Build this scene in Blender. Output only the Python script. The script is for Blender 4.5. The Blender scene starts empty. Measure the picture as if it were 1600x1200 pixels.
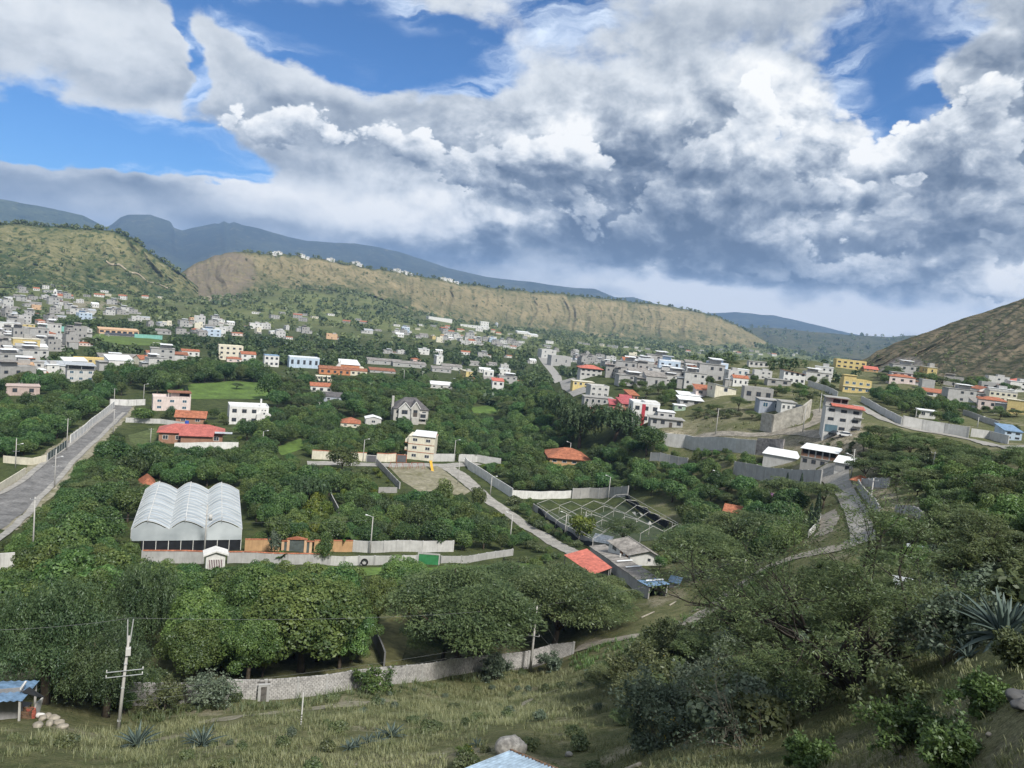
import bpy,math,random
import numpy as np
from mathutils import Matrix,Vector,geometry as mgeo
random.seed(7)
rng=np.random.default_rng(7)
SC=bpy.context.scene
COL=SC.collection
R=math.radians
# --------------------- camera
FPX,CX,CY=1200.0,800.0,600.0
PITCH,ROLL=R(5.31),R(5.8)
F_=np.array([0.0,math.cos(PITCH),-math.sin(PITCH)])
R0=np.array([1.0,0.0,0.0])
U0=np.array([0.0,math.sin(PITCH),math.cos(PITCH)])
R_=math.cos(ROLL)*R0+math.sin(ROLL)*U0
U_=-math.sin(ROLL)*R0+math.cos(ROLL)*U0
cam=bpy.data.cameras.new('camera')
cam.lens,cam.sensor_width,cam.sensor_fit=36.0*FPX/1600.0,36.0,'HORIZONTAL'
cam.clip_start,cam.clip_end=0.5,60000.0
camo=bpy.data.objects.new('camera',cam)
COL.objects.link(camo)
camo.matrix_world=Matrix(((R_[0],U_[0],-F_[0],0),(R_[1],U_[1],-F_[1],0),(R_[2],U_[2],-F_[2],0),(0,0,0,1)))
SC.camera=camo
# --------------------- sky, sun, exposure
SUN_AZ,SUN_EL=R(148),R(47)
SUN_STRENGTH=3.2
SC.view_settings.view_transform='Standard'
SC.view_settings.look='None'
SC.view_settings.exposure=0.8
SC.view_settings.gamma=1.0
SC.view_settings.use_curve_mapping=False
SC.render.engine='CYCLES'
cy=SC.cycles
cy.max_bounces,cy.diffuse_bounces,cy.glossy_bounces,cy.transmission_bounces=4,2,1,3
cy.transparent_max_bounces,cy.volume_bounces=6,0
cy.use_denoising=True
try:
 cy.denoiser='OPENIMAGEDENOISE'
 cy.denoising_input_passes='RGB_ALBEDO_NORMAL'
except Exception:
 pass
cy.sample_clamp_indirect=4.0
ld=bpy.data.lights.new('sun','SUN')
ld.energy,ld.angle,ld.color=SUN_STRENGTH,R(9.0),(1.0,0.95,0.87)
lo=bpy.data.objects.new('sun',ld)
COL.objects.link(lo)
sdir=Vector((math.sin(SUN_AZ)*math.cos(SUN_EL),math.cos(SUN_AZ)*math.cos(SUN_EL),math.sin(SUN_EL)))
lo.rotation_euler=sdir.to_track_quat('Z','Y').to_euler()
lo.location=(200,-200,400)
def ray(px,py):
 return F_+(px-CX)/FPX*R_-(py-CY)/FPX*U_
def pix_uv(px,py):
 d=ray(px,py)
 d=d/np.linalg.norm(d)
 u,v=math.atan2(d[0],d[1]),math.asin(d[2])
 return u*math.cos(ROLL)+v*math.sin(ROLL),-u*math.sin(ROLL)+v*math.cos(ROLL)
def build_world():
 w=bpy.data.worlds.new('World')
 SC.world=w
 w.use_nodes=True
 nt=w.node_tree
 nt.nodes.clear()
 N=nt.nodes.new
 L=nt.links.new
 def m(op,a,b=None,c=None,clamp=False):
  n=N('ShaderNodeMath')
  n.operation=op
  n.use_clamp=clamp
  for i,s in enumerate((a,b,c)):
   if s is None:
    continue
   if hasattr(s,'is_linked'):
    L(s,n.inputs[i])
   else:
    n.inputs[i].default_value=s
  return n.outputs[0]
 def vm(op,a,b=None,c=None,out=0):
  n=N('ShaderNodeVectorMath')
  n.operation=op
  for i,s in enumerate((a,b,c)):
   if s is None:
    continue
   if hasattr(s,'is_linked'):
    L(s,n.inputs[i])
   else:
    n.inputs[i].default_value=s
  return n.outputs[out]
 def noise(vec,scale,detail,rough,dist=0.0):
  n=N('ShaderNodeTexNoise')
  n.inputs['Scale'].default_value=scale
  n.inputs['Detail'].default_value=detail
  n.inputs['Roughness'].default_value=rough
  n.inputs['Distortion'].default_value=dist
  L(vec,n.inputs['Vector'])
  return n
 def smooth(x,a,b):
  n=N('ShaderNodeMapRange')
  n.interpolation_type='SMOOTHSTEP'
  n.inputs['From Min'].default_value=a
  n.inputs['From Max'].default_value=b
  L(x,n.inputs['Value'])
  return n.outputs['Result']
 sky=N('ShaderNodeTexSky')
 sky.sky_type='NISHITA'
 sky.sun_disc=False
 sky.sun_elevation=SUN_EL
 sky.sun_rotation=SUN_AZ
 sky.altitude=2500
 sky.air_density,sky.dust_density,sky.ozone_density=1.0,0.3,2.0
 tc=N('ShaderNodeTexCoord')
 D=vm('NORMALIZE',tc.outputs['Generated'])
 sp=N('ShaderNodeSeparateXYZ')
 L(D,sp.inputs[0])
 az=m('ARCTAN2',sp.outputs[0],sp.outputs[1])
 el=m('ARCSINE',sp.outputs[2])
 u=m('ADD',m('MULTIPLY',az,math.cos(ROLL)),m('MULTIPLY',el,math.sin(ROLL)))
 v=m('ADD',m('MULTIPLY',az,-math.sin(ROLL)),m('MULTIPLY',el,math.cos(ROLL)))
 cb=N('ShaderNodeCombineXYZ')
 L(u,cb.inputs[0])
 L(v,cb.inputs[1])
 uv=cb.outputs[0]
 flat=vm('MULTIPLY',D,(1.0,1.0,1.9))
 wn=noise(flat,4.0,4.0,0.5)
 wv=vm('SUBTRACT',wn.outputs['Color'],(0.5,0.5,0.5))
 uvw=vm('MULTIPLY_ADD',wv,(0.16,0.11,0.0),uv)
 wn2=noise(flat,17.0,6.0,0.6)
 wv2=vm('SUBTRACT',wn2.outputs['Color'],(0.5,0.5,0.5))
 uvw=vm('MULTIPLY_ADD',wv2,(0.05,0.04,0.0),uvw)
 def blobs(lst,uvw=uvw):
  acc=None
  for(px,py,rx,ry,wgt) in lst:
   cu,cv=pix_uv(px,py)
   sx,sy=FPX/rx,FPX/ry
   q=vm('MULTIPLY_ADD',uvw,(sx,sy,0),(-cu*sx,-cv*sy,0))
   d=vm('DOT_PRODUCT',q,q,out=1)
   g=m('POWER',2.71828,m('MULTIPLY',d,-1.0))
   acc=m('MULTIPLY',g,wgt) if acc is None else m('MULTIPLY_ADD',g,wgt,acc)
  return acc
 def puffs(vec,scale,detail):
  n=N('ShaderNodeTexVoronoi')
  n.feature='F1'
  n.inputs['Scale'].default_value=scale
  n.inputs['Detail'].default_value=detail
  n.inputs['Roughness'].default_value=0.55
  n.inputs['Lacunarity'].default_value=2.1
  L(vec,n.inputs['Vector'])
  return n.outputs['Distance']
 holes=blobs(SKY_HOLES)
 tone=blobs(SKY_TONES)
 rough=blobs(SKY_PUFFS)
 roughc=m('ADD',rough,0.16,clamp=True)
 cirrus_n=noise(vm('MULTIPLY',uvw,(2.2,8.0,0)),3.0,6.0,0.6,0.6)
 fl=vm('MULTIPLY_ADD',wv2,(0.018,0.018,0.018),vm('MULTIPLY',D,(1.0,1.0,1.35)))
 fl=vm('MULTIPLY_ADD',wv,(0.05,0.05,0.05),fl)
 fl2=vm('ADD',fl,(0.012,0.0,0.022))
 def body(vec):
  n=noise(vm('MULTIPLY',vec,(1.0,1.0,1.5)),4.2,7.0,0.48).outputs['Fac']
  p=puffs(vec,12.0,4.5)
  return n,p
 na,pa=body(fl)
 nb,pb=body(fl2)
 fine=noise(fl,20.0,8.0,0.62).outputs['Fac']
 a=m('SUBTRACT',na,0.5)
 b=m('SUBTRACT',fine,0.5)
 puff=m('SUBTRACT',0.42,pa)
 cov=m('ADD',m('MULTIPLY_ADD',a,1.7,0.78),m('ADD',m('MULTIPLY',b,0.55),holes))
 cov=m('MULTIPLY_ADD',m('MULTIPLY',puff,roughc),0.55,cov)
 alpha=smooth(cov,0.26,0.60)
 thin=m('MULTIPLY',smooth(cirrus_n.outputs['Fac'],0.42,0.75),smooth(cov,-0.9,0.4))
 rel=m('MULTIPLY',m('SUBTRACT',na,nb),1.5)
 rel=m('MULTIPLY_ADD',m('MULTIPLY',m('SUBTRACT',pb,pa),roughc),1.6,rel)
 lum=m('ADD',m('MULTIPLY_ADD',tone,1.45,0.62),rel)
 lum=m('ADD',lum,m('MULTIPLY',smooth(cov,1.0,0.35),0.15))
 lum=m('ADD',lum,m('MULTIPLY',b,0.20))
 lum=m('SUBTRACT',lum,m('MULTIPLY',a,0.30))
 ramp=N('ShaderNodeValToRGB')
 e=ramp.color_ramp.elements
 e[0].position,e[0].color=0.0,(0.055,0.078,0.118,1)
 e[1].position,e[1].color=1.0,(0.64,0.64,0.63,1)
 for pos,c in((0.25,(0.118,0.148,0.195)),(0.50,(0.260,0.292,0.335)),(0.75,(0.460,0.485,0.510))):
  k=e.new(pos)
  k.color=(*c,1)
 uvb=vm('MULTIPLY_ADD',wv2,(0.035,0.035,0.0),uv)
 uvb=vm('MULTIPLY_ADD',wv,(0.05,0.04,0.0),uvb)
 def cumulus(vec,dvec):
  g=blobs(SKY_CUMULUS,vec)
  p=puffs(dvec,15.0,4.0)
  q=noise(dvec,9.0,6.0,0.55).outputs['Fac']
  f=m('MULTIPLY_ADD',m('SUBTRACT',0.42,p),0.75,g)
  return m('MULTIPLY_ADD',m('SUBTRACT',q,0.5),0.9,f)
 f0=cumulus(uvb,fl)
 f1=cumulus(vm('ADD',uvb,(0.008,0.020,0.0)),vm('ADD',fl,(0.008,0.0,0.020)))
 alpha2=smooth(f0,0.0,0.15)
 lum2=m('MULTIPLY_ADD',m('SUBTRACT',f0,f1),1.5,0.50)
 lum2=m('ADD',lum2,m('MULTIPLY',smooth(f0,0.55,0.02),0.26))
 lum2=m('MULTIPLY_ADD',tone,0.75,lum2)
 lumc=N('ShaderNodeMix')
 lumc.data_type='FLOAT'
 L(alpha2,lumc.inputs[0])
 L(m('MULTIPLY_ADD',lum,0.56,0.22),lumc.inputs[2])
 L(m('MULTIPLY_ADD',lum2,0.56,0.20),lumc.inputs[3])
 L(m('ADD',lumc.outputs[0],0.0,clamp=True),ramp.inputs[0])
 alpha=m('MAXIMUM',alpha,alpha2)
 skc=vm('MULTIPLY',sky.outputs[0],(SKY_STRENGTH*0.42,SKY_STRENGTH*0.80,SKY_STRENGTH*1.15))
 mx=N('ShaderNodeMix')
 mx.data_type='RGBA'
 L(m('MULTIPLY',thin,0.8),mx.inputs[0])
 L(skc,mx.inputs[6])
 mx.inputs[7].default_value=(0.66,0.73,0.80,1)
 mx2=N('ShaderNodeMix')
 mx2.data_type='RGBA'
 L(alpha,mx2.inputs[0])
 L(mx.outputs[2],mx2.inputs[6])
 L(ramp.outputs[0],mx2.inputs[7])
 bg=N('ShaderNodeBackground')
 L(mx2.outputs[2],bg.inputs[0])
 bg.inputs[1].default_value=1.0
 out=N('ShaderNodeOutputWorld')
 L(bg.outputs[0],out.inputs[0])
SKY_STRENGTH=0.065
SKY_HOLES=[(560,40,150,62,-1.5),(690,90,95,48,-1.2),(470,0,100,28,-0.9),(50,200,130,36,-1.4),(230,222,120,36,-1.4),(340,250,70,22,-0.7),(120,232,130,14,-0.5),(285,60,22,50,-0.9),(305,125,26,26,-0.8),(1400,135,48,62,-1.5),(1390,40,70,45,-0.9),(890,35,60,32,-0.7),(1480,170,50,22,-0.5),(930,105,90,22,-0.3),(420,15,60,20,-0.3),(1120,330,260,180,0.6),(600,320,260,60,0.6),(1200,470,350,50,0.8),(130,90,140,50,0.4),(420,110,150,40,0.4),(1560,200,130,160,0.6),(620,210,230,50,0.6),(100,310,200,40,0.6),(800,400,500,40,0.8)]
SKY_TONES=[(1080,300,190,85,-0.52),(1150,380,260,50,-0.46),(1360,425,150,26,-0.44),(1540,270,100,100,-0.46),(1450,180,60,40,-0.05),(990,245,70,40,-0.18),(845,252,60,30,-0.26),(620,222,150,24,-0.24),(800,285,150,30,-0.14),(700,372,230,20,-0.36),(930,400,200,20,-0.40),(120,290,200,26,-0.30),(380,345,90,12,-0.22),(1050,35,220,30,-0.14),(330,170,60,20,-0.10),(1560,60,60,50,-0.10),(1250,290,90,45,-0.20),(210,125,80,16,-0.28),(120,85,120,12,-0.16),(540,165,120,12,-0.22),(430,105,60,14,-0.1),(60,270,120,10,0.2),(250,300,80,12,-0.14),(100,35,160,50,0.24),(190,110,90,36,0.12),(480,120,130,26,0.12),(570,315,170,34,0.50),(400,282,130,20,0.34),(300,150,70,14,0.2),(1215,150,45,55,0.48),(1195,225,35,36,0.26),(1375,210,70,46,0.52),(1330,170,40,46,0.28),(870,200,75,26,0.46),(1120,115,100,46,0.14),(850,50,70,40,0.26),(1330,335,130,20,0.30),(1060,446,180,16,0.9),(1230,478,280,22,0.8),(1420,505,150,18,0.7),(1560,430,45,24,0.40),(960,428,60,10,0.30),(820,335,90,28,0.24),(1010,130,70,36,0.06),(770,150,60,60,0.10),(650,330,80,26,0.24),(200,240,180,12,0.3)]
SKY_CUMULUS=[(875,240,75,46,0.9),(1195,170,48,62,0.9),(1140,250,120,70,0.8),(1070,330,170,70,0.7),(1200,380,190,48,0.7),(1350,425,130,26,0.8),(1392,235,62,40,0.8),(1545,230,85,110,0.9),(1500,330,80,50,0.6),(600,212,140,30,0.75),(400,182,110,30,0.75),(745,255,90,38,0.7),(1570,445,50,24,0.8)]
SKY_PUFFS=[(1180,230,200,130,0.8),(1380,220,120,80,0.7),(870,240,100,70,0.8),(700,230,130,60,0.35),(1120,340,200,110,0.4),(800,340,140,70,0.5),(380,190,130,50,0.25),(1500,420,120,60,0.6),(1560,150,100,120,0.4),(700,380,200,30,0.4)]
build_world()
# --------------------- materials
MATS={}
def mat(name,col,rough=0.85,var=0.18,scale=0.8,col2=None,bump=0.0,streak=0.0,metal=0.0,spec=0.25,objvar=0.0,wave=None,scale2=None):
 if name in MATS:
  return MATS[name]
 m_=bpy.data.materials.new(name)
 m_.use_nodes=True
 nt=m_.node_tree
 b=nt.nodes['Principled BSDF']
 b.inputs['Roughness'].default_value=rough
 b.inputs['Metallic'].default_value=metal
 b.inputs['Specular IOR Level'].default_value=spec
 N,L=nt.nodes.new,nt.links.new
 tc=N('ShaderNodeTexCoord')
 n=N('ShaderNodeTexNoise')
 n.inputs['Scale'].default_value=scale
 n.inputs['Detail'].default_value=6
 n.inputs['Roughness'].default_value=0.65
 L(tc.outputs['Object'],n.inputs['Vector'])
 c2=col2 if col2 else tuple(min(1,max(0,c*(1-2.2*var))) for c in col)
 c1=col if col2 else tuple(min(1,c*(1+0.6*var)) for c in col)
 mr=N('ShaderNodeMapRange')
 mr.inputs['From Min'].default_value,mr.inputs['From Max'].default_value=0.32,0.68
 L(n.outputs['Fac'],mr.inputs['Value'])
 mx=N('ShaderNodeMix')
 mx.data_type='RGBA'
 L(mr.outputs['Result'],mx.inputs[0])
 mx.inputs[6].default_value=(*c2,1)
 mx.inputs[7].default_value=(*c1,1)
 out=mx.outputs[2]
 if scale2:
  n3=N('ShaderNodeTexNoise')
  n3.inputs['Scale'].default_value=scale2
  n3.inputs['Detail'].default_value=5
  L(tc.outputs['Object'],n3.inputs['Vector'])
  mq=N('ShaderNodeMix')
  mq.data_type='RGBA'
  mq.blend_type='MULTIPLY'
  mq.inputs[0].default_value=0.8
  r3=N('ShaderNodeMapRange')
  r3.inputs['From Min'].default_value,r3.inputs['From Max'].default_value=0.3,0.7
  r3.inputs['To Min'].default_value,r3.inputs['To Max'].default_value=0.55,1.15
  L(n3.outputs['Fac'],r3.inputs['Value'])
  L(out,mq.inputs[6])
  L(r3.outputs['Result'],mq.inputs[7])
  out=mq.outputs[2]
 if streak>0:
  mp=N('ShaderNodeMapping')
  mp.inputs['Scale'].default_value=(2.2,2.2,0.22)
  L(tc.outputs['Object'],mp.inputs['Vector'])
  n2=N('ShaderNodeTexNoise')
  n2.inputs['Scale'].default_value=1.0
  n2.inputs['Detail'].default_value=6
  n2.inputs['Roughness'].default_value=0.7
  L(mp.outputs[0],n2.inputs['Vector'])
  m2=N('ShaderNodeMapRange')
  m2.inputs['From Min'].default_value,m2.inputs['From Max'].default_value=0.45,0.75
  L(n2.outputs['Fac'],m2.inputs['Value'])
  ml=N('ShaderNodeMath')
  ml.operation='MULTIPLY'
  ml.inputs[1].default_value=streak
  L(m2.outputs['Result'],ml.inputs[0])
  m3=N('ShaderNodeMix')
  m3.data_type='RGBA'
  L(ml.outputs[0],m3.inputs[0])
  L(out,m3.inputs[6])
  m3.inputs[7].default_value=(col[0]*0.45,col[1]*0.43,col[2]*0.40,1)
  out=m3.outputs[2]
 if objvar>0:
  oi=N('ShaderNodeObjectInfo')
  hs=N('ShaderNodeHueSaturation')
  mv=N('ShaderNodeMapRange')
  mv.inputs['To Min'].default_value,mv.inputs['To Max'].default_value=1-objvar,1+objvar
  L(oi.outputs['Random'],mv.inputs['Value'])
  L(mv.outputs['Result'],hs.inputs['Value'])
  L(out,hs.inputs['Color'])
  out=hs.outputs[0]
 L(out,b.inputs['Base Color'])
 if bump>0:
  bp=N('ShaderNodeBump')
  bp.inputs['Strength'].default_value=bump
  bp.inputs['Distance'].default_value=0.05
  n4=N('ShaderNodeTexNoise')
  n4.inputs['Scale'].default_value=scale*6
  n4.inputs['Detail'].default_value=5
  L(tc.outputs['Object'],n4.inputs['Vector'])
  L(n4.outputs['Fac'],bp.inputs['Height'])
  L(bp.outputs[0],b.inputs['Normal'])
 MATS[name]=m_
 return m_
def leaf_mat(name,dark,light,trans=0.3,hue=0.03,val=0.25,clump=0.5):
 if name in MATS:
  return MATS[name]
 m_=bpy.data.materials.new(name)
 m_.use_nodes=True
 nt=m_.node_tree
 nt.nodes.clear()
 N,L=nt.nodes.new,nt.links.new
 at=N('ShaderNodeAttribute')
 at.attribute_name='tone'
 tc=N('ShaderNodeTexCoord')
 ns=N('ShaderNodeTexNoise')
 ns.inputs['Scale'].default_value=clump
 ns.inputs['Detail'].default_value=3
 L(tc.outputs['Object'],ns.inputs['Vector'])
 ad=N('ShaderNodeMath')
 ad.operation='MULTIPLY_ADD'
 L(ns.outputs['Fac'],ad.inputs[0])
 ad.inputs[1].default_value=1.3
 ad.inputs[2].default_value=-0.65
 a2=N('ShaderNodeMath')
 a2.operation='ADD'
 a2.use_clamp=True
 L(ad.outputs[0],a2.inputs[0])
 L(at.outputs['Fac'],a2.inputs[1])
 mx=N('ShaderNodeMix')
 mx.data_type='RGBA'
 L(a2.outputs[0],mx.inputs[0])
 mx.inputs[6].default_value=(*dark,1)
 mx.inputs[7].default_value=(*light,1)
 oi=N('ShaderNodeObjectInfo')
 hs=N('ShaderNodeHueSaturation')
 mh=N('ShaderNodeMapRange')
 mh.inputs['To Min'].default_value,mh.inputs['To Max'].default_value=0.5-hue,0.5+hue
 L(oi.outputs['Random'],mh.inputs['Value'])
 fr=N('ShaderNodeMath')
 fr.operation='FRACT'
 f0=N('ShaderNodeMath')
 f0.operation='MULTIPLY'
 f0.inputs[1].default_value=7.31
 L(oi.outputs['Random'],f0.inputs[0])
 L(f0.outputs[0],fr.inputs[0])
 mv=N('ShaderNodeMapRange')
 mv.inputs['To Min'].default_value,mv.inputs['To Max'].default_value=1-val,1+val
 L(fr.outputs[0],mv.inputs['Value'])
 L(mh.outputs[0],hs.inputs['Hue'])
 L(mv.outputs[0],hs.inputs['Value'])
 L(mx.outputs[2],hs.inputs['Color'])
 d=N('ShaderNodeBsdfDiffuse')
 t=N('ShaderNodeBsdfTranslucent')
 L(hs.outputs[0],d.inputs['Color'])
 L(hs.outputs[0],t.inputs['Color'])
 ms=N('ShaderNodeMixShader')
 ms.inputs[0].default_value=trans
 L(d.outputs[0],ms.inputs[1])
 L(t.outputs[0],ms.inputs[2])
 g=N('ShaderNodeBsdfGlossy')
 g.inputs['Roughness'].default_value=0.5
 g.inputs['Color'].default_value=(0.7,0.75,0.8,1)
 m2=N('ShaderNodeMixShader')
 m2.inputs[0].default_value=0.035
 L(ms.outputs[0],m2.inputs[1])
 L(g.outputs[0],m2.inputs[2])
 o=N('ShaderNodeOutputMaterial')
 L(m2.outputs[0],o.inputs['Surface'])
 MATS[name]=m_
 return m_
# --------------------- mesh helpers
def mesh_np(name,V,Fq,mats,tone=None,fmat=None,smooth=False,attrs=None):
 """V (n,3), Fq list of index arrays (k,3) or (k,4)."""
 me=bpy.data.meshes.new(name)
 V=np.asarray(V,dtype=np.float32)
 if not isinstance(Fq,(list,tuple)):
  Fq=[Fq]
 me.vertices.add(len(V))
 me.vertices.foreach_set('co',V.ravel())
 loops=np.concatenate([np.asarray(f,dtype=np.int32).ravel() for f in Fq])
 sizes=np.concatenate([np.full(len(f),f.shape[1],dtype=np.int32) for f in Fq])
 starts=np.concatenate(([0],np.cumsum(sizes)[:-1])).astype(np.int32)
 me.loops.add(len(loops))
 me.loops.foreach_set('vertex_index',loops)
 me.polygons.add(len(sizes))
 me.polygons.foreach_set('loop_start',starts)
 me.polygons.foreach_set('loop_total',sizes)
 if fmat is not None:
  me.polygons.foreach_set('material_index',np.asarray(fmat,dtype=np.int32))
 me.polygons.foreach_set('use_smooth',np.full(len(sizes),bool(smooth)))
 for mm in(mats if isinstance(mats,(list,tuple)) else[mats]):
  me.materials.append(mm)
 if tone is not None:
  at=me.attributes.new('tone','FLOAT','FACE')
  at.data.foreach_set('value',np.asarray(tone,dtype=np.float32))
 for k,arr in(attrs or{}).items():
  at=me.attributes.new(k,'FLOAT','POINT')
  at.data.foreach_set('value',np.asarray(arr,dtype=np.float32))
 me.update(calc_edges=True)
 me.validate(verbose=False) if False else None
 return me
class MB:
 def __init__(s):
  s.v,s.f,s.m=[],[],[]
 def add(s,vs,fs,mi=0):
  o=len(s.v)
  s.v+=[tuple(map(float,p)) for p in vs]
  s.f+=[tuple(i+o for i in f) for f in fs]
  s.m+=[mi]*len(fs)
  return s
 def box(s,x0,x1,y0,y1,z0,z1,mi=0):
  return s.add([(x0,y0,z0),(x1,y0,z0),(x1,y1,z0),(x0,y1,z0),(x0,y0,z1),(x1,y0,z1),(x1,y1,z1),(x0,y1,z1)],[(0,3,2,1),(4,5,6,7),(0,1,5,4),(1,2,6,5),(2,3,7,6),(3,0,4,7)],mi)
 def hexa(s,bot,top,mi=0):
  return s.add(list(bot)+list(top),[(3,2,1,0),(4,5,6,7),(0,1,5,4),(1,2,6,5),(2,3,7,6),(3,0,4,7)],mi)
 def bar(s,a,b,w,h=None,mi=0):
  """square bar between two points"""
  a,b=Vector(a),Vector(b)
  h=h or w
  d=(b-a).normalized()
  up=Vector((0,0,1)) if abs(d.z)<0.95 else Vector((1,0,0))
  x=d.cross(up).normalized()*w*0.5
  y=x.cross(d).normalized()*h*0.5
  return s.hexa([a-x-y,a+x-y,a+x+y,a-x+y],[b-x-y,b+x-y,b+x+y,b-x+y],mi)
 def tube(s,pts,rad,n=6,mi=0,cap=True):
  pts=[Vector(p) for p in pts]
  rs=rad if isinstance(rad,(list,tuple)) else[rad]*len(pts)
  o=len(s.v)
  prev=None
  for i,p in enumerate(pts):
   d=(pts[min(i+1,len(pts)-1)]-pts[max(i-1,0)]).normalized()
   if prev is None:
    up=Vector((0,0,1)) if abs(d.z)<0.9 else Vector((1,0,0))
    x=d.cross(up).normalized()
   else:
    x=(prev-d*prev.dot(d)).normalized()
   prev=x
   y=d.cross(x)
   for k in range(n):
    a=2*math.pi*k/n
    s.v.append(tuple(p+(x*math.cos(a)+y*math.sin(a))*rs[i]))
  for i in range(len(pts)-1):
   for k in range(n):
    k2=(k+1)%n
    s.f.append((o+i*n+k,o+i*n+k2,o+(i+1)*n+k2,o+(i+1)*n+k))
    s.m.append(mi)
  if cap:
   s.f.append(tuple(o+k for k in range(n))[::-1])
   s.f.append(tuple(o+(len(pts)-1)*n+k for k in range(n)))
   s.m+=[mi,mi]
  return s
 def slab(s,poly,z0,z1,mi=0):
  """vertical prism of a convex polygon [(x,y)]; z0,z1 numbers or lists"""
  n=len(poly)
  a=z0 if isinstance(z0,(list,tuple)) else[z0]*n
  b=z1 if isinstance(z1,(list,tuple)) else[z1]*n
  vs=[(p[0],p[1],a[i]) for i,p in enumerate(poly)]+[(p[0],p[1],b[i]) for i,p in enumerate(poly)]
  fs=[tuple(range(n))[::-1],tuple(range(n,2*n))]+[(i,(i+1)%n,n+(i+1)%n,n+i) for i in range(n)]
  return s.add(vs,fs,mi)
 def mesh(s,name,mats,smooth=False):
  me=bpy.data.meshes.new(name)
  me.from_pydata(s.v,[],s.f)
  for mm in(mats if isinstance(mats,(list,tuple)) else[mats]):
   me.materials.append(mm)
  me.polygons.foreach_set('material_index',s.m)
  if smooth:
   me.polygons.foreach_set('use_smooth',[True]*len(s.f))
  me.update()
  return me
def tag(o,label=None,cat=None,group=None,kind=None):
 if label:
  o['label']=label
 if cat:
  o['category']=cat
 if group:
  o['group']=group
 if kind:
  o['kind']=kind
 return o
def obj(name,me,parent=None,loc=None,rot=None,scale=None):
 o=bpy.data.objects.new(name,me)
 COL.objects.link(o)
 if parent is not None:
  o.parent=parent
 if loc is not None:
  o.location=loc
 if rot is not None:
  o.rotation_euler=rot
 if scale is not None:
  o.scale=scale
 return o
def part(name,mb,mats,parent,smooth=False,label=None):
 o=obj(name,mb.mesh(name,mats,smooth),parent)
 if label:
  o['label']=label
 return o
def empty(name,loc,rz=0.0,label=None,cat=None,group=None):
 o=bpy.data.objects.new(name,None)
 o.empty_display_size=0.5
 COL.objects.link(o)
 o.location=loc
 o.rotation_euler=(0,0,rz)
 return tag(o,label,cat,group)
def _hash(ix,iy,seed):
 h=(ix.astype(np.int64)*374761393+iy.astype(np.int64)*668265263+seed*974711)&0x7fffffff
 h=((h^(h>>13))*1274126177)&0x7fffffff
 h=h^(h>>16)
 return(h&0xffff)/65535.0
def vnoise(x,y,seed=0):
 ix,iy=np.floor(x),np.floor(y)
 fx,fy=x-ix,y-iy
 fx,fy=fx*fx*(3-2*fx),fy*fy*(3-2*fy)
 ix,iy=ix.astype(np.int64),iy.astype(np.int64)
 a,b=_hash(ix,iy,seed),_hash(ix+1,iy,seed)
 c,d=_hash(ix,iy+1,seed),_hash(ix+1,iy+1,seed)
 return(a*(1-fx)+b*fx)*(1-fy)+(c*(1-fx)+d*fx)*fy
def fbm(x,y,seed=0,octv=5,gain=0.5):
 s,amp,tot=0,1.0,0
 for k in range(octv):
  s=s+amp*(vnoise(x,y,seed+k*17)-0.5)
  tot+=amp
  amp*=gain
  x,y=x*2.03+3.1,y*2.03+1.7
 return s/tot*2
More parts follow.
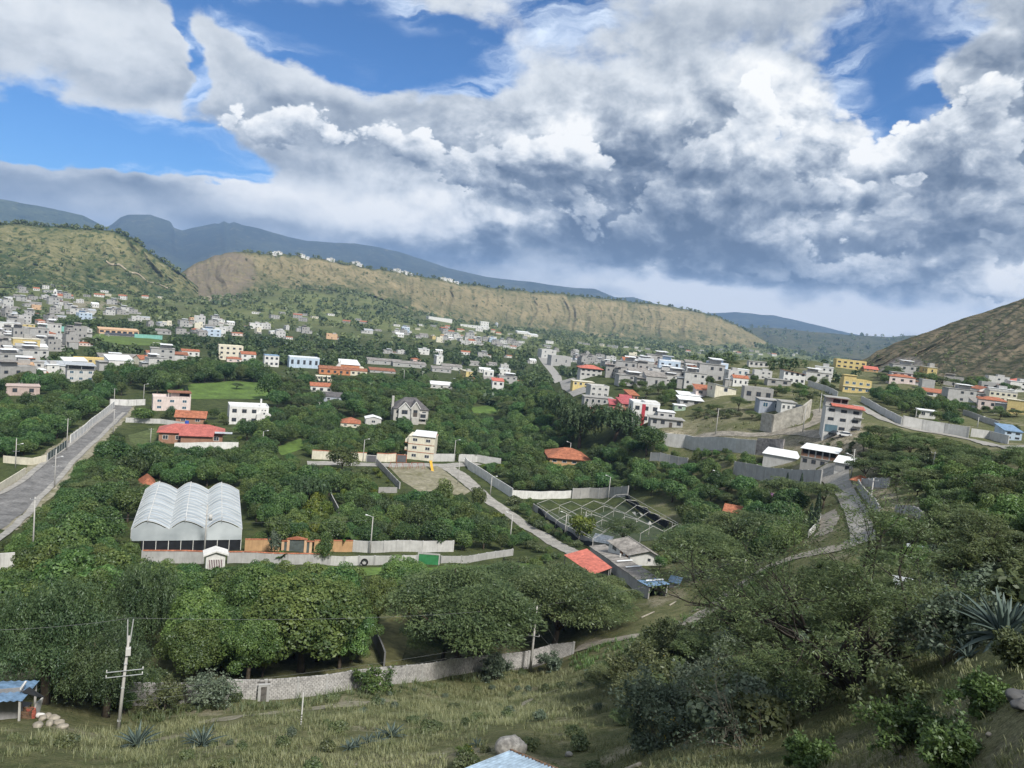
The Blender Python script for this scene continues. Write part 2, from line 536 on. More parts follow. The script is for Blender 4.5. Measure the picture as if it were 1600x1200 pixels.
# --------------------- terrain
def pd(px,py,d):
 """world point on the line of sight of a photograph pixel at horizontal distance d"""
 r=ray(px,py)
 k=d/math.hypot(r[0],r[1])
 return r*k
FOOT_MESA=[(245,463,1750),(300,467,1760),(360,464,1790),(400,452,1860),(440,446,1930),(520,448,2010),(580,455,2060),(620,470,2060),(660,488,2060),(720,500,2120),(780,512,2220),(850,516,2350),(950,527,2450),(1060,536,2550),(1200,544,2700)]
def _ctrl():
 pts=[]
 def P(px,py,d):
  p=pd(px,py,d)
  pts.append((math.atan2(p[0],p[1]),math.log(d),p[2]/d))
 def Z(azd,d,z):
  pts.append((R(azd),math.log(d),z/d))
 for azd in(-40,-30,-20,-12,-5,1):
  for d in(195,260,350,480,650,900,1250):
   Z(azd,d,-60)
 for azd in(6,10):
  for d in(650,900,1300,1800):
   Z(azd,d,-58)
 for azd in(16,22,30):
  for d in(800,1100,1600,2200):
   Z(azd,d,-66)
 for azd in(-5,1,8,15,22,30,40):
  for d in(3200,5000,8000,12000):
   Z(azd,d,-62)
 for azd in(-40,-30,-20,-12):
  for d in(3500,6000,12000):
   Z(azd,d,0)
 for q in((0,448,1500),(120,450,1600),(0,430,1800),(230,462,1700),(300,470,1700),(400,468,1750),(500,470,1850),(600,480,2000),(680,495,2100),(760,508,2250),(850,517,2400),(950,527,2500),(1060,536,2600),(1150,540,2700)):
  P(*q)
 for(fx,fy,fd) in FOOT_MESA:
  for k,dd in((1.0,0.0),(1.12,0.0),(1.25,0.0)):
   P(fx,fy+2,fd*k)
 for azd in(-180,-140,-100,-70,70,100,140):
  for d,z in((3,-2),(10,-3),(40,-6),(150,-10),(600,-30),(4000,-60)):
   Z(azd,d,z)
 for azd in(-40,-20,0,20,34):
  Z(azd,3,-2.2)
  Z(azd,8,-5.4)
  Z(azd,15,-10.5 if azd<10 else-8.5)
 for azd in(-34,-24,-14,-5,3,9):
  Z(azd,24,-16.8)
  Z(azd,32,-22.0)
 for q in((0,1200,50),(100,1200,50),(250,1200,48),(400,1200,45),(600,1200,42),(800,1200,40),(1000,1200,34),(1200,1200,27),(1400,1200,21),(1600,1200,16),(184,1140,73),(0,1110,78),(-150,1110,78),(60,1130,68),(450,1092,80),(330,1125,70),(600,1100,76),(700,1060,100),(828,1050,107),(800,1165,45),(470,1132,62),(900,1100,70),(1000,1100,62),(1100,1100,52),(1250,1100,38),(1400,1100,29),(1500,1100,23),(1600,1090,21),(1570,1000,30),(1450,1000,42),(1300,1000,54),(1150,1000,74),(1000,1010,98),(900,1040,100),(300,1000,105),(100,1000,105),(0,1000,108),(500,1000,108),(650,980,118),(750,960,125),(900,960,128),(-150,1000,108),(0,890,150),(330,885,152),(600,880,160),(520,930,135),(750,885,165),(0,850,168),(330,862,175),(560,862,181),(1060,980,108),(1120,955,112),(1200,885,126),(1030,930,135),(1000,880,165),(1100,850,185),(900,840,205),(1250,860,133),(1345,845,122),(1345,800,150),(1320,770,185),(1300,740,213),(1450,850,110),(1550,850,95),(1600,850,90),(1600,760,130),(1700,850,88),(1450,780,150),(1520,740,170),(1440,700,215),(1600,700,190),(1700,700,180),(1370,720,210),(1220,752,228),(1130,720,250),(1060,712,285),(960,745,285),(1100,790,230),(1000,780,245),(1040,695,283),(1150,703,268),(1240,712,250),(1300,705,235),(1040,681,286),(1150,683,272),(1240,678,262),(1265,668,268),(1310,678,243),(1380,665,262),(1450,680,262),(1540,690,262),(1600,700,250),(1000,664,308),(1045,668,300),(1120,668,290),(1110,640,320),(1190,642,312),(1230,641,300),(1290,640,290),(1345,645,300),(950,640,355),(880,640,380),(1060,640,345),(1120,618,352),(1200,615,365),(930,590,460),(860,600,520),(1000,600,440),(1090,590,420),(1160,592,410),(1240,598,405),(1340,613,420),(1330,578,540),(1420,600,440),(1470,622,420),(1540,640,360),(1600,650,340),(1700,660,330),(1590,690,290),(1600,612,500),(1480,600,540),(1600,592,620),(1400,590,620),(1700,595,600),(1200,566,560),(1120,566,640),(1000,572,620),(1250,560,620),(1180,572,520)):
  P(*q)
 return np.array(pts)
class Terrain:
 def __init__(s):
  C=_ctrl()
  K=3.2
  def feat(a,l):
   return np.stack([np.cos(a)*K,np.sin(a)*K,l],-1)
  X=feat(C[:,0],C[:,1])
  eps2=0.02
  d2=((X[:,None,:]-X[None])**2).sum(-1)
  A=np.sqrt(d2+eps2)
  n=len(X)
  Pm=np.concatenate([np.ones((n,1)),X],1)
  M=np.block([[A-np.eye(n)*0.012,Pm],[Pm.T,np.zeros((4,4))]])
  sol=np.linalg.solve(M,np.concatenate([C[:,2],np.zeros(4)]))
  w,c=sol[:n],sol[n:]
  fine=np.arange(-42,42.01,0.25)
  coarse=np.arange(43.5,317.0,2.5)
  s.az=np.radians(np.concatenate([fine,coarse]))
  s.l0,s.l1,s.nl=math.log(2.0),math.log(11500.0),420
  s.ln=np.linspace(s.l0,s.l1,s.nl)
  AZ,LN=np.meshgrid(s.az,s.ln,indexing='ij')
  T=np.empty_like(AZ)
  for i in range(len(s.az)):
   f=feat(AZ[i],LN[i])
   dd=np.sqrt(((f[:,None,:]-X[None])**2).sum(-1)+eps2)
   T[i]=dd@w+c[0]+f@c[1:]
  RR=np.exp(LN)
  s.X,s.Y=RR*np.sin(AZ),RR*np.cos(AZ)
  Zm=T*RR
  amp=np.clip(RR/200.0,0.05,1.0)*np.where(RR<170,0.9,0.55)
  Zm=Zm+fbm(s.X/9.0,s.Y/9.0,3,4)*amp*0.9+np.where(RR>900,1,0)*fbm(s.X/160,s.Y/160,5,4)*6*np.clip((RR-900)/1500,0,1)
  Zm=Zm+fbm(s.X/1.5,s.Y/1.5,9,3)*0.12*np.clip((140-RR)/60,0,1)
  s.Z=Zm
  s.nfine=len(fine)
 def z(s,x,y):
  x,y=np.atleast_1d(np.asarray(x,float)),np.atleast_1d(np.asarray(y,float))
  a=np.mod(np.arctan2(x,y)+R(42),2*math.pi)-R(42)
  l=np.clip(np.log(np.hypot(x,y)),s.l0,s.l1-1e-6)
  i=np.clip(np.searchsorted(s.az,a)-1,0,len(s.az)-2)
  t=np.clip((a-s.az[i])/(s.az[i+1]-s.az[i]),0,1)
  g=(l-s.l0)/(s.l1-s.l0)*(s.nl-1)
  j=np.clip(g.astype(int),0,s.nl-2)
  r0,r1=np.exp(s.ln[j]),np.exp(s.ln[j+1])
  q=(np.exp(l)-r0)/(r1-r0)
  return((s.Z[i,j]*(1-t)+s.Z[i+1,j]*t)*(1-q)+(s.Z[i,j+1]*(1-t)+s.Z[i+1,j+1]*t)*q)
TER=Terrain()
_rs=np.exp(np.linspace(math.log(6),math.log(11300),1600))
def G(px,py):
 """ground point seen at a photograph pixel"""
 d=ray(px,py)
 h=math.hypot(d[0],d[1])
 x,y,zz=d[0]/h*_rs,d[1]/h*_rs,d[2]/h*_rs
 f=zz-TER.z(x,y)
 k=np.where(f<0)[0]
 if len(k)==0 or k[0]==0:
  k=[len(_rs)-1]
 k=k[0]
 t=f[k-1]/(f[k-1]-f[k]) if k>0 else 0
 r=_rs[k-1]+(_rs[k]-_rs[k-1])*t
 x,y=d[0]/h*r,d[1]/h*r
 return Vector((x,y,float(TER.z(x,y)[0])))
def gz(x,y):
 return float(TER.z(x,y)[0])
def proj(p):
 p=np.asarray(p,float)
 c=p@F_
 return CX+FPX*(p@R_)/c,CY-FPX*(p@U_)/c
def hdist(p):
 return math.hypot(p[0],p[1])
def inpoly(x,y,poly):
 x,y=np.asarray(x),np.asarray(y)
 c=np.zeros(x.shape,bool)
 n=len(poly)
 for i in range(n):
  x0,y0=poly[i]
  x1,y1=poly[(i+1)%n]
  if y0==y1:
   continue
  k=((y0>y)!=(y1>y))&(x<(x1-x0)*(y-y0)/(y1-y0)+x0)
  c^=k
 return c
def wpoly(px):
 return[tuple(G(*p)[:2]) for p in px]
def ground_mesh():
 na,nl=TER.X.shape
 V=np.stack([TER.X,TER.Y,TER.Z],-1).reshape(-1,3)
 i=np.arange(na)
 i2=(i+1)%na
 j=np.arange(nl-1)
 I,J=np.meshgrid(i,j,indexing='ij')
 I2=np.meshgrid(i2,j,indexing='ij')[0]
 Fq=np.stack([I*nl+J,I*nl+J+1,I2*nl+J+1,I2*nl+J],-1).reshape(-1,4)
 x,y=V[:,0],V[:,1]
 r=np.hypot(x,y)
 az=np.degrees(np.arctan2(x,y))
 nz=fbm(x/14,y/14,21,4)
 dry=np.clip((150-r)/40,0,1)*0.8
 east=np.clip((az-9)/5,0,1)*np.clip((620-r)/100,0,1)
 dry=np.maximum(dry,east*0.75)
 sand=np.zeros_like(dry)
 for poly,v in SANDY:
  pw=np.array(wpoly(poly))
  sand=np.maximum(sand,v*inpoly(x,y,pw))
 far=np.clip((r-900)/900,0,1)*0.45
 dry=np.maximum(dry,far)
 dry=np.clip(dry+nz*0.35,0,1)
 sand=np.clip(sand*(0.8+nz),0,1)
 painted_sunlight=np.clip((r-1050)/500,0,1)*np.clip(0.75+fbm(x/120,y/120,23,4),0,1)  # far apron: mask for sunlight painted into the ground colour
 m_=bpy.data.materials.new('ground')
 m_.use_nodes=True
 nt=m_.node_tree
 N,L=nt.nodes.new,nt.links.new
 b=nt.nodes['Principled BSDF']
 b.inputs['Roughness'].default_value=0.95
 b.inputs['Specular IOR Level'].default_value=0.1
 tc=N('ShaderNodeTexCoord')
 def noise(s,d=7,rg=0.65):
  n=N('ShaderNodeTexNoise')
  n.inputs['Scale'].default_value=s
  n.inputs['Detail'].default_value=d
  n.inputs['Roughness'].default_value=rg
  L(tc.outputs['Object'],n.inputs['Vector'])
  return n.outputs['Fac']
 def mix(f,a,c,blend='MIX'):
  x_=N('ShaderNodeMix')
  x_.data_type='RGBA'
  x_.blend_type=blend
  if hasattr(f,'is_linked'):
   L(f,x_.inputs[0])
  else:
   x_.inputs[0].default_value=f
  for k,s in((6,a),(7,c)):
   if hasattr(s,'is_linked'):
    L(s,x_.inputs[k])
   else:
    x_.inputs[k].default_value=(*s,1)
  return x_.outputs[2]
 def rng_(s,a,c,p=0.0,q=1.0):
  x_=N('ShaderNodeMapRange')
  x_.inputs['From Min'].default_value,x_.inputs['From Max'].default_value=a,c
  x_.inputs['To Min'].default_value,x_.inputs['To Max'].default_value=p,q
  L(s,x_.inputs['Value'])
  return x_.outputs['Result']
 def attr(n):
  a=N('ShaderNodeAttribute')
  a.attribute_name=n
  return a.outputs['Fac']
 green=mix(rng_(noise(0.25),0.35,0.65),(0.034,0.050,0.020),(0.088,0.108,0.040))
 dryc=mix(rng_(noise(0.6),0.33,0.66),(0.088,0.104,0.044),(0.205,0.198,0.105))
 dryc=mix(rng_(noise(0.13,5),0.55,0.68),dryc,(0.33,0.295,0.215))
 sandc=mix(rng_(noise(0.35),0.35,0.65),(0.20,0.17,0.12),(0.42,0.38,0.30))
 sandc=mix(rng_(noise(1.1),0.52,0.62),sandc,(0.09,0.095,0.05))
 c=mix(attr('dry'),green,dryc)
 c=mix(attr('painted_sunlight'),c,mix(rng_(noise(0.02),0.35,0.65),(0.105,0.140,0.050),(0.205,0.220,0.090)))  # lighter green here stands in for sun on the far ground
 c=mix(attr('sand'),c,sandc)
 c=mix(0.8,c,mix(rng_(noise(3.5,8,0.75),0.32,0.68),(0.42,0.42,0.40),(1.35,1.35,1.35)),'MULTIPLY')
 c=mix(0.6,c,mix(rng_(noise(14.0,4,0.8),0.42,0.60),(0.5,0.5,0.48),(1.25,1.25,1.25)),'MULTIPLY')
 L(c,b.inputs['Base Color'])
 bp=N('ShaderNodeBump')
 bp.inputs['Strength'].default_value=0.6
 bp.inputs['Distance'].default_value=0.25
 L(noise(2.5,8,0.7),bp.inputs['Height'])
 L(bp.outputs[0],b.inputs['Normal'])
 me=mesh_np('ground',V,Fq,m_,smooth=True,attrs={'dry':dry,'sand':sand,'painted_sunlight':painted_sunlight})
 tag(obj('ground',me),kind='structure')
SANDY=[([(1030,668),(1060,668),(1110,672),(1180,676),(1180,682),(1036,682)],0.95),([(1040,683),(1250,676),(1345,660),(1365,700),(1330,735),(1290,712),(1240,700),(1150,690)],0.95),([(1040,664),(1100,668),(1180,662),(1240,660),(1180,640),(1110,640)],0.35),([(1345,765),(1375,752),(1420,790),(1440,812),(1390,812)],0.95),([(1360,725),(1420,728),(1410,745),(1350,740)],0.8),([(1530,745),(1560,735),(1600,760),(1600,790),(1550,775)],0.6),([(1300,1150),(1400,1120),(1600,1110),(1600,1200),(1250,1200)],0.75),([(520,1185),(700,1172),(900,1190),(880,1200),(520,1200)],0.4),([(1010,1130),(1100,1120),(1080,1170),(1010,1180)],0.4),([(90,472),(185,470),(190,490),(130,490)],0.8),([(275,455),(370,455),(375,468),(280,470)],0.9),([(1010,935),(1060,915),(1075,930),(1020,950)],0.6),]
ground_mesh()
def resample(pts,us):
 xs=np.array([p[0] for p in pts],float)
 W=np.array([pd(*p) for p in pts])
 return np.stack([np.interp(us,xs,W[:,k]) for k in range(3)],-1),xs
def hill(name,crest,foot,nu,nv,mat_,gully=0.0,glen=90.0,rough=0.0,back=1.25,prof=1.0,seed=1,sink=6.0,attrs=None,crest_noise=0.0,slant=0.0):
 u0=max(crest[0][0],foot[0][0])
 u1=min(crest[-1][0],foot[-1][0])
 us=np.linspace(u0,u1,nu)
 Cp,_=resample(crest,us)
 Fp,_=resample(foot,us)
 Fp=Fp.copy()
 Fp[:,2]-=sink
 seg=np.hypot(np.diff(Cp[:,0]),np.diff(Cp[:,1]))
 arc=np.concatenate(([0],np.cumsum(seg)))
 vs=np.linspace(0,1,nv)
 S=Fp[:,None,:]*(1-vs[None,:,None])+Cp[:,None,:]*vs[None,:,None]
 h=Cp[:,2]-Fp[:,2]
 S[:,:,2]=Fp[:,None,2]+h[:,None]*(vs[None]**prof)
 A,Vv=np.meshgrid(arc,vs,indexing='ij')
 wob=fbm(A/(glen*2),Vv*2.0,seed,3)*glen*0.6
 g1=np.abs(fbm((A+wob-Vv*slant)/glen,Vv*0.6+3,seed+1,4,0.55))
 g1=1-np.clip(g1*2.6,0,1)
 env=np.sin(np.clip(Vv,0,1)*math.pi)**0.7
 rad=S/np.linalg.norm(S[:,:,:2],axis=-1,keepdims=True)
 push=g1*gully*env+fbm(A/(glen*0.35),Vv*5,seed+5,5)*rough*env
 S[:,:,:2]+=rad[:,:,:2]*push[:,:,None]
 S[:,:,2]+=fbm(A/(glen*0.5),Vv*4,seed+9,4)*rough*0.3*env
 cn=fbm(arc/(glen*0.6),arc*0,seed+12,5)*crest_noise
 S[:,:,2]+=cn[:,None]*Vv**3
 Bk=[]
 for t,dz in((1.05,0.0),(1.25 if back>1.25 else(1+back)/2,-0.25),(back,-1.0)):
  B=Cp.copy()
  B[:,:2]*=t
  B[:,2]=Cp[:,2]+cn+dz*np.maximum(h,10)+(0.002*h if dz==0 else 0)
  Bk.append(B[:,None,:])
 S2=np.concatenate([S]+Bk,1)
 nvt=S2.shape[1]
 V=S2.reshape(-1,3)
 I,J=np.meshgrid(np.arange(nu-1),np.arange(nvt-1),indexing='ij')
 Fq=np.stack([I*nvt+J,(I+1)*nvt+J,(I+1)*nvt+J+1,I*nvt+J+1],-1).reshape(-1,4)
 vfull=np.concatenate([Vv,np.full((nu,3),1.1)],1)
 gfull=np.concatenate([g1,np.zeros((nu,3))],1)
 at={'up':vfull.ravel(),'gully':gfull.ravel()}
 if attrs:
  at.update(attrs(us,vs,nvt))
 me=mesh_np(name,V,Fq,mat_,smooth=True,attrs=at)
 o=tag(obj(name,me),kind='structure')
 def sample(px,v):
  i=np.clip((px-u0)/(u1-u0)*(nu-1),0,nu-1.001)
  j=np.clip(v*(nv-1),0,nv-1.001)
  i0,j0=int(i),int(j)
  a,b_=i-i0,j-j0
  return Vector(tuple((S[i0,j0]*(1-a)+S[i0+1,j0]*a)*(1-b_)+(S[i0,j0+1]*(1-a)+S[i0+1,j0+1]*a)*b_))
 o_sample=sample
 return o_sample
def hill_mat(name,base,base2,shrub,shrub_amt=0.5,scale=0.012,pale=None,pale_amt=0.0,burn=None,topgreen=0.0,footgreen=0.0,band=0.0,footspan=0.30):
 m_=bpy.data.materials.new(name)
 m_.use_nodes=True
 nt=m_.node_tree
 N,L=nt.nodes.new,nt.links.new
 b=nt.nodes['Principled BSDF']
 b.inputs['Roughness'].default_value=1.0
 b.inputs['Specular IOR Level'].default_value=0.0
 tc=N('ShaderNodeTexCoord')
 def noise(s,d=6,rg=0.6,stretch=None):
  n=N('ShaderNodeTexNoise')
  n.inputs['Scale'].default_value=s
  n.inputs['Detail'].default_value=d
  n.inputs['Roughness'].default_value=rg
  if stretch:
   mp=N('ShaderNodeMapping')
   mp.inputs['Scale'].default_value=stretch
   L(tc.outputs['Object'],mp.inputs['Vector'])
   L(mp.outputs[0],n.inputs['Vector'])
  else:
   L(tc.outputs['Object'],n.inputs['Vector'])
  return n.outputs['Fac']
 def mix(f,a,c):
  x_=N('ShaderNodeMix')
  x_.data_type='RGBA'
  if hasattr(f,'is_linked'):
   L(f,x_.inputs[0])
  else:
   x_.inputs[0].default_value=f
  for k,s in((6,a),(7,c)):
   if hasattr(s,'is_linked'):
    L(s,x_.inputs[k])
   else:
    x_.inputs[k].default_value=(*s,1)
  return x_.outputs[2]
 def rg(s,a,c,p=0.0,q=1.0):
  x_=N('ShaderNodeMapRange')
  x_.inputs['From Min'].default_value,x_.inputs['From Max'].default_value=a,c
  x_.inputs['To Min'].default_value,x_.inputs['To Max'].default_value=p,q
  L(s,x_.inputs['Value'])
  return x_.outputs['Result']
 def attr(n):
  a=N('ShaderNodeAttribute')
  a.attribute_name=n
  return a.outputs['Fac']
 def mul(a,c):
  n=N('ShaderNodeMath')
  n.operation='MULTIPLY'
  for k,s in((0,a),(1,c)):
   if hasattr(s,'is_linked'):
    L(s,n.inputs[k])
   else:
    n.inputs[k].default_value=s
  return n.outputs[0]
 def add(a,c):
  n=N('ShaderNodeMath')
  n.operation='ADD'
  n.use_clamp=True
  L(a,n.inputs[0])
  L(c,n.inputs[1])
  return n.outputs[0]
 c=mix(rg(noise(scale),0.35,0.65),base2,base)
 if pale:
  c=mix(mul(rg(noise(scale*7.0,8,0.75,(1,1,0.25)),0.54,0.72),pale_amt),c,pale)
 if band:
  c=mix(mul(rg(noise(1.0,4,0.5,(0.0008,0.0008,0.09)),0.52,0.6),band),c,(0.42,0.35,0.22))
 f=rg(noise(scale*6.5,7,0.7),0.60-0.14*shrub_amt,0.70-0.12*shrub_amt)
 f=add(f,mul(rg(attr('gully'),0.55,0.95),mul(rg(noise(scale*2.3,4),0.42,0.6),0.6)))
 if topgreen:
  f=add(f,mul(rg(attr('up'),0.90,1.0),topgreen))
 if footgreen:
  f=add(f,mul(rg(attr('up'),footspan,0.05),mul(rg(noise(scale*1.7),0.38,0.55),footgreen)))
 c=mix(f,c,shrub)
 if burn:
  c=mix(mul(mul(attr('burn'),0.8),rg(noise(scale*5,7,0.72),0.66,0.46)),c,burn)
 L(c,b.inputs['Base Color'])
 bp=N('ShaderNodeBump')
 bp.inputs['Strength'].default_value=0.8
 bp.inputs['Distance'].default_value=0.035/scale
 L(noise(scale*14,8,0.7),bp.inputs['Height'])
 L(bp.outputs[0],b.inputs['Normal'])
 return m_
M_MESA=hill_mat('mesa_soil',(0.270,0.225,0.130),(0.185,0.165,0.092),(0.075,0.090,0.042),0.55,0.010,(0.44,0.37,0.24),0.5,(0.165,0.138,0.108),1.0,0.95,0.0,0.45)
M_LEFT=hill_mat('hill_soil',(0.225,0.205,0.105),(0.150,0.150,0.072),(0.045,0.068,0.028),0.75,0.012,(0.42,0.36,0.24),0.7,None,0.9,1.0,0.0,0.75)
M_BARE=hill_mat('dry_hillside',(0.165,0.138,0.095),(0.105,0.094,0.066),(0.045,0.052,0.032),1.1,0.022,(0.225,0.195,0.150),0.35,(0.20,0.185,0.185))
M_MOUNT=hill_mat('mountain_slope',(0.085,0.105,0.062),(0.040,0.058,0.042),(0.022,0.036,0.026),0.5,0.0016,(0.22,0.23,0.11),0.9)
M_MOUNT2=hill_mat('mountain_heath',(0.062,0.078,0.060),(0.036,0.048,0.042),(0.022,0.034,0.030),0.4,0.0014,(0.22,0.20,0.12),0.8)
M_LOW=hill_mat('low_hill',(0.130,0.125,0.070),(0.085,0.090,0.050),(0.038,0.055,0.026),0.9,0.006,(0.22,0.20,0.12),0.4)
def burn_b(us,vs,nvt):
 U,Vg=np.meshgrid(us,np.concatenate([vs,[1.1]*(nvt-len(vs))]),indexing='ij')
 e=((U-335)/66)**2+((Vg-0.5)/0.62)**2
 e=e+fbm(U/25,Vg*3,77,4)*0.5
 return{'burn':np.clip((1.15-e)*3,0,1).ravel()}
S_MOUNT_L=hill('far_mountain',[(-150,290,8000),(-40,302,8000),(0,310,8000),(30,316,8000),(60,322,8000),(100,329,8000),(130,337,8000),(155,349,8000),(185,365,8000),(260,390,8000),(330,410,8000)],[(-150,420,5200),(330,440,5200)],160,50,M_MOUNT,95,650,80,1.2,1.3,31,30,crest_noise=20)
hill('far_mountain',[(130,375,9000),(160,358,9000),(175,350,9000),(188,340,9000),(200,336,9000),(235,336,9000),(250,341,9000),(266,346,9000),(272,356,9000),(285,360,9000),(300,356,9000),(335,349,9000),(342,350,9000),(350,346,9000),(358,350,9000),(365,347,9000),(380,352,9000),(410,358,9000),(450,369,9000),(480,375,9000),(520,378,9000),(555,379,9000),(590,386,9000),(620,393,9000),(660,406,9000),(700,419,9000),(760,432,9000),(830,440,9000),(900,451,9000),(930,452,9000),(960,464,9000),(990,463,9000),(1050,482,9000),(1120,500,9000)],[(130,440,5600),(600,480,5600),(1120,530,6200)],420,60,M_MOUNT2,180,900,105,1.1,1.15,41,30,crest_noise=18)
hill('far_mountain',[(1040,494,10500),(1080,490,10500),(1150,487,10500),(1190,492,10500),(1210,493,10500),(1225,497,10500),(1250,502,10500),(1290,511,10500),(1330,521,10500),(1380,530,10500),(1420,538,10500)],[(1040,530,7500),(1420,560,7500)],120,30,M_MOUNT2,110,650,70,1.03,1.1,51,30,crest_noise=13)
S_FARRIDGE=hill('distant_hill',[(1120,514,5200),(1165,512,5200),(1230,514,5200),(1290,520,5200),(1340,525,5200),(1390,526,5200),(1430,523,5200),(1480,528,5200),(1560,545,5200)],[(1120,542,3400),(1300,552,3400),(1560,575,3400)],160,40,M_LOW,60,250,40,1.2,1.2,61,15,crest_noise=8)
S_MESA=hill('mesa_ridge',[(245,455,2000),(262,440,2010),(285,424,2050),(310,408,2080),(340,399,2100),(375,394,2120),(420,396,2160),(460,400,2200),(500,405,2250),(560,415,2320),(620,425,2400),(700,438,2500),(760,448,2580),(830,455,2680),(900,461,2780),(980,470,2900),(1040,477,3000),(1080,484,3060),(1120,494,3120),(1150,508,3160),(1175,522,3180),(1200,536,3200)],FOOT_MESA,900,90,M_MESA,34,54,14,1.3,1.0,71,8,burn_b,crest_noise=6)
S_LEFT=hill('left_hill',[(-180,350,1900),(-60,348,1900),(0,350,1900),(50,352,1900),(110,354,1900),(150,357,1890),(185,363,1880),(210,374,1870),(232,390,1860),(255,408,1850),(272,420,1850),(290,434,1850),(310,450,1850)],[(-180,436,1450),(0,440,1480),(120,448,1560),(230,458,1660),(310,466,1700)],420,80,M_LEFT,45,85,16,1.4,1.05,81,8,crest_noise=6)
def burn_r(us,vs,nvt):
 U,Vg=np.meshgrid(us,np.concatenate([vs,[1.1]*(nvt-len(vs))]),indexing='ij')
 e=((U-1412)/38)**2+((Vg-0.25)/0.36)**2+fbm(U/25,Vg*3,78,4)*0.4
 return{'burn':np.clip((1.1-e)*3,0,1).ravel()}
S_BARE=hill('bare_hill',[(1340,565,700),(1356,558,720),(1370,549,745),(1400,536,770),(1450,519,800),(1500,501,830),(1550,484,860),(1600,467,890),(1700,430,930),(1850,380,980),(2000,345,1000)],[(1340,572,640),(1380,588,590),(1440,594,560),(1500,596,555),(1600,598,550),(2000,640,520)],360,110,M_BARE,20,52,6,1.6,1.0,91,6,burn_r,crest_noise=2,slant=170)
def hill_strip(name,fn,us,vf,w,mat_):
 V=[]
 for u in us:
  for k in(-1,1):
   p=fn(u,vf(u)+k*w)
   q=p.normalized()
   V.append((p.x-q.x*2.5,p.y-q.y*2.5,p.z+1.0))
 n=len(us)
 Fq=np.array([(2*i,2*i+2,2*i+3,2*i+1) for i in range(n-1)])
 tag(obj(name,mesh_np(name,V,Fq,mat_,smooth=True)),kind='structure')
M_CUT=mat('road_cutting',(0.40,0.345,0.24),0.95,0.2,0.02,scale2=0.06)
hill_strip('road_cutting',S_LEFT,np.linspace(165,262,50),lambda u:0.50-0.0022*(u-165)+0.02*math.sin(u*0.21),0.014,M_CUT)
hill_strip('road_cutting',S_MESA,np.linspace(283,366,40),lambda u:0.05+0.012*math.sin(u*0.2),0.035,M_CUT)
PROT=[]
ROADPTS=[]
FIELDS=[]
def drape(x,y,off):
 return TER.z(x,y)+off
def strip(name,px,width,mat_,off=0.12,step=1.2,kind='structure',px2=None,nw=4,wn=0.0):
 pts=[G(*p) if len(p)==2 else Vector(p) for p in px]
 P2=np.array([[p.x,p.y] for p in pts])
 seg=np.hypot(*np.diff(P2,axis=0).T)
 s=np.concatenate(([0],np.cumsum(seg)))
 n=max(2,int(s[-1]/step))
 ss=np.linspace(0,s[-1],n)
 X=np.interp(ss,s,P2[:,0])
 Y=np.interp(ss,s,P2[:,1])
 k=max(1,int(3/step))
 ker=np.ones(2*k+1)/(2*k+1)
 if n>4*k:
  Xp,Yp=np.pad(X,k,mode='reflect',reflect_type='odd'),np.pad(Y,k,mode='reflect',reflect_type='odd')
  X,Y=np.convolve(Xp,ker,'valid'),np.convolve(Yp,ker,'valid')
 dx,dy=np.gradient(X),np.gradient(Y)
 l=np.hypot(dx,dy)+1e-9
 nx,ny=-dy/l,dx/l
 w=np.interp(ss,s,width) if isinstance(width,(list,tuple)) else np.full(n,width)
 cols=[]
 for q in np.linspace(-0.5,0.5,nw+1):
  ww=w*q
  if wn:
   ww=ww+(fbm(ss/2.5,ss*0+q*9,5,3)*wn if abs(q)==0.5 else 0)
  x,y=X+nx*ww,Y+ny*ww
  cols.append(np.stack([x,y,drape(x,y,off)],-1))
 S=np.stack(cols,1)
 for i in range(0,n,max(1,int(3/step))):
  c=S[i,nw//2]
  a,b=proj(c)
  q=0.35*float(w[i])/(float(c@F_)/FPX)
  PROT.append((a-q,b-1.5,a+q,b+1.0,hdist(c),0.75))
  ROADPTS.append((c[0],c[1],float(w[i])/2))
 V=S.reshape(-1,3)
 m1=nw+1
 I,J=np.meshgrid(np.arange(n-1),np.arange(nw),indexing='ij')
 Fq=np.stack([I*m1+J,I*m1+J+1,(I+1)*m1+J+1,(I+1)*m1+J],-1).reshape(-1,4)
 o=obj(name,mesh_np(name,V,Fq,mat_,smooth=True))
 tag(o,kind=kind)
 return S
def patch(name,px,mat_,off=0.08,step=2.5,kind='structure'):
 W=[Vector(p) for p in wpoly(px)]
 FIELDS.append([tuple(p) for p in W])
 for p in px:
  pass
 mxp,myp=sum(p[0] for p in px)/len(px),sum(p[1] for p in px)/len(px)
 for p in px:
  PROT.append((0.5*(p[0]+mxp)-6,0.5*(p[1]+myp)-2,0.5*(p[0]+mxp)+6,0.5*(p[1]+myp)+2,W[0].length,0.6))
 B=[]
 for i,p in enumerate(W):
  q=W[(i+1)%len(W)]
  n=max(1,int((q-p).length/step))
  for k in range(n):
   B.append(p.lerp(q,k/n))
 xs,ys=[p.x for p in W],[p.y for p in W]
 gx,gy=np.meshgrid(np.arange(min(xs),max(xs),step),np.arange(min(ys),max(ys),step))
 k=inpoly(gx,gy,[tuple(p) for p in W])
 pts=B+[Vector((a,b)) for a,b in zip(gx[k],gy[k])]
 edges=[(i,(i+1)%len(B)) for i in range(len(B))]
 vv,_,ff,*_=mgeo.delaunay_2d_cdt(pts,edges,[list(range(len(B)))],1,1e-4)
 x,y=np.array([v.x for v in vv]),np.array([v.y for v in vv])
 z=drape(x,y,off)
 me=bpy.data.meshes.new(name)
 me.from_pydata(list(zip(x.tolist(),y.tolist(),z.tolist())),[],[tuple(f) for f in ff])
 me.materials.append(mat_)
 for p_ in me.polygons:
  p_.use_smooth=True
 me.update()
 return tag(obj(name,me),kind=kind)
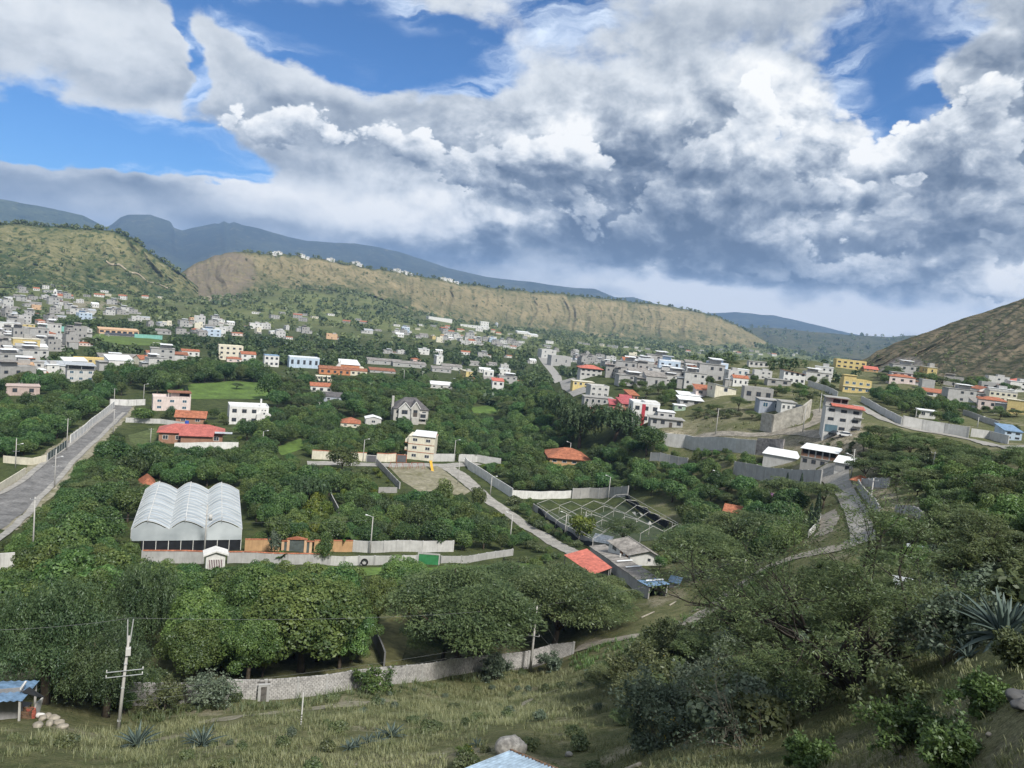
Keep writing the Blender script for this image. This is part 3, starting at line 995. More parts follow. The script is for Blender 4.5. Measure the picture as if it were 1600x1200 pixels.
M_ASPH=mat('asphalt',(0.215,0.212,0.210),0.9,0.22,0.25,scale2=1.6)
M_DIRT=mat('dirt_track',(0.34,0.31,0.26),0.95,0.22,0.5,scale2=2.5)
M_PATH=mat('path_soil',(0.30,0.275,0.22),0.95,0.25,0.8,col2=(0.17,0.16,0.10),scale2=3.0)
M_COBBLE=mat('cobble_road',(0.37,0.355,0.325),0.95,0.16,0.4,scale2=3.0)
M_PAVE=mat('pavement',(0.33,0.32,0.30),0.95,0.18,0.6)
M_LAWN=mat('lawn_grass',(0.115,0.190,0.040),0.95,0.20,0.12,scale2=0.7)
M_FIELD=mat('sports_turf',(0.115,0.175,0.040),0.95,0.15,0.06,scale2=0.5)
M_DRYLAWN=mat('dry_lawn',(0.170,0.165,0.070),0.95,0.20,0.3,scale2=1.1)
M_BARE_LOT=mat('bare_lot',(0.31,0.285,0.22),0.95,0.20,0.15,col2=(0.15,0.145,0.075),scale2=0.8)
M_VERGE=mat('sandy_verge',(0.36,0.33,0.27),0.95,0.22,0.4,col2=(0.16,0.155,0.08),scale2=1.5)
ROAD_L=[(-40,830),(0,800),(30,775),(75,738),(110,706),(150,672),(180,648),(192,634)]
strip('road_verge',ROAD_L,[14.5,14.5,14.5,14.0,13.5,12.5,11.5,10],M_VERGE,0.09,wn=1.2)
strip('asphalt_road',ROAD_L,[9.5,9.5,9.5,9.5,9.0,8.5,8.5,8.0],M_ASPH,0.14)
strip('pavement',[(-45,795),(0,772),(35,752),(70,722),(108,696),(150,661),(178,640)],1.8,M_PAVE,0.26)
strip('pavement',[(-10,850),(30,815),(60,780),(100,740),(125,712),(160,680),(194,645)],1.5,M_PAVE,0.26)
strip('paved_road',[(845,556),(855,570),(870,588),(890,602),(908,616)],[12,11,10,9,8],M_PAVE,0.25)
strip('street',[(480,724),(560,726),(640,727),(700,728),(745,724)],6.0,M_PAVE,0.12)
strip('street',[(695,728),(715,740),(735,757),(760,780),(800,806),(850,838),(905,868)],[6.5,6.5,6,5,4.0,4.0,4.0],M_COBBLE,0.16,wn=0.4)
strip('dirt_track',[(900,1015),(960,1000),(1030,990),(1075,975),(1120,945),(1160,912),(1200,885),(1260,866),(1320,858),(1345,842)],[2.5,3,3.5,4,4,4,4,4,4,4],M_DIRT,0.14,wn=0.8)
strip('concrete_lane',[(1348,850),(1346,825),(1335,795),(1322,772),(1312,755),(1305,742),(1290,735),(1280,733)],[3.2,3.3,3.3,3.3,4,6,6,4],M_COBBLE,0.2)
strip('dirt_road',[(1035,679),(1100,681),(1170,680),(1220,675),(1258,668),(1279,658),(1283,648),(1275,640)],[3.5,4,4,4.5,5,5,4.5,4],M_DIRT,0.15,wn=0.5)
strip('dirt_road',[(1225,675),(1262,676),(1295,680),(1330,680)],4.0,M_DIRT,0.16)
strip('street',[(1340,634),(1360,645),(1385,658),(1420,670),(1470,678),(1530,690),(1600,700)],4.5,M_COBBLE,0.2)
strip('footpath',[(310,1130),(360,1122),(420,1115),(480,1108),(560,1100),(620,1094)],[1.2,1.8,2.0,2.0,1.8,0.8],M_PATH,0.03,0.4,wn=1.5)
strip('footpath',[(760,1130),(840,1085),(880,1075),(960,1055)],[0.6,0.8,0.7,0.4],M_PATH,0.03,0.4,wn=0.7)
strip('footpath',[(1283,838),(1296,818),(1292,802)],3.0,M_DIRT,0.12,wn=0.5)
patch('lawn',[(270,612),(300,600),(360,596),(430,598),(455,606),(440,624),(300,624)],M_LAWN,0.15,5)
patch('sports_field',[(150,522),(205,524),(262,534),(245,541),(190,539),(140,530)],M_FIELD,0.3,8)
patch('bare_lot',[(606,729),(686,729),(706,745),(735,768),(725,774),(660,772),(628,752)],M_BARE_LOT,0.12,2)
patch('lawn',[(430,700),(470,685),(480,700),(440,712)],M_LAWN,0.12,3)
patch('lawn',[(200,680),(245,668),(245,692),(205,698)],mat('yard_grass',(0.10,0.13,0.045),0.95,0.2,0.2,scale2=0.8),0.12,3)
patch('lawn',[(510,884),(650,890),(700,884),(830,880),(830,895),(690,905),(520,900)],M_LAWN,0.12,2)
patch('dry_lawn',[(577,990),(590,975),(628,958),(640,990),(625,1040),(603,1042)],M_DRYLAWN,0.10,1.5)
patch('lawn',[(1340,568),(1362,568),(1366,572),(1344,573)],M_LAWN,0.5,8)
patch('lawn',[(735,636),(770,632),(780,645),(740,646)],M_LAWN,0.15,4)
LANDMARKS=[(n,x,y) for n,x,y in(('the plastic greenhouse',290,850),('the grey panel wall',265,880),('the white gate house',336,890),('the orange gateway',463,862),('the round lamp post',579,866),('the green gate',669,882),('the forked pole',184,1141),('the blue roofed shack',20,1120),('the plank door',411,1095),('the dry lawn',605,1010),('the lamp arm pole',828,1051),('the boulder',797,1177),('the white marker post',471,1134),('the coral lean-to',915,890),('the corrugated long shed',985,905),('the small white house',1000,884),('the bare greenhouse frame',950,815),('the bare lot',660,750),('the cream three storey house',655,719),('the first garage door',580,721),('the overgrown plot',550,755),('the citrus hedge',485,825),('the long white wall',770,755),('the hip roofed bungalow',889,725),('the grand grey house',641,661),('the red roofed bungalow',298,693),('the white gabled house',388,664),('the rose white house',268,642),('the park lawn',360,610),('the white road wall',145,665),('the cream corner wall',50,725),('the road mesh fence',88,711),('the asphalt road foot',10,800),('the pale road pole',51,866),('the kerb pole',85,762),('the pink house',36,618),('the metal canopy house',126,597),('the long yellow house',141,574),('the sports field',205,533),('the peach stand',186,523),('the teal hoarding',97,518),('the church',86,464),('the red striped house',231,570),('the beige three storey house',360,563),('the pale blue house',475,575),('the chapel',540,584),('the long grey sheds',620,572),('the white cubic annexe',763,590),('the coral narrow house',777,614),('the red porched house',502,614),('the orange roof',547,668),('the paved road',868,585),('the red hip house',923,589),('the red roofed cluster',965,638),('the white cubic house',1007,662),('the retaining wall',1100,702),('the round lane acacia',1285,795),('the long block wall',1210,754),('the brick house',1277,731),('the tiled gatehouse',1340,760),('the concrete lane',1338,810),('the canal path',1280,830),('the dirt track bend',1190,888),('the fallen logs',1040,950),('the grassy mound',1120,655),('the slate blue house',1204,643),('the grey three storey house',1314,677),('the bright yellow house',1338,614),('the ridge yellow house',1329,577),('the white hilltop box',1160,589),('the blue ground floor house',1240,600),('the terracotta roofed house',1469,621),('the two window house',1448,654),('the pale street wall',1470,678),('the pale blue end house',1582,688),('the cream slope row',1566,628),('the coral bungalow',1594,602),('the building plot',1425,805),('the brush pole',1457,735),('the giant agave',1568,1000),('the slab rock',1585,1098),('the great acacia',1345,1085),('the white shelter',1425,985),('the track end',960,1005),('the creeping agaves',575,1160),('the pale agave',214,1163),('the yucca',366,1194),('the silos',778,512),('the mesa farm shed',688,502),('the white valley shed',1241,551),('the stepped concrete house',857,560),('the burnt mesa slope',330,455),('the left hill foot',120,448),('the eastern orange roof',1145,805),('the pink blossom',1200,778),('the skyline white house',1185,574))]
WAITING=[]
ORD=('','second','third','fourth','fifth','sixth','seventh','eighth','ninth','tenth','eleventh','twelfth','thirteenth','fourteenth','fifteenth')
def later(o,p,noun):
 WAITING.append((o,p,noun))
def label_waiting():
 groups={}
 LX=np.array([(x,y) for n,x,y in LANDMARKS],float)
 for o,p,noun in WAITING:
  a,b=proj(p)
  dx,dy=a-LX[:,0],(b-LX[:,1])*1.7
  d=np.hypot(dx,dy)
  i=int(np.argmin(d))
  rel=('behind' if dy[i]<0 else 'below') if abs(dy[i])>abs(dx[i])*0.9 else 'beside'
  vx,vy=dx[i],dy[i]
  best,j=1e9,None
  for k in range(len(LX)):
   if k==i:
    continue
   wx,wy=LX[k,0]-LX[i,0],(LX[k,1]-LX[i,1])*1.7
   n=math.hypot(wx,wy)*math.hypot(vx,vy)+1e-6
   c=(wx*vx+wy*vy)/n
   if c>0.5 and d[k]/(c+0.05)<best:
    best,j=d[k]/(c+0.05),k
  t=f' towards {LANDMARKS[j][0]}' if j is not None else ''
  groups.setdefault((noun,rel,LANDMARKS[i][0],t),[]).append((d[i],o))
 for(noun,rel,l1,t),lst in groups.items():
  lst.sort(key=lambda q:q[0])
  for q,(_,o) in enumerate(lst):
   pre='' if len(lst)==1 else(('nearest ' if q==0 else f'{ORD[q]} ') if q<len(ORD) else 'farther ')
   o['label']=f'{pre}{noun} {rel} {l1}{t}'.strip()
 for o in SC.objects:
  t=o.get('label')
  while t and len(t.split())>16 and any(w in t.split() for w in('the','a')):
   w=t.split()
   k=max(i for i,q in enumerate(w) if q in('the','a'))
   t=' '.join(w[:k]+w[k+1:])
   o['label']=t
# --------------------- buildings
def wm(name,c,**k):
 return mat(name,c,k.pop('rough',0.9),k.pop('var',0.10),k.pop('scale',0.5),streak=k.pop('streak',0.42),**k)
W={'white':wm('white_plaster',(0.68,0.68,0.665)),'cream':wm('cream_plaster',(0.68,0.645,0.53)),'yellow':wm('yellow_plaster',(0.62,0.50,0.23)),'pink':wm('pink_plaster',(0.50,0.40,0.37)),'grey':wm('grey_render',(0.40,0.40,0.395)),'block':wm('bare_block',(0.345,0.34,0.33),streak=0.35),'dgrey':wm('dark_render',(0.25,0.25,0.255)),'peach':wm('peach_plaster',(0.62,0.42,0.27)),'orange':wm('orange_plaster',(0.50,0.22,0.11)),'brick':wm('red_brick',(0.33,0.19,0.13)),'blue':wm('pale_blue_plaster',(0.48,0.58,0.70)),'lgrey':wm('pale_grey_plaster',(0.53,0.53,0.52)),'pinkwhite':wm('rose_white_plaster',(0.68,0.58,0.55)),'teal':wm('teal_paint',(0.22,0.48,0.42)),'tan':wm('tan_brick',(0.48,0.30,0.16)),'stonew':wm('stone_veneer',(0.46,0.45,0.42)),'bluegrey':wm('slate_blue_render',(0.36,0.40,0.47)),'green':wm('pale_green_paint',(0.36,0.47,0.38)),}
RF={'tile':mat('clay_tile',(0.43,0.165,0.095),0.85,0.22,0.8,scale2=3.0),'red':mat('red_roofing',(0.50,0.15,0.125),0.7,0.15,0.4,scale2=2.0),'coral':mat('coral_roofing',(0.56,0.17,0.125),0.6,0.10,0.4,scale2=1.5),'conc':wm('roof_concrete',(0.36,0.355,0.34),streak=0.0,var=0.2),'metal':mat('zinc_sheet',(0.58,0.61,0.64),0.45,0.15,0.5,metal=0.25,spec=0.4,scale2=2.0),'rust':mat('old_tile',(0.34,0.15,0.09),0.9,0.25,0.7,scale2=2.5),'shingle':mat('grey_shingle',(0.135,0.13,0.135),0.9,0.2,0.8,scale2=4.0),'fibro':mat('fibre_cement',(0.33,0.31,0.29),0.9,0.25,0.35,scale2=1.8),'white':mat('white_roof',(0.76,0.78,0.80),0.6,0.08,0.4),'blue':mat('blue_sheet',(0.22,0.36,0.55),0.45,0.12,0.5,metal=0.2,spec=0.4,scale2=2.0),'dark':mat('dark_sheet',(0.07,0.075,0.085),0.8,0.2,0.5),'maroon':mat('rose_red_roof',(0.43,0.11,0.12),0.75,0.16,0.5,scale2=2.0),}
GLASS=mat('window_glass',(0.045,0.055,0.07),0.12,0.15,0.6,spec=0.6)
GLASS_B=mat('blue_glass',(0.05,0.11,0.17),0.10,0.15,0.6,spec=0.6)
FRAME=mat('window_frame_paint',(0.62,0.62,0.60),0.7,0.05)
FRAME_D=mat('dark_frame',(0.10,0.09,0.085),0.7,0.05)
DOORM=mat('door_steel',(0.10,0.085,0.075),0.6,0.2)
DARK=mat('shaded_opening',(0.03,0.03,0.032),0.9,0.2)
def frame_mesh(name,mm):
 mb=MB()
 t=0.07
 mb.box(-0.5,0.5,-0.05,0.04,0,t).box(-0.5,0.5,-0.05,0.04,1-t,1)
 mb.box(-0.5,-0.5+t,-0.045,0.04,t,1-t).box(0.5-t,0.5,-0.045,0.04,t,1-t).box(-0.022,0.022,-0.035,0.03,t,1-t)
 return mb.mesh(name,mm)
def pane_mesh(name,mm):
 mb=MB()
 mb.add([(-0.45,-0.012,0.05),(0.45,-0.012,0.05),(0.45,-0.012,0.95),(-0.45,-0.012,0.95)],[(0,1,2,3)])
 return mb.mesh(name,mm)
def solid_win(name,mf,mp):
 mb=MB()
 t=0.08
 mb.box(-0.5,0.5,-0.05,0.04,0,t).box(-0.5,0.5,-0.05,0.04,1-t,1)
 mb.box(-0.5,-0.5+t,-0.045,0.04,t,1-t).box(0.5-t,0.5,-0.045,0.04,t,1-t)
 mb.add([(-0.45,-0.012,0.05),(0.45,-0.012,0.05),(0.45,-0.012,0.95),(-0.45,-0.012,0.95)],[(0,1,2,3)],1)
 return mb.mesh(name,[mf,mp])
WFR,WFRD=frame_mesh('window',FRAME),frame_mesh('window',FRAME_D)
WP,WPB=pane_mesh('pane',GLASS),pane_mesh('pane',GLASS_B)
WSOL=solid_win('window',FRAME,GLASS)
WSOLD=solid_win('window',FRAME_D,GLASS)
DOORME=MB()
DOORME.box(-0.5,0.5,-0.04,0.03,0,1).box(-0.42,0.42,-0.055,-0.04,0.06,0.46).box(-0.42,0.42,-0.055,-0.04,0.52,0.94)
DOORME=DOORME.mesh('door',DOORM)
def add_window(par,x,y,z,w,h,face=0.0,detail=False,dark=False,blue=False):
 """face: rotation about z of the outward normal; 0 looks along -y"""
 if detail:
  o=obj('window',WFRD if dark else WFR,par,(x,y,z),(0,0,face),(w,1,h))
  obj('pane',WPB if blue else WP,o)
 else:
  o=obj('window',WSOLD if dark else WSOL,par,(x,y,z),(0,0,face),(w,1,h))
 return o
def mpp_at(p):
 """metres per photograph pixel at a world point"""
 return float(np.dot(np.asarray(p,float),F_))/FPX
HOUSE_SPOTS=[]
def house(name,label,px,py,wpx,hpx,depth=8.0,yaw=0.0,col='white',roof='flat',rcol='conc',rows=1,cols=3,side=(0,0),detail=False,cat='house',group=None,door=None,dark=False,blue=False,roofh=None,over=0.35,wfrac=None,hfrac=0.42,pos=None,extra=None,tank=False,trim=None,skipwin=()):
 p=G(px,py) if pos is None else Vector(pos)
 k=mpp_at(p)
 Wd,H=wpx*k,hpx*k
 yaw=R(yaw)
 az=math.atan2(p.x,p.y)
 root=empty(name,p,-az+yaw,label,cat,group)
 h2=Wd/2
 HOUSE_SPOTS.append((p.x+math.sin(az-yaw)*depth/2,p.y+math.cos(az-yaw)*depth/2,math.hypot(Wd,depth)/2,Wd,depth,az-yaw,p.x,p.y))
 if pos is None:
  PROT.append((px-wpx*0.42,py-hpx*1.05,px+wpx*0.42,py-hpx*0.30,p.xy.length,1.0))
 base=-3.0
 rh=roofh if roofh is not None else(0.28*min(Wd,depth)*0.5+0.4)
 ov=over
 mb=MB()
 roofmb=MB()
 if roof in('flat','par'):
  top=H if roof=='par' else H-0.22
  mb.box(-h2,h2,0,depth,base,top)
  if roof=='par':
   t=0.15
   roofmb.box(-h2-0.03,h2+0.03,-0.03,t,top,top+0.55).box(-h2-0.03,h2+0.03,depth-t,depth+0.03,top,top+0.55)
   roofmb.box(-h2-0.028,-h2+t,t,depth-t,top,top+0.548).box(h2-t,h2+0.028,t,depth-t,top,top+0.548)
  else:
   roofmb.box(-h2-ov,h2+ov,-ov,depth+ov,top,top+0.22)
 elif roof=='shed':
  top=H
  mb.hexa([(-h2,0,base),(h2,0,base),(h2,depth,base),(-h2,depth,base)],[(-h2,0,top-rh),(h2,0,top-rh),(h2,depth,top),(-h2,depth,top)])
  a,b_=top-rh-rh/depth*ov+0.02,top+rh/depth*ov+0.02
  roofmb.hexa([(-h2-ov,-ov,a),(h2+ov,-ov,a),(h2+ov,depth+ov,b_),(-h2-ov,depth+ov,b_)],[(-h2-ov,-ov,a+0.1),(h2+ov,-ov,a+0.1),(h2+ov,depth+ov,b_+0.1),(-h2-ov,depth+ov,b_+0.1)])
 elif roof=='shedx':
  top=H
  mb.hexa([(-h2,0,base),(h2,0,base),(h2,depth,base),(-h2,depth,base)],[(-h2,0,top),(h2,0,top-rh),(h2,depth,top-rh),(-h2,depth,top)])
  s=rh/Wd*ov
  q0=[(-h2-ov,-ov,top+s+0.02),(h2+ov,-ov,top-rh-s+0.02),(h2+ov,depth+ov,top-rh-s+0.02),(-h2-ov,depth+ov,top+s+0.02)]
  roofmb.hexa(q0,[(a,b_,c+0.1) for a,b_,c in q0])
 elif roof=='gable':
  e=H-rh
  vs=[(-h2,0,base),(h2,0,base),(h2,depth,base),(-h2,depth,base),(-h2,0,e),(h2,0,e),(h2,depth,e),(-h2,depth,e),(-h2,depth/2,H),(h2,depth/2,H)]
  mb.add(vs,[(0,1,5,4),(2,3,7,6),(1,2,6,9,5),(3,0,4,8,7),(0,3,2,1)])
  s=rh/(depth/2)
  for sg in(0,1):
   y0,y1=(-ov,depth/2) if sg==0 else(depth+ov,depth/2)
   z0=e-s*ov+0.03
   q0=[(-h2-ov,y0,z0),(h2+ov,y0,z0),(h2+ov,y1,H+0.03),(-h2-ov,y1,H+0.03)]
   if sg:
    q0=q0[::-1]
   roofmb.hexa(q0,[(a,b_,c+0.13) for a,b_,c in q0])
 elif roof=='gabley':
  e=H-rh
  vs=[(-h2,0,base),(h2,0,base),(h2,depth,base),(-h2,depth,base),(-h2,0,e),(h2,0,e),(h2,depth,e),(-h2,depth,e),(0,0,H),(0,depth,H)]
  mb.add(vs,[(0,1,5,8,4),(2,3,7,9,6),(1,2,6,5),(3,0,4,7),(0,3,2,1)])
  s=rh/h2
  for sg in(-1,1):
   z0=e-s*ov+0.03
   q0=[(sg*(h2+ov),-ov,z0),(0,-ov,H+0.03),(0,depth+ov,H+0.03),(sg*(h2+ov),depth+ov,z0)]
   if sg>0:
    q0=q0[::-1]
   roofmb.hexa(q0,[(a,b_,c+0.13) for a,b_,c in q0])
 elif roof=='hip':
  e=H-rh
  mb.box(-h2,h2,0,depth,base,e)
  q=[(-h2-ov,-ov,e),(h2+ov,-ov,e),(h2+ov,depth+ov,e),(-h2-ov,depth+ov,e)]
  if Wd>=depth:
   r0,r1=(-h2+depth*0.45,depth/2,H),(h2-depth*0.45,depth/2,H)
  else:
   r0,r1=(0,Wd*0.45,H),(0,depth-Wd*0.45,H)
  vs=q+[(a,b_,c+0.14) for a,b_,c in q]+[r0,r1]
  if Wd>=depth:
   fs=[(4,5,9,8),(6,7,8,9),(5,6,9),(7,4,8)]
  else:
   fs=[(4,5,8),(5,6,9,8),(6,7,9),(7,4,8,9)]
  roofmb.add(vs,[(3,2,1,0),(0,1,5,4),(1,2,6,5),(2,3,7,6),(3,0,4,7)]+fs)
 part('wall',mb,W[col],root)
 part('parapet' if roof=='par' else 'roof',roofmb,RF[rcol] if rcol in RF else W[rcol],root)
 eave=H if roof in('flat','par','shedx') else(H-rh)
 sh=eave/max(1,rows)
 if trim:
  for r_ in range(1,rows):
   t_=MB()
   t_.box(-h2-0.06,h2+0.06,-0.07,0.03,r_*sh-0.12,r_*sh+0.1)
   part('string_course',t_,trim,root)
 ww=(wfrac or 0.5)*Wd/max(1,cols)
 if not wfrac:
  ww=min(ww,1.9 if sh>2.2 else 1.4)
 for r_ in range(rows):
  for c_ in range(cols):
   if(r_,c_) in skipwin:
    continue
   x=-h2+Wd*(c_+0.5)/cols
   if door is not None and r_==0 and c_==door:
    obj('door',DOORME,root,(x,0,0.02),None,(min(1.2,ww*0.9),1,min(2.1,sh*0.75)))
    continue
   add_window(root,x,0,r_*sh+sh*0.34,ww,sh*hfrac,0,detail,dark,blue)
  for sgn,n in((-1,side[0]),(1,side[1])):
   for c_ in range(n):
    y=depth*(c_+0.5)/n
    add_window(root,sgn*h2,y,r_*sh+sh*0.34,min(1.4,depth/n*0.45),sh*hfrac,R(90) if sgn>0 else R(-90),detail,dark,blue)
 if tank:
  t_=MB()
  t_.tube([(h2*0.4,depth*0.5,H-0.05),(h2*0.4,depth*0.5,H+1.1)],[0.55,0.5],10)
  part('water_tank',t_,mat('tank_plastic',(0.03,0.10,0.42),0.5,0.05),root)
 if extra:
  extra(root,Wd,H,depth,k)
 return root
M_STEEL=mat('galvanised',(0.50,0.52,0.53),0.5,0.1,1.0,metal=0.3)
M_CONCPOLE=mat('pole_concrete',(0.47,0.46,0.44),0.9,0.12,0.8)
M_COPING=RF['tile']
M_ROLLER=mat('roller_door',(0.13,0.13,0.14),0.6,0.15,0.7)
M_ROLLERB=mat('blue_roller_door',(0.11,0.18,0.22),0.6,0.15,0.7)
def x_garage(m_=None,x=-0.25,w=0.3,h=0.28):
 def f(root,Wd,H,dp,k):
  b=MB()
  b.box(Wd*(x-w/2),Wd*(x+w/2),-0.06,0.02,0.02,H*h)
  part('garage_door',b,m_ or M_ROLLER,root)
 return f
# --- named buildings of the middle ground -------------------
def x_pinkhouse(root,Wd,H,dp,k):
 b=MB()
 b.box(-Wd*0.02,Wd*0.5,dp*0.25,dp*0.8,H+0.02,H+2.4)
 part('roof_room',b,W['pinkwhite'],root)
 b=MB()
 b.box(-Wd*0.12,Wd*0.52,dp*0.05,dp*0.9,H+2.4,H+2.62)
 part('roof_slab',b,RF['rust'],root)
 b=MB()
 b.box(Wd*0.2,Wd*0.46,dp*0.25-0.05,dp*0.25,H+0.7,H+2.0)
 part('dark_opening',b,DARK,root)
 for x in(-0.1,0.49):
  b=MB()
  b.box(Wd*x-0.15,Wd*x+0.15,dp*0.08,dp*0.08+0.3,H,H+2.4)
  part('column',b,W['pinkwhite'],root)
house('house','rose white two storey house with arched blue windows behind a low wall beside the street end',268,642,54,20,9,4,'pinkwhite','par','pinkwhite',2,3,(0,2),True,blue=True,extra=x_pinkhouse)
house('house','small house with a red tiled gable roof behind the long red roofed bungalow',297,662,42,18,8,-5,'brick','gable','tile',1,2,(0,1),True,roofh=2.0,over=0.7)
def x_bungalow(root,Wd,H,dp,k):
 w2=Wd*0.24
 b=MB()
 z=H-2.5
 vs=[(-w2+2,-5.5,-3),(w2+2,-5.5,-3),(w2+2,0.2,-3),(-w2+2,0.2,-3),(-w2+2,-5.5,z),(w2+2,-5.5,z),(w2+2,0.2,z),(-w2+2,0.2,z)]
 b.add(vs,[(0,1,5,4),(1,2,6,5),(3,0,4,7),(4,5,6,7)])
 part('front_wing',b,W['brick'],root)
 b=MB()
 q=[(-w2+1.2,-6.4,z+0.02),(w2+2.6,-6.4,z+0.02),(w2+2.6,dp/2-1.5,H-0.5),(-w2+1.8,dp/2-1.5,H-0.5)]
 b.hexa(q,[(x,y,zz+0.14) for x,y,zz in q])
 part('front_roof',b,RF['red'],root)
 b=MB()
 q=[(w2+2.8,-1.6,z+0.5),(w2+9,-1.6,z+0.5),(w2+9,0.2,z+0.8),(w2+2.8,0.2,z+0.8)]
 b.hexa(q,[(x,y,zz+0.08) for x,y,zz in q])
 part('grey_canopy',b,RF['metal'],root)
 b=MB()
 b.tube([(-2,dp*0.6,H-0.6),(-2,dp*0.6,H+0.9)],[0.75,0.7],10)
 part('water_tank',b,mat('tank_plastic',(0.03,0.10,0.42),0.5,0.05),root)
house('house','long bungalow under bright red roofs with front wing and blue roof tank',298,693,92,27,11,-2,'brick','hip','red',1,5,(1,1),True,roofh=2.6,over=0.8,extra=x_bungalow)
def x_whitehouse(root,Wd,H,dp,k):
 b=MB()
 x0,x1=Wd*0.18,Wd*0.56
 z=H*0.62
 b.add([(x0,-2.5,-3),(x1,-2.5,-3),(x1,1,-3),(x0,1,-3),(x0,-2.5,z),(x1,-2.5,z),(x1,1,z),(x0,1,z),((x0+x1)/2,-2.5,z+2),((x0+x1)/2,1,z+2)],[(0,1,5,8,4),(1,2,6,5),(3,0,4,7),(5,6,9,8),(7,4,8,9),(2,3,7,9,6)])
 part('front_gable',b,W['white'],root)
 add_window(root,(x0+x1)/2,-2.5,z*0.45,1.8,1.3,0,True,True)
 add_window(root,(x0+x1)/2,-2.5,z+0.4,0.7,0.7,0,True,True)
 b=MB()
 b.box(Wd*0.3,Wd*0.34,dp*0.4,dp*0.5,H,H+3.2)
 part('chimney',b,W['white'],root)
house('house','white two storey house with a small front gable near the red roofed bungalow',388,664,58,28,10,6,'white','par','white',2,4,(0,2),True,dark=True,extra=x_whitehouse)
def x_tudor(root,Wd,H,dp,k):
 for(cx_,w_,zt,fy) in((-0.20,0.34,0.86,-1.6),(0.10,0.24,0.92,-2.4)):
  b=MB()
  x0,x1=Wd*(cx_-w_/2),Wd*(cx_+w_/2)
  e,t=H*(zt-0.26),H*zt
  xm=(x0+x1)/2
  b.add([(x0,fy,-4),(x1,fy,-4),(x1,1,-4),(x0,1,-4),(x0,fy,e),(x1,fy,e),(x1,1,e),(x0,1,e),(xm,fy,t),(xm,1,t)],[(0,1,5,8,4),(1,2,6,5),(3,0,4,7)])
  part('gabled_bay',b,W['lgrey'] if fy>-2 else W['stonew'],root)
  b=MB()
  for sg in(0,1):
   xe=x0-0.3 if sg==0 else x1+0.3
   q=[(xe,fy-0.4,e-0.2),(xm,fy-0.4,t+0.05),(xm,dp*0.4,t+0.05),(xe,dp*0.3,e-0.2)]
   if sg:
    q=q[::-1]
   b.hexa(q,[(a,c,d+0.14) for a,c,d in q])
  part('gable_roof',b,RF['shingle'],root)
  b=MB()
  for sg in(-1,1):
   b.bar((xm+sg*(xm-x0+0.3),fy-0.45,e-0.25),(xm,fy-0.45,t+0.02),0.12,0.3)
  part('bargeboard',b,mat('white_trim',(0.75,0.75,0.73),0.7,0.05),root)
  add_window(root,xm,fy,e*0.62,(x1-x0)*0.5,H*0.17,0,True,True)
 b=MB()
 b.box(Wd*0.0,Wd*0.2,-4.0,-2.4,-4,H*0.28)
 part('porch',b,W['stonew'],root)
 obj('door',DOORME,root,(Wd*0.1,-2.43,H*0.30),None,(2.0,1,H*0.17))
 b=MB()
 b.box(-Wd*0.5-0.9,-Wd*0.5+0.2,dp*0.3,dp*0.3+1.2,-4,H*1.03)
 part('chimney',b,W['stonew'],root)
 b=MB()
 b.box(Wd*0.24,Wd*0.44,-1.3,0.05,H*0.2,H*0.45)
 part('bay_window',b,W['lgrey'],root)
 add_window(root,Wd*0.34,-1.3,H*0.26,Wd*0.16,H*0.15,0,True,True)
house('house','grand grey stone house with steep shingle hip roof and two front gables',641,661,54,38,13,8,'stonew','hip','shingle',2,4,(1,1),True,roofh=5.2,over=0.5,dark=True,extra=x_tudor)
def x_yellow3(root,Wd,H,dp,k):
 b=MB()
 b.box(-Wd*0.30,Wd*0.50,-0.2,dp+0.2,H+0.02,H+0.16)
 part('roof_edge',b,RF['tile'],root)
 b=MB()
 q=[(-Wd*0.36,-0.5,H+0.25),(Wd*0.53,-0.5,H+0.25),(Wd*0.46,dp+0.3,H+0.9),(-Wd*0.36,dp+0.3,H+0.9)]
 b.hexa(q,[(x,y,z+0.1) for x,y,z in q])
 part('sheet_roof',b,RF['white'],root)
 for r_ in range(3):
  b=MB()
  b.box(-Wd*0.5-1.4,-Wd*0.5,dp*0.1,dp*0.85,r_*H/3+0.3,r_*H/3+1.3)
  part('balcony',b,W['cream'],root)
  b=MB()
  b.box(-Wd*0.5-1.45,-Wd*0.5+0.02,dp*0.08,dp*0.87,r_*H/3+0.1,r_*H/3+0.3)
  part('balcony_slab',b,RF['tile'],root)
house('apartment_house','cream three storey house with red floor bands standing alone on the street',656,719,41,37,9,-8,'cream','flat','cream',3,2,(2,0),True,cat='house',extra=x_yellow3,trim=RF['tile'],over=0.15)
house('house','bungalow with a broad terracotta hip roof rising from dense green trees',889,727,62,23,14,10,'tan','hip','tile',1,4,(1,1),False,roofh=3.3,over=1.0)
def x_modern(root,Wd,H,dp,k):
 b=MB()
 b.box(-Wd*0.16,-Wd*0.03,-0.12,0.02,-1,H*0.98)
 part('red_panel',b,mat('crimson_paint',(0.42,0.05,0.07),0.7,0.1),root)
 b=MB()
 b.box(-Wd*0.05,Wd*0.5,0.5,dp*0.9,H+0.02,H+0.9)
 part('upper_volume',b,W['white'],root)
house('house','white modern cubic house with a crimson vertical panel beside the grassy mound',1007,662,42,31,10,12,'white','par','white',2,3,(1,1),True,dark=True,extra=x_modern)
house('house','low grey block house with a flat slab porch in front of the white cubic house',1041,668,50,14,7,10,'grey','flat','conc',1,4,(0,1),True,door=2,over=0.7,dark=True)
house('house','small white flat roofed annex just behind the low grey block house',1040,657,26,14,6,10,'lgrey','flat','white',1,2,(0,0),False)
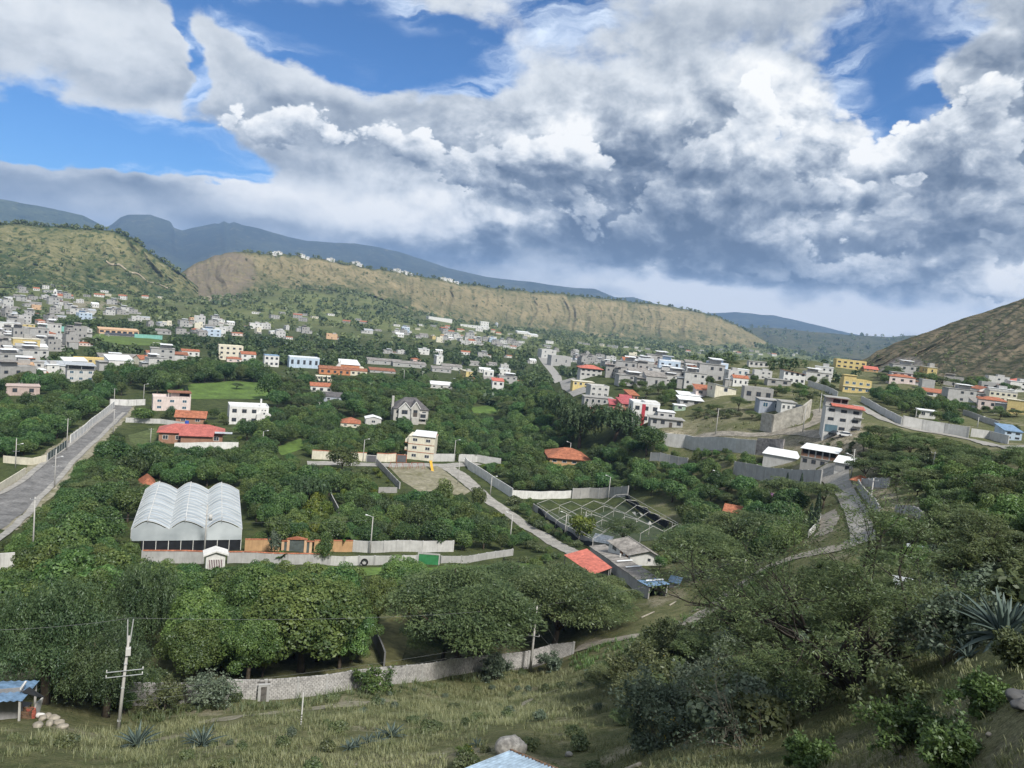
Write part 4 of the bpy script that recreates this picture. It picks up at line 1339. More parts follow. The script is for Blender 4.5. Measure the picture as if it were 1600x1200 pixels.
for(a,lab,px,py,w,h,dp,yw,rc,rr) in(('house','rose red shed roofed house, uppermost of the red roofed cluster',977,632,17,14,7,8,'maroon','gable'),('house','brick tower house with orange tile roof at the end of the red roofed cluster',990,627,15,15,6,30,'tile','shed'),('house','long rose red roof facing the white cubic house',985,638,28,12,9,20,'maroon','shed'),('house','rose red roofed house in the middle of the cluster',962,640,19,13,7,8,'maroon','shed'),('house','low rose red lean-to at the front of the cluster',966,647,20,8,6,8,'maroon','shed'),('shed','low shed with faded red and white sheet roof below the grey row house',940,650,26,9,7,14,'maroon','shed')):
 house(a,lab,px,py,w,h,dp,yw,'brick',rr,rc,1,2,(0,1),False,roofh=1.6,over=0.5,dark=True,cat='shed' if a=='shed' else 'house')
house('house','long grey row house with flat roof next to the red roofed cluster',935,634,46,13,8,10,'grey','flat','conc',1,5,(0,0),False)
house('house','pale grey stepped concrete house standing among bushes',936,621,30,17,8,18,'lgrey','par','lgrey',2,3,(0,1),True)
house('house','low yellow house with flat roof below the red hip roofed house',911,605,33,9,7,12,'yellow','flat','cream',1,4,(0,0),False)
house('house','two storey house with a wide red hip roof and balcony beside the paved road',923,589,34,18,10,12,'lgrey','hip','coral',2,4,(0,1),True,roofh=2.0,over=1.0,dark=True)
house('building','big pale concrete building climbing the paved road in steps',857,560,25,13,14,25,'lgrey','par','lgrey',2,2,(0,2),False,cat='building')
house('building','lower concrete block stepping down the paved road',876,572,34,15,12,25,'grey','par','grey',1,2,(0,2),False,cat='building')
house('house','two storey grey house with rust red flat roof near the hilltop trees',1096,592,34,18,9,15,'grey','flat','rust',2,3,(0,0),True,over=0.5)
house('house','white box house with two blue windows on the hilltop',1160,589,19,12,7,8,'white','flat','white',1,2,(1,0),True,blue=True,over=0.1)
house('house','house under an orange shed roof amid grey sheds on the mound',1101,619,28,15,8,12,'pinkwhite','shed','tile',1,2,(0,0),True,roofh=1.5,over=0.6,dark=True)
house('workshop','tall cream block workshop with a white sheet roof on the mound',1133,618,34,16,10,22,'cream','shedx','metal',1,1,(1,0),False,roofh=1.5,cat='workshop')
house('house','small grey house with white sheet roof on the mound edge',1078,627,32,12,7,14,'lgrey','shed','white',1,3,(0,0),False,roofh=0.8,over=0.8)
house('house','lowest white roofed lean-to house on the mound edge',1079,634,34,12,6,14,'grey','shed','white',1,2,(0,1),False,roofh=0.8,over=0.8,dark=True)
house('shed','small pale green shed alone on the mound slope',1062,642,17,9,5,10,'green','flat','white',1,1,(0,0),False,cat='shed')
house('house','unfinished block storey with one framed window behind the slate blue house',1184,626,44,18,8,10,'block','par','block',1,3,(0,0),True,dark=True)
house('house','slate blue two storey house corner on a stone retaining wall',1204,643,36,18,9,12,'bluegrey','flat','conc',1,2,(0,0),True,blue=True,over=0.4)
house('house','white fronted part of the house on the stone retaining wall',1231,645,22,17,9,12,'white','flat','conc',1,3,(0,1),True,over=0.4,hfrac=0.35)
house('house','white two storey house with a blue ground floor on the hilltop',1240,600,33,20,9,14,'white','shedx','rust',2,4,(0,1),True,roofh=1.2,over=0.5,dark=True)
house('house','low unfinished block house beside the white and blue house',1217,603,36,10,7,14,'block','flat','conc',1,2,(0,0),False,dark=True)
house('house','yellow two storey house with balcony on the ridge under the bare hill',1329,577,44,13,10,12,'yellow','par','yellow',2,5,(0,0),False,dark=True)
house('house','low house with bright red roof next to the ridge top yellow house',1361,581,20,8,9,12,'tan','gable','coral',1,2,(0,0),False,roofh=1.6)
def x_yellow(root,Wd,H,dp,k):
 b=MB()
 b.box(-Wd*0.49,-Wd*0.05,dp*0.1,dp*0.7,H+0.02,H+2.2)
 part('roof_room',b,W['yellow'],root)
 b=MB()
 b.box(-Wd*0.52,-Wd*0.02,dp*0.05,dp*0.75,H+2.2,H+2.4)
 part('roof_slab',b,W['yellow'],root)
 b=MB()
 b.box(-Wd*0.52,Wd*0.52,-0.5,0.0,H*0.46,H*0.50)
 part('balcony_slab',b,W['cream'],root)
house('house','bright yellow two storey house with blue windows above the sloping grove',1338,614,41,19,9,12,'yellow','par','yellow',2,4,(0,0),True,blue=True,extra=x_yellow)
def x_grey4(root,Wd,H,dp,k):
 b=MB()
 q=[(-Wd*0.36,-1.0,H+0.1),(Wd*0.56,-1.0,H-0.25),(Wd*0.56,dp*0.4,H+0.35),(-Wd*0.36,dp*0.4,H+0.6)]
 b.hexa(q,[(x,y,z+0.2) for x,y,z in q])
 part('red_eave',b,RF['coral'],root)
 b=MB()
 b.box(-Wd*0.5,Wd*0.12,dp*0.3,dp*0.95,H,H+2.3)
 part('penthouse',b,W['block'],root)
 for(x0,x1) in((-0.3,-0.1),(-0.06,0.1)):
  b=MB()
  b.box(Wd*x0,Wd*x1,dp*0.3-0.06,dp*0.3,H+0.9,H+2.0)
  part('dark_opening',b,DARK,root)
 b=MB()
 b.box(-Wd*0.54,Wd*0.16,dp*0.2,dp,H+2.3,H+2.5)
 part('penthouse_slab',b,RF['conc'],root)
 b=MB()
 b.box(-Wd*0.46,-Wd*0.12,-0.08,0.02,0.05,H*0.28)
 part('garage_door',b,M_ROLLERB,root)
 for r_ in(1,2):
  b=MB()
  b.box(Wd*0.3,Wd*0.54,-0.9,0,r_*H/3-0.1,r_*H/3+0.12)
  part('balcony_slab',b,RF['conc'],root)
house('apartment_house','grey three storey block house with a red eave at the roadside bend',1314,677,53,41,9,8,'lgrey','flat','conc',3,3,(0,2),True,cat='house',dark=True,extra=x_grey4,over=0.2,skipwin=((0,0),),hfrac=0.36)
def x_brick(root,Wd,H,dp,k):
 b=MB()
 b.box(-Wd*0.5,Wd*0.5,0.35,dp-0.2,H,H+2.0)
 part('dark_opening',b,DARK,root)
 b=MB()
 b.box(-Wd*0.5,Wd*0.5,0,0.2,H,H+0.8)
 part('brick_parapet',b,W['brick'],root)
 for i in range(6):
  x=-Wd*0.49+Wd*0.98*i/5
  b=MB()
  b.box(x-0.18,x+0.18,-0.02,0.33,H,H+2.1)
  part('column',b,W['brick'] if i in(0,5) else W['grey'],root)
 b=MB()
 q=[(-Wd*0.54,-0.8,H+2.12),(Wd*0.54,-0.8,H+2.12),(Wd*0.54,dp+0.6,H+2.6),(-Wd*0.54,dp+0.6,H+2.6)]
 b.hexa(q,[(x,y,z+0.1) for x,y,z in q])
 part('sheet_roof',b,RF['white'],root)
house('house','unfinished brick house with an open upper floor under a white sheet roof',1277,731,52,15,8,-8,'block','flat','conc',1,4,(0,0),True,dark=True,extra=x_brick,over=0.15)
house('shed','pale block shed with a sloping white sheet roof behind the long grey wall',1217,727,50,20,7,-10,'lgrey','shed','white',1,1,(0,0),False,roofh=1.0,over=0.4,cat='shed',skipwin=((0,0),))
house('house','little white house with a black window at the road junction',1316,737,24,19,6,-8,'lgrey','shed','white',1,2,(0,0),True,roofh=0.9,over=0.4,dark=True,skipwin=((0,0),),extra=x_garage(W['grey'],-0.2,0.5,0.6))
house('gatehouse','tiny gatehouse with an orange tiled hip roof at the lane corner',1340,760,15,16,3.5,-8,'cream','hip','tile',1,1,(0,0),False,roofh=1.1,over=0.7,cat='gatehouse',skipwin=((0,0),))
house('house','white house with a concrete balcony rail under the foot of the bare hill',1408,597,30,15,8,10,'lgrey','flat','conc',2,3,(0,0),False,dark=True)
house('house','plain bare block house below the bare hill',1449,611,18,16,8,12,'grey','par','grey',1,1,(0,0),False,skipwin=((0,0),))
house('house','white house with a long terracotta roof and wide dark openings above the grove',1469,621,44,11,9,10,'white','shed','tile',1,3,(0,0),True,roofh=1.4,dark=True,wfrac=0.6)
house('building','grey block building behind the terracotta roofed house',1506,627,30,13,10,14,'block','par','block',1,2,(0,0),False,cat='building',skipwin=((0,0),))
house('house','low white house with small dark windows on the eastern slope',1538,626,32,10,8,12,'white','flat','fibro',1,4,(0,0),False,dark=True)
house('shed','long grey fibre cement roofed shed above the bushes',1540,637,30,11,10,16,'lgrey','shed','fibro',1,1,(0,0),False,cat='shed',roofh=1.4,skipwin=((0,0),))
house('house','grey two storey block house with a roof room near the slope top',1547,612,26,13,8,12,'grey','par','grey',1,2,(0,0),False,dark=True)
house('house','cream and grey two storey row with small windows at the slope edge',1566,628,38,15,9,14,'cream','par','grey',2,5,(0,0),False,dark=True)
house('house','white bungalow with a coral roof at the foot of the bare hill',1594,602,28,10,8,10,'white','hip','coral',1,4,(0,0),False,roofh=1.4,dark=True)
house('house','pale blue and white two storey house at the edge of the bushy gully',1582,688,24,20,9,20,'blue','shed','blue',2,2,(0,0),True,roofh=1.2,dark=True)
house('house','small white house with two windows in the sloping grove',1448,654,23,13,6,10,'white','flat','white',1,2,(0,0),True,over=0.5,door=None)
house('house','long white house standing on the skyline above the mound',1185,574,30,9,7,12,'lgrey','flat','conc',1,4,(0,0),False,dark=True)
house('house','low pink house with a flat roof behind the west grove',36,618,44,15,8,4,'pink','flat','pink',1,2,(0,1),True,dark=True)
def x_canopy(root,Wd,H,dp,k):
 b=MB()
 q=[(-Wd*0.6,-1.5,H+2.3),(Wd*0.55,-1.5,H+2.0),(Wd*0.5,dp+1,H+2.6),(-Wd*0.6,dp+1,H+2.8)]
 b.hexa(q,[(x,y,z+0.15) for x,y,z in q])
 part('sheet_roof',b,RF['metal'],root)
 b=MB()
 b.box(-Wd*0.5,Wd*0.5,dp*0.3,dp*0.9,H,H+2.0)
 part('roof_room',b,W['dgrey'],root)
 for x in(-0.48,0,0.48):
  b=MB()
  b.box(Wd*x-0.12,Wd*x+0.12,-0.9,-0.65,H,H+2.2)
  part('post',b,M_STEEL,root)
house('house','grey two storey house with a metal canopy roof on thin posts',126,597,38,20,9,6,'lgrey','flat','conc',2,3,(0,1),True,extra=x_canopy,blue=True)
house('house','long yellow house with a stepped upper floor in the town',141,574,44,13,8,8,'yellow','par','yellow',2,5,(0,0),False,dark=True)
house('house','red and white striped gable roofed house by the tall trees',231,570,25,14,9,30,'cream','gable','tile',1,2,(0,1),False,roofh=2.4)
house('house','white box house with a flat roof in front of the grey sheds',180,562,17,10,7,5,'white','flat','white',1,2,(0,0),True,dark=True)
house('building','long low hall with a faded red roof in the town',262,560,60,10,12,10,'lgrey','gable','rust',1,6,(0,0),False,roofh=1.8,cat='building')
house('building','grey sheet roofed warehouse beside the white box house',190,566,60,10,14,10,'grey','shed','fibro',1,2,(0,0),False,roofh=1.5,cat='warehouse',skipwin=((0,0),(0,1)))
house('apartment_house','beige three storey house with balconies behind the tall dark trees',360,563,36,22,9,6,'cream','par','cream',3,4,(0,0),True,dark=True,cat='house')
house('house','white house with red gable roof next to the beige three storey house',388,566,22,16,9,10,'white','gable','tile',2,2,(0,0),False,roofh=1.8,dark=True)
house('house','small orange roofed house in front of the beige three storey house',366,566,22,8,7,6,'pinkwhite','hip','tile',1,2,(0,0),False,roofh=1.4)
house('house','white and navy two storey house left of the long pale blue house',424,573,22,17,8,8,'white','par','blue',2,3,(0,0),True,dark=True)
house('house','long pale blue and white house with small windows',475,575,46,16,9,10,'blue','par','white',1,5,(0,0),True,dark=True)
def church_hall():
 p=G(540,584)
 k=mpp_at(p)
 az=math.atan2(p.x,p.y)
 root=empty('chapel',p,-az+R(8),'terracotta chapel hall with a sweeping white front gable and pale roof','chapel')
 HOUSE_SPOTS.append((p.x,p.y+8,16,30,18,az,p.x,p.y))
 w,h=46*k,20*k
 b=MB()
 b.box(-w*0.2,w*0.45,0,14,-3,h*0.72)
 part('hall',b,W['orange'],root)
 b=MB()
 q=[(-w*0.25,-0.5,h*0.72),(w*0.48,-0.5,h*0.72),(w*0.44,14.5,h),(-w*0.2,14.5,h)]
 b.hexa(q,[(x,y,z+0.25) for x,y,z in q])
 part('roof',b,RF['white'],root)
 b=MB()
 n=14
 pts=[]
 for i in range(n+1):
  t=i/n
  pts.append((-w*0.55+w*0.36*t,h*(0.30+0.78*t**2.2)))
 for i in range(n):
  (x0,z0),(x1,z1)=pts[i],pts[i+1]
  b.hexa([(x0,-1.2,-2),(x1,-1.2,-2),(x1,1.0,-2),(x0,1.0,-2)],[(x0,-1.2,z0),(x1,-1.2,z1),(x1,1.0,z1),(x0,1.0,z0)])
 part('white_sweep',b,W['white'],root)
 b=MB()
 b.box(w*0.45,w*0.62,2,12,-3,h*0.55)
 part('annex',b,W['cream'],root)
 for i in range(5):
  add_window(root,-w*0.1+i*w*0.11,0,h*0.28,1.6,1.8,0,False,True)
church_hall()
house('building','long low terracotta building with tiled roof in front of the chapel',523,586,48,13,9,8,'orange','gable','rust',1,5,(0,0),True,roofh=1.8,cat='building',dark=True)
house('house','cream tile roofed house joined to the terracotta building',556,587,34,11,8,8,'cream','gable','rust',1,4,(0,0),True,roofh=1.6,dark=True)
for i,(px,py,w,h) in enumerate(((602,570,56,8),(640,574,52,8),(598,583,40,6),(690,582,30,8))):
 house('warehouse',('longest grey sheet roofed shed beside the chapel','grey shed stepping down next to the longest shed','low tiled outbuilding below the grey sheds','grey outbuilding alone at the end of the sheds')[i],px,py,w,h,12,8,'grey','shed',('fibro','fibro','rust','fibro')[i],1,3,(0,0),False,roofh=1.2,cat='shed')
house('house','white house with a red porch roof deep in the park trees',502,614,34,15,8,8,'white','gable','tile',1,3,(0,0),True,roofh=1.8,dark=True)
house('house','cream house half hidden by the twin dark cypresses',506,600,23,12,7,8,'cream','flat','cream',2,3,(0,0),False,dark=True)
house('house','small white cubic house in the trees below the far sheds',763,590,16,11,6,8,'white','par','white',1,2,(0,0),True)
house('house','low grey roofed house beside the small white cubic house',706,578,32,8,8,8,'lgrey','shed','fibro',1,3,(0,0),False)
house('house','narrow white house with a coral roof among tall trees',777,614,18,22,7,10,'white','shed','coral',2,2,(0,0),True,roofh=1.6,dark=True)
house('house','pale roofed house glimpsed through broad acacia crowns',690,608,36,10,8,8,'lgrey','shed','white',1,3,(0,0),False)
house('shed','little white shed with arched roof beside the grand grey stone house',583,664,24,13,6,6,'lgrey','gabley','white',1,1,(0,0),True,roofh=1.0,cat='shed')
house('house','bungalow with an orange roof just showing in the grove near the grand grey house',547,668,30,14,9,0,'cream','hip','tile',1,2,(0,0),False,roofh=2.2)
house('house','slate roofed cottage hidden in the park trees',520,628,28,14,8,6,'bluegrey','gable','shingle',1,2,(0,0),False,roofh=2.0)
house('house','orange roofed bungalow buried in the grove above the greenhouse',232,762,20,15,8,5,'cream','hip','tile',1,1,(0,0),False,roofh=2.4)
house('house','low house with an orange tiled roof in the eastern grove',1145,805,28,12,6,-5,'cream','gable','tile',1,2,(0,0),False,roofh=1.3)
house('stadium_stand','peach coloured stand with dark tiered seats along the sports field',186,523,56,9,14,8,'peach','shed','peach',1,7,(0,0),False,cat='grandstand',roofh=1.0,dark=True,wfrac=0.7)
house('stadium_stand','long dark seating tier at the edge of the sports field',192,526,48,4,8,8,'dgrey','shed','dark',1,6,(0,0),False,cat='grandstand',roofh=1.2)
house('wall_hoarding','long teal hoarding wall behind the sports field',97,518,62,7,0.8,4,'teal','par','teal',1,8,(0,0),False,cat='hoarding',skipwin=[(0,i) for i in range(8)])
house('wall_hoarding','shorter teal panel wall beside the peach stand',232,529,40,5,0.8,10,'teal','par','teal',1,1,(0,0),False,cat='hoarding',skipwin=((0,0),))
def bell_church():
 p=G(86,464)
 k=mpp_at(p)
 az=math.atan2(p.x,p.y)
 root=empty('church',p,-az,'white bell tower church with a long orange nave roof on the far slope','church')
 b=MB()
 b.box(-2.8*k,2.6*k,0,5*k,-4,9*k)
 part('tower',b,W['white'],root)
 b=MB()
 b.tube([(0,2.5*k,9*k),(0,2.5*k,11*k),(0,2.5*k,13*k)],[2.6*k,2.0*k,0.3*k],10)
 part('cupola',b,W['white'],root)
 b=MB()
 b.box(-0.8*k,0.8*k,-0.3,0.1,5*k,8*k)
 part('belfry_opening',b,DARK,root)
 b=MB()
 b.box(2.7*k,24*k,1*k,7*k,-4,2.2*k)
 part('nave',b,W['cream'],root)
 b=MB()
 q=[(2.7*k,0.5*k,2.2*k),(24.5*k,0.5*k,2.2*k),(24.5*k,4*k,5.2*k),(2.7*k,4*k,5.2*k)]
 b.hexa(q,[(x,y,z+0.4) for x,y,z in q])
 part('nave_roof',b,RF['tile'],root)
bell_church()
# --- far town: every house an individual copy of a few prototypes --------------
def proto_house(i,col,roof,rcol,w,h,d,rows,cols):
 rr=random.Random(i)
 def x_town(root,Wd,H,dp,k):
  if roof in('par','flat'):
   b=MB()
   x=rr.uniform(-0.4,0.1)*Wd
   z=H+(0.0 if roof=='flat' else-0.3)
   b.box(x,x+Wd*rr.uniform(0.25,0.5),dp*0.4,dp*0.92,z,H+rr.uniform(1.8,2.6))
   part('roof_room',b,W[rr.choice((col,'block','grey'))],root)
   if i%2:
    b=MB()
    q=[(x-0.6,dp*0.1,H+2.55),(x+Wd*0.5,dp*0.1,H+2.45),(x+Wd*0.5,dp,H+2.75),(x-0.6,dp,H+2.8)]
    b.hexa(q,[(a,c,e+0.1) for a,c,e in q])
    part('sheet_roof',b,RF[rr.choice(('metal','fibro','rust','white'))],root)
  b=MB()
  s=rr.choice((-1,1))
  x0,x1=sorted((s*Wd*0.5,s*Wd*rr.uniform(0.75,1.0)))
  hh=H*rr.uniform(0.4,0.6)
  b.box(x0,x1,dp*0.15,dp*0.9,-2.5,hh)
  part('annexe',b,W[rr.choice(('block','grey','lgrey'))],root)
  b=MB()
  b.box(x0-0.2,x1+0.2,dp*0.05,dp*0.95,hh,hh+0.16)
  part('annexe_roof',b,RF[rr.choice(('metal','fibro','conc','tile'))],root)
 sk=[(a,b) for a in range(rows) for b in range(cols) if rr.random()<0.3]
 r=house('town_house',None,0,0,w,h,d,0,col,roof,rcol,rows,cols,(0,1),False,cat='house',pos=(0,1200,-5000),dark=True,wfrac=0.34,hfrac=0.36,skipwin=sk,extra=x_town)
 HOUSE_SPOTS.pop()
 return r
PROTO=[]
for _i,(c,rf,rc) in enumerate((('lgrey','par','lgrey'),('grey','flat','conc'),('white','flat','white'),('block','par','block'),('cream','par','cream'),('white','gable','tile'),('pinkwhite','hip','tile'),('lgrey','flat','conc'),('peach','par','peach'),('lgrey','shed','metal'),('yellow','flat','cream'),('blue','par','white'),('white','shed','white'),('grey','shed','fibro'))):
 rows=2 if rf in('par','flat') else 1
 PROTO.append((c,rf,rc,proto_house(_i,c,rf,rc,random.uniform(9,12),6.2 if rows==2 else 4.6,random.uniform(8,10),rows,3)))
DESC={'lgrey':'pale grey','grey':'grey','white':'white','block':'bare block','cream':'cream','pinkwhite':'rose white','peach':'peach','yellow':'yellow','blue':'pale blue'}
RD={'par':'flat roofed','flat':'slab roofed','gable':'tile gabled','hip':'tile hip roofed','shed':'lean-to roofed'}
PLACED=[]
def copy_tree(src,parent=None):
 c=src.copy()
 COL.objects.link(c)
 if parent is not None:
  c.parent=parent
  c.matrix_parent_inverse=src.matrix_parent_inverse
 for ch in src.children:
  copy_tree(ch,c)
 return c
def poly_points(poly_px,n,mind_px,seed,far=False):
 """scatter pixels inside a pixel polygon, spaced by mind_px"""
 rr=random.Random(seed)
 xs,ys=[p[0] for p in poly_px],[p[1] for p in poly_px]
 out=[]
 for _ in range(n*40):
  if len(out)>=n:
   break
  x,y=rr.uniform(min(xs),max(xs)),rr.uniform(min(ys),max(ys))
  if not inpoly(np.array([x]),np.array([y]),poly_px)[0]:
   continue
  if any(abs(x-a)<mind_px[0] and abs(y-b)<mind_px[1] for a,b in out):
   continue
  out.append((x,y))
 return sorted(out,key=lambda q:q[1])
USEDP=set()
def town(zone,group,poly,n,mind,weights,seed,size=(0.85,1.25),maxw=None):
 rr=random.Random(seed)
 for(x,y) in poly_points(poly,n,mind,seed):
  p=G(x,y)
  if any(math.hypot(p.x-a[0],p.y-a[1])<a[2]+5 for a in HOUSE_SPOTS[:150]):
   continue
  i=rr.choices(range(len(PROTO)),weights)[0]
  c,rf,rc,pr=PROTO[i]
  lab=f'{DESC[c]} {RD[rf]} house {zone}'
  r=copy_tree(pr) if i in USEDP else pr
  USEDP.add(i)
  r.location=p
  az=math.atan2(p.x,p.y)
  r.rotation_euler=(0,0,-az+R(rr.choice((8,12,5,15,-70,20))+rr.uniform(-6,6)))
  s=rr.uniform(*size)
  r.scale=(s*rr.uniform(0.85,1.35),s*rr.uniform(0.85,1.2),s*rr.choice((0.8,1.0,1.0,1.35)))
  for k in('label','category','group'):
   if k in r:
    del r[k]
  later(r,p,f'{DESC[c]} {RD[rf]} house')
  tag(r,None,'house',f'{DESC[c]} {RD[rf]} houses {group}')
  HOUSE_SPOTS.append((p.x,p.y,7*s,10,9,az,p.x,p.y))
GREYW=[4,8,2.5,8,1.6,1.4,0.8,4,1.4,3,0.8,1.0,1.0,4]
MIXW=[4,4,6,3,3,3,2,4,1.5,2,1.5,1.5,3,2]
town('packed in the dense western town','in the dense western town',[(0,503),(65,500),(135,520),(135,545),(60,562),(0,562)],48,(9,4.0),GREYW,11,(0.62,0.95))
town('on the terraces below the church','on the terraces below the church',[(0,452),(60,456),(190,478),(250,500),(250,512),(130,500),(0,498)],42,(9,4.0),GREYW,12,(0.62,1.0))
town('along the town edge beyond the park','along the town edge beyond the park',[(250,510),(330,500),(430,512),(560,520),(560,532),(430,530),(300,528),(250,522)],30,(9,3.0),MIXW,14,(0.62,1.0))
town('in the flat town below the mesa','in the flat town below the mesa',[(600,516),(700,522),(800,534),(830,548),(740,542),(640,530),(560,522)],32,(8,2.4),GREYW,15,(0.6,1.0))
town('beyond the paved road in the valley','beyond the paved road in the valley',[(850,546),(950,556),(1040,562),(1060,574),(980,578),(900,572),(860,556)],34,(8,3),GREYW,16,(0.6,0.95))
town('near the junction of park and western streets','by the western streets',[(0,566),(110,560),(210,566),(340,548),(330,556),(220,585),(60,600),(0,606)],18,(20,7),MIXW,17,(0.75,1.05))
town('scattered among trees west of the mound','west of the mound',[(930,582),(1040,584),(1070,598),(1040,612),(960,600)],12,(15,6),GREYW,18,(0.7,0.95))
town('on the eastern hillside','on the eastern hillside',[(1365,588),(1480,594),(1600,606),(1610,655),(1520,640),(1420,612)],16,(20,7),MIXW,21,(0.6,0.85))
town('around the hilltop road','around the hilltop road',[(940,572),(1080,572),(1160,588),(1290,584),(1300,604),(1150,606),(1050,604),(950,596)],22,(17,6),MIXW,22,(0.55,0.8))
town('among trees past the chapel','among trees past the chapel',[(600,548),(720,552),(840,560),(835,600),(740,604),(640,596)],20,(20,6),MIXW,23,(0.6,0.85))
for i,(c,rf,rc,pr) in enumerate(PROTO):
 if i not in USEDP:
  for ch in list(pr.children):
   bpy.data.objects.remove(ch)
  bpy.data.objects.remove(pr)
def far_houses():
 rr=random.Random(77)
 mats_=[W['white'],W['grey'],W['cream'],W['block'],RF['tile'],RF['metal'],DARK]
 mb=MB()
 for poly,n,sd in(([(0,432),(70,444),(200,452),(280,466),(270,474),(150,468),(60,455),(0,447)],26,13),([(360,488),(520,492),(640,508),(760,522),(600,512),(430,503)],16,19),([(900,536),(1060,543),(1240,552),(1350,556),(1340,562),(1150,554),(1000,552)],30,20),([(640,505),(760,518),(860,530),(880,545),(740,534),(640,520)],22,24)):
  for(x,y) in poly_points(poly,n,(9,2.4),sd):
   p=G(x,y)
   s_=rr.uniform(0.8,1.5)
   a=-math.atan2(p.x,p.y)+rr.uniform(-0.3,0.5)
   w_,d_,h_=5.5*s_,4.0*s_,rr.choice((3.2,3.4,6.0))
   c,sn=math.cos(a),math.sin(a)
   q=MB()
   q.box(-w_,w_,-d_,d_,-2.5,h_,rr.choice((0,0,1,2,3)))
   k=rr.random()
   if k<0.4:
    q.add([(-w_-.4,-d_-.4,h_),(w_+.4,-d_-.4,h_),(w_+.4,d_+.4,h_),(-w_-.4,d_+.4,h_),(-w_,0,h_+2),(w_,0,h_+2)],[(0,1,5,4),(2,3,4,5),(1,2,5),(3,0,4)],4)
   else:
    q.box(-w_-.3,w_+.3,-d_-.3,d_+.3,h_+0.01,h_+0.25,5 if k<0.7 else 3)
   for f in range(1 if h_<4 else 2):
    for wx in(-0.55,0.0,0.55):
     q.box(wx*w_-0.7,wx*w_+0.7,-d_-0.06,-d_+0.02,f*3+1.0,f*3+2.2,6)
   mb.add([(p.x+vx*c-vy*sn,p.y+vx*sn+vy*c,p.z+vz) for vx,vy,vz in q.v],[],0)
   o=len(mb.v)-len(q.v)
   mb.f+=[tuple(t+o for t in f) for f in q.f]
   mb.m+=q.m
   HOUSE_SPOTS.append((p.x,p.y,7*s_,10,9,a,p.x,p.y))
 tag(obj('far_town',mb.mesh('far_town',mats_)),kind='stuff')
far_houses()
for i,(px,v) in enumerate(((425,0.985),(434,0.98),(470,0.985),(477,0.98),(516,0.98),(555,0.985),(560,0.98),(620,0.985),(632,0.98),(640,0.985),(693,0.98),(702,0.985),(712,0.98))):
 c,rf,rc,pr=PROTO[2 if i%3 else 12]
 r=copy_tree(pr)
 r.location=S_MESA(px,v)
 r.rotation_euler=(0,0,R(random.uniform(-10,40)))
 r.scale=(1.5,1.2,1.0)
 for k in('label','category','group'):
  if k in r:
   del r[k]
 tag(r,f'{ORD[i + 1] if i else "first"} small white house on the mesa rim, counted from the burnt slope','house','white houses on the mesa rim')
house('warehouse','long white plastic roofed farm shed at the mesa foot',688,502,38,6,30,14,'white','shedx','white',1,1,(0,0),False,cat='warehouse',roofh=2,skipwin=((0,0),))
house('factory','long low white factory hall at the mesa foot',742,513,46,4,30,10,'white','flat','white',1,6,(0,0),False,cat='factory')
house('factory','tall white factory block at the mesa foot',757,511,13,8,20,10,'white','par','white',2,3,(0,0),False,cat='factory')
for i,px in enumerate((775.5,781.5)):
 p=G(px,512)
 k=mpp_at(p)
 b=MB()
 b.tube([(0,0,-3),(0,0,7*k),(0,0,8.2*k)],[2.6*k,2.6*k,0.6*k],14)
 o=obj('silo',b.mesh('silo',RF['metal'],False),None,p)
 tag(o,('round metal silo next to the tall white factory block','second round metal silo at the end of the factory')[i],'silo')
house('warehouse','bright white shed roof in the greenery past the silos',818,522,20,4,24,14,'white','shed','white',1,1,(0,0),False,cat='warehouse',roofh=1.5,skipwin=((0,0),))
house('warehouse','second bright white shed roof lower in the greenery',834,526,14,4,24,14,'white','shed','white',1,1,(0,0),False,cat='warehouse',roofh=1.5,skipwin=((0,0),))
house('warehouse','long white farm shed far down the eastern valley',1241,551,24,3,40,8,'white','shed','white',1,1,(0,0),False,cat='warehouse',roofh=1.5,skipwin=((0,0),))
house('warehouse','white farm sheds strip beside the far bright field',1335,553,22,3,40,8,'white','shed','white',1,1,(0,0),False,cat='warehouse',roofh=1.5,skipwin=((0,0),))
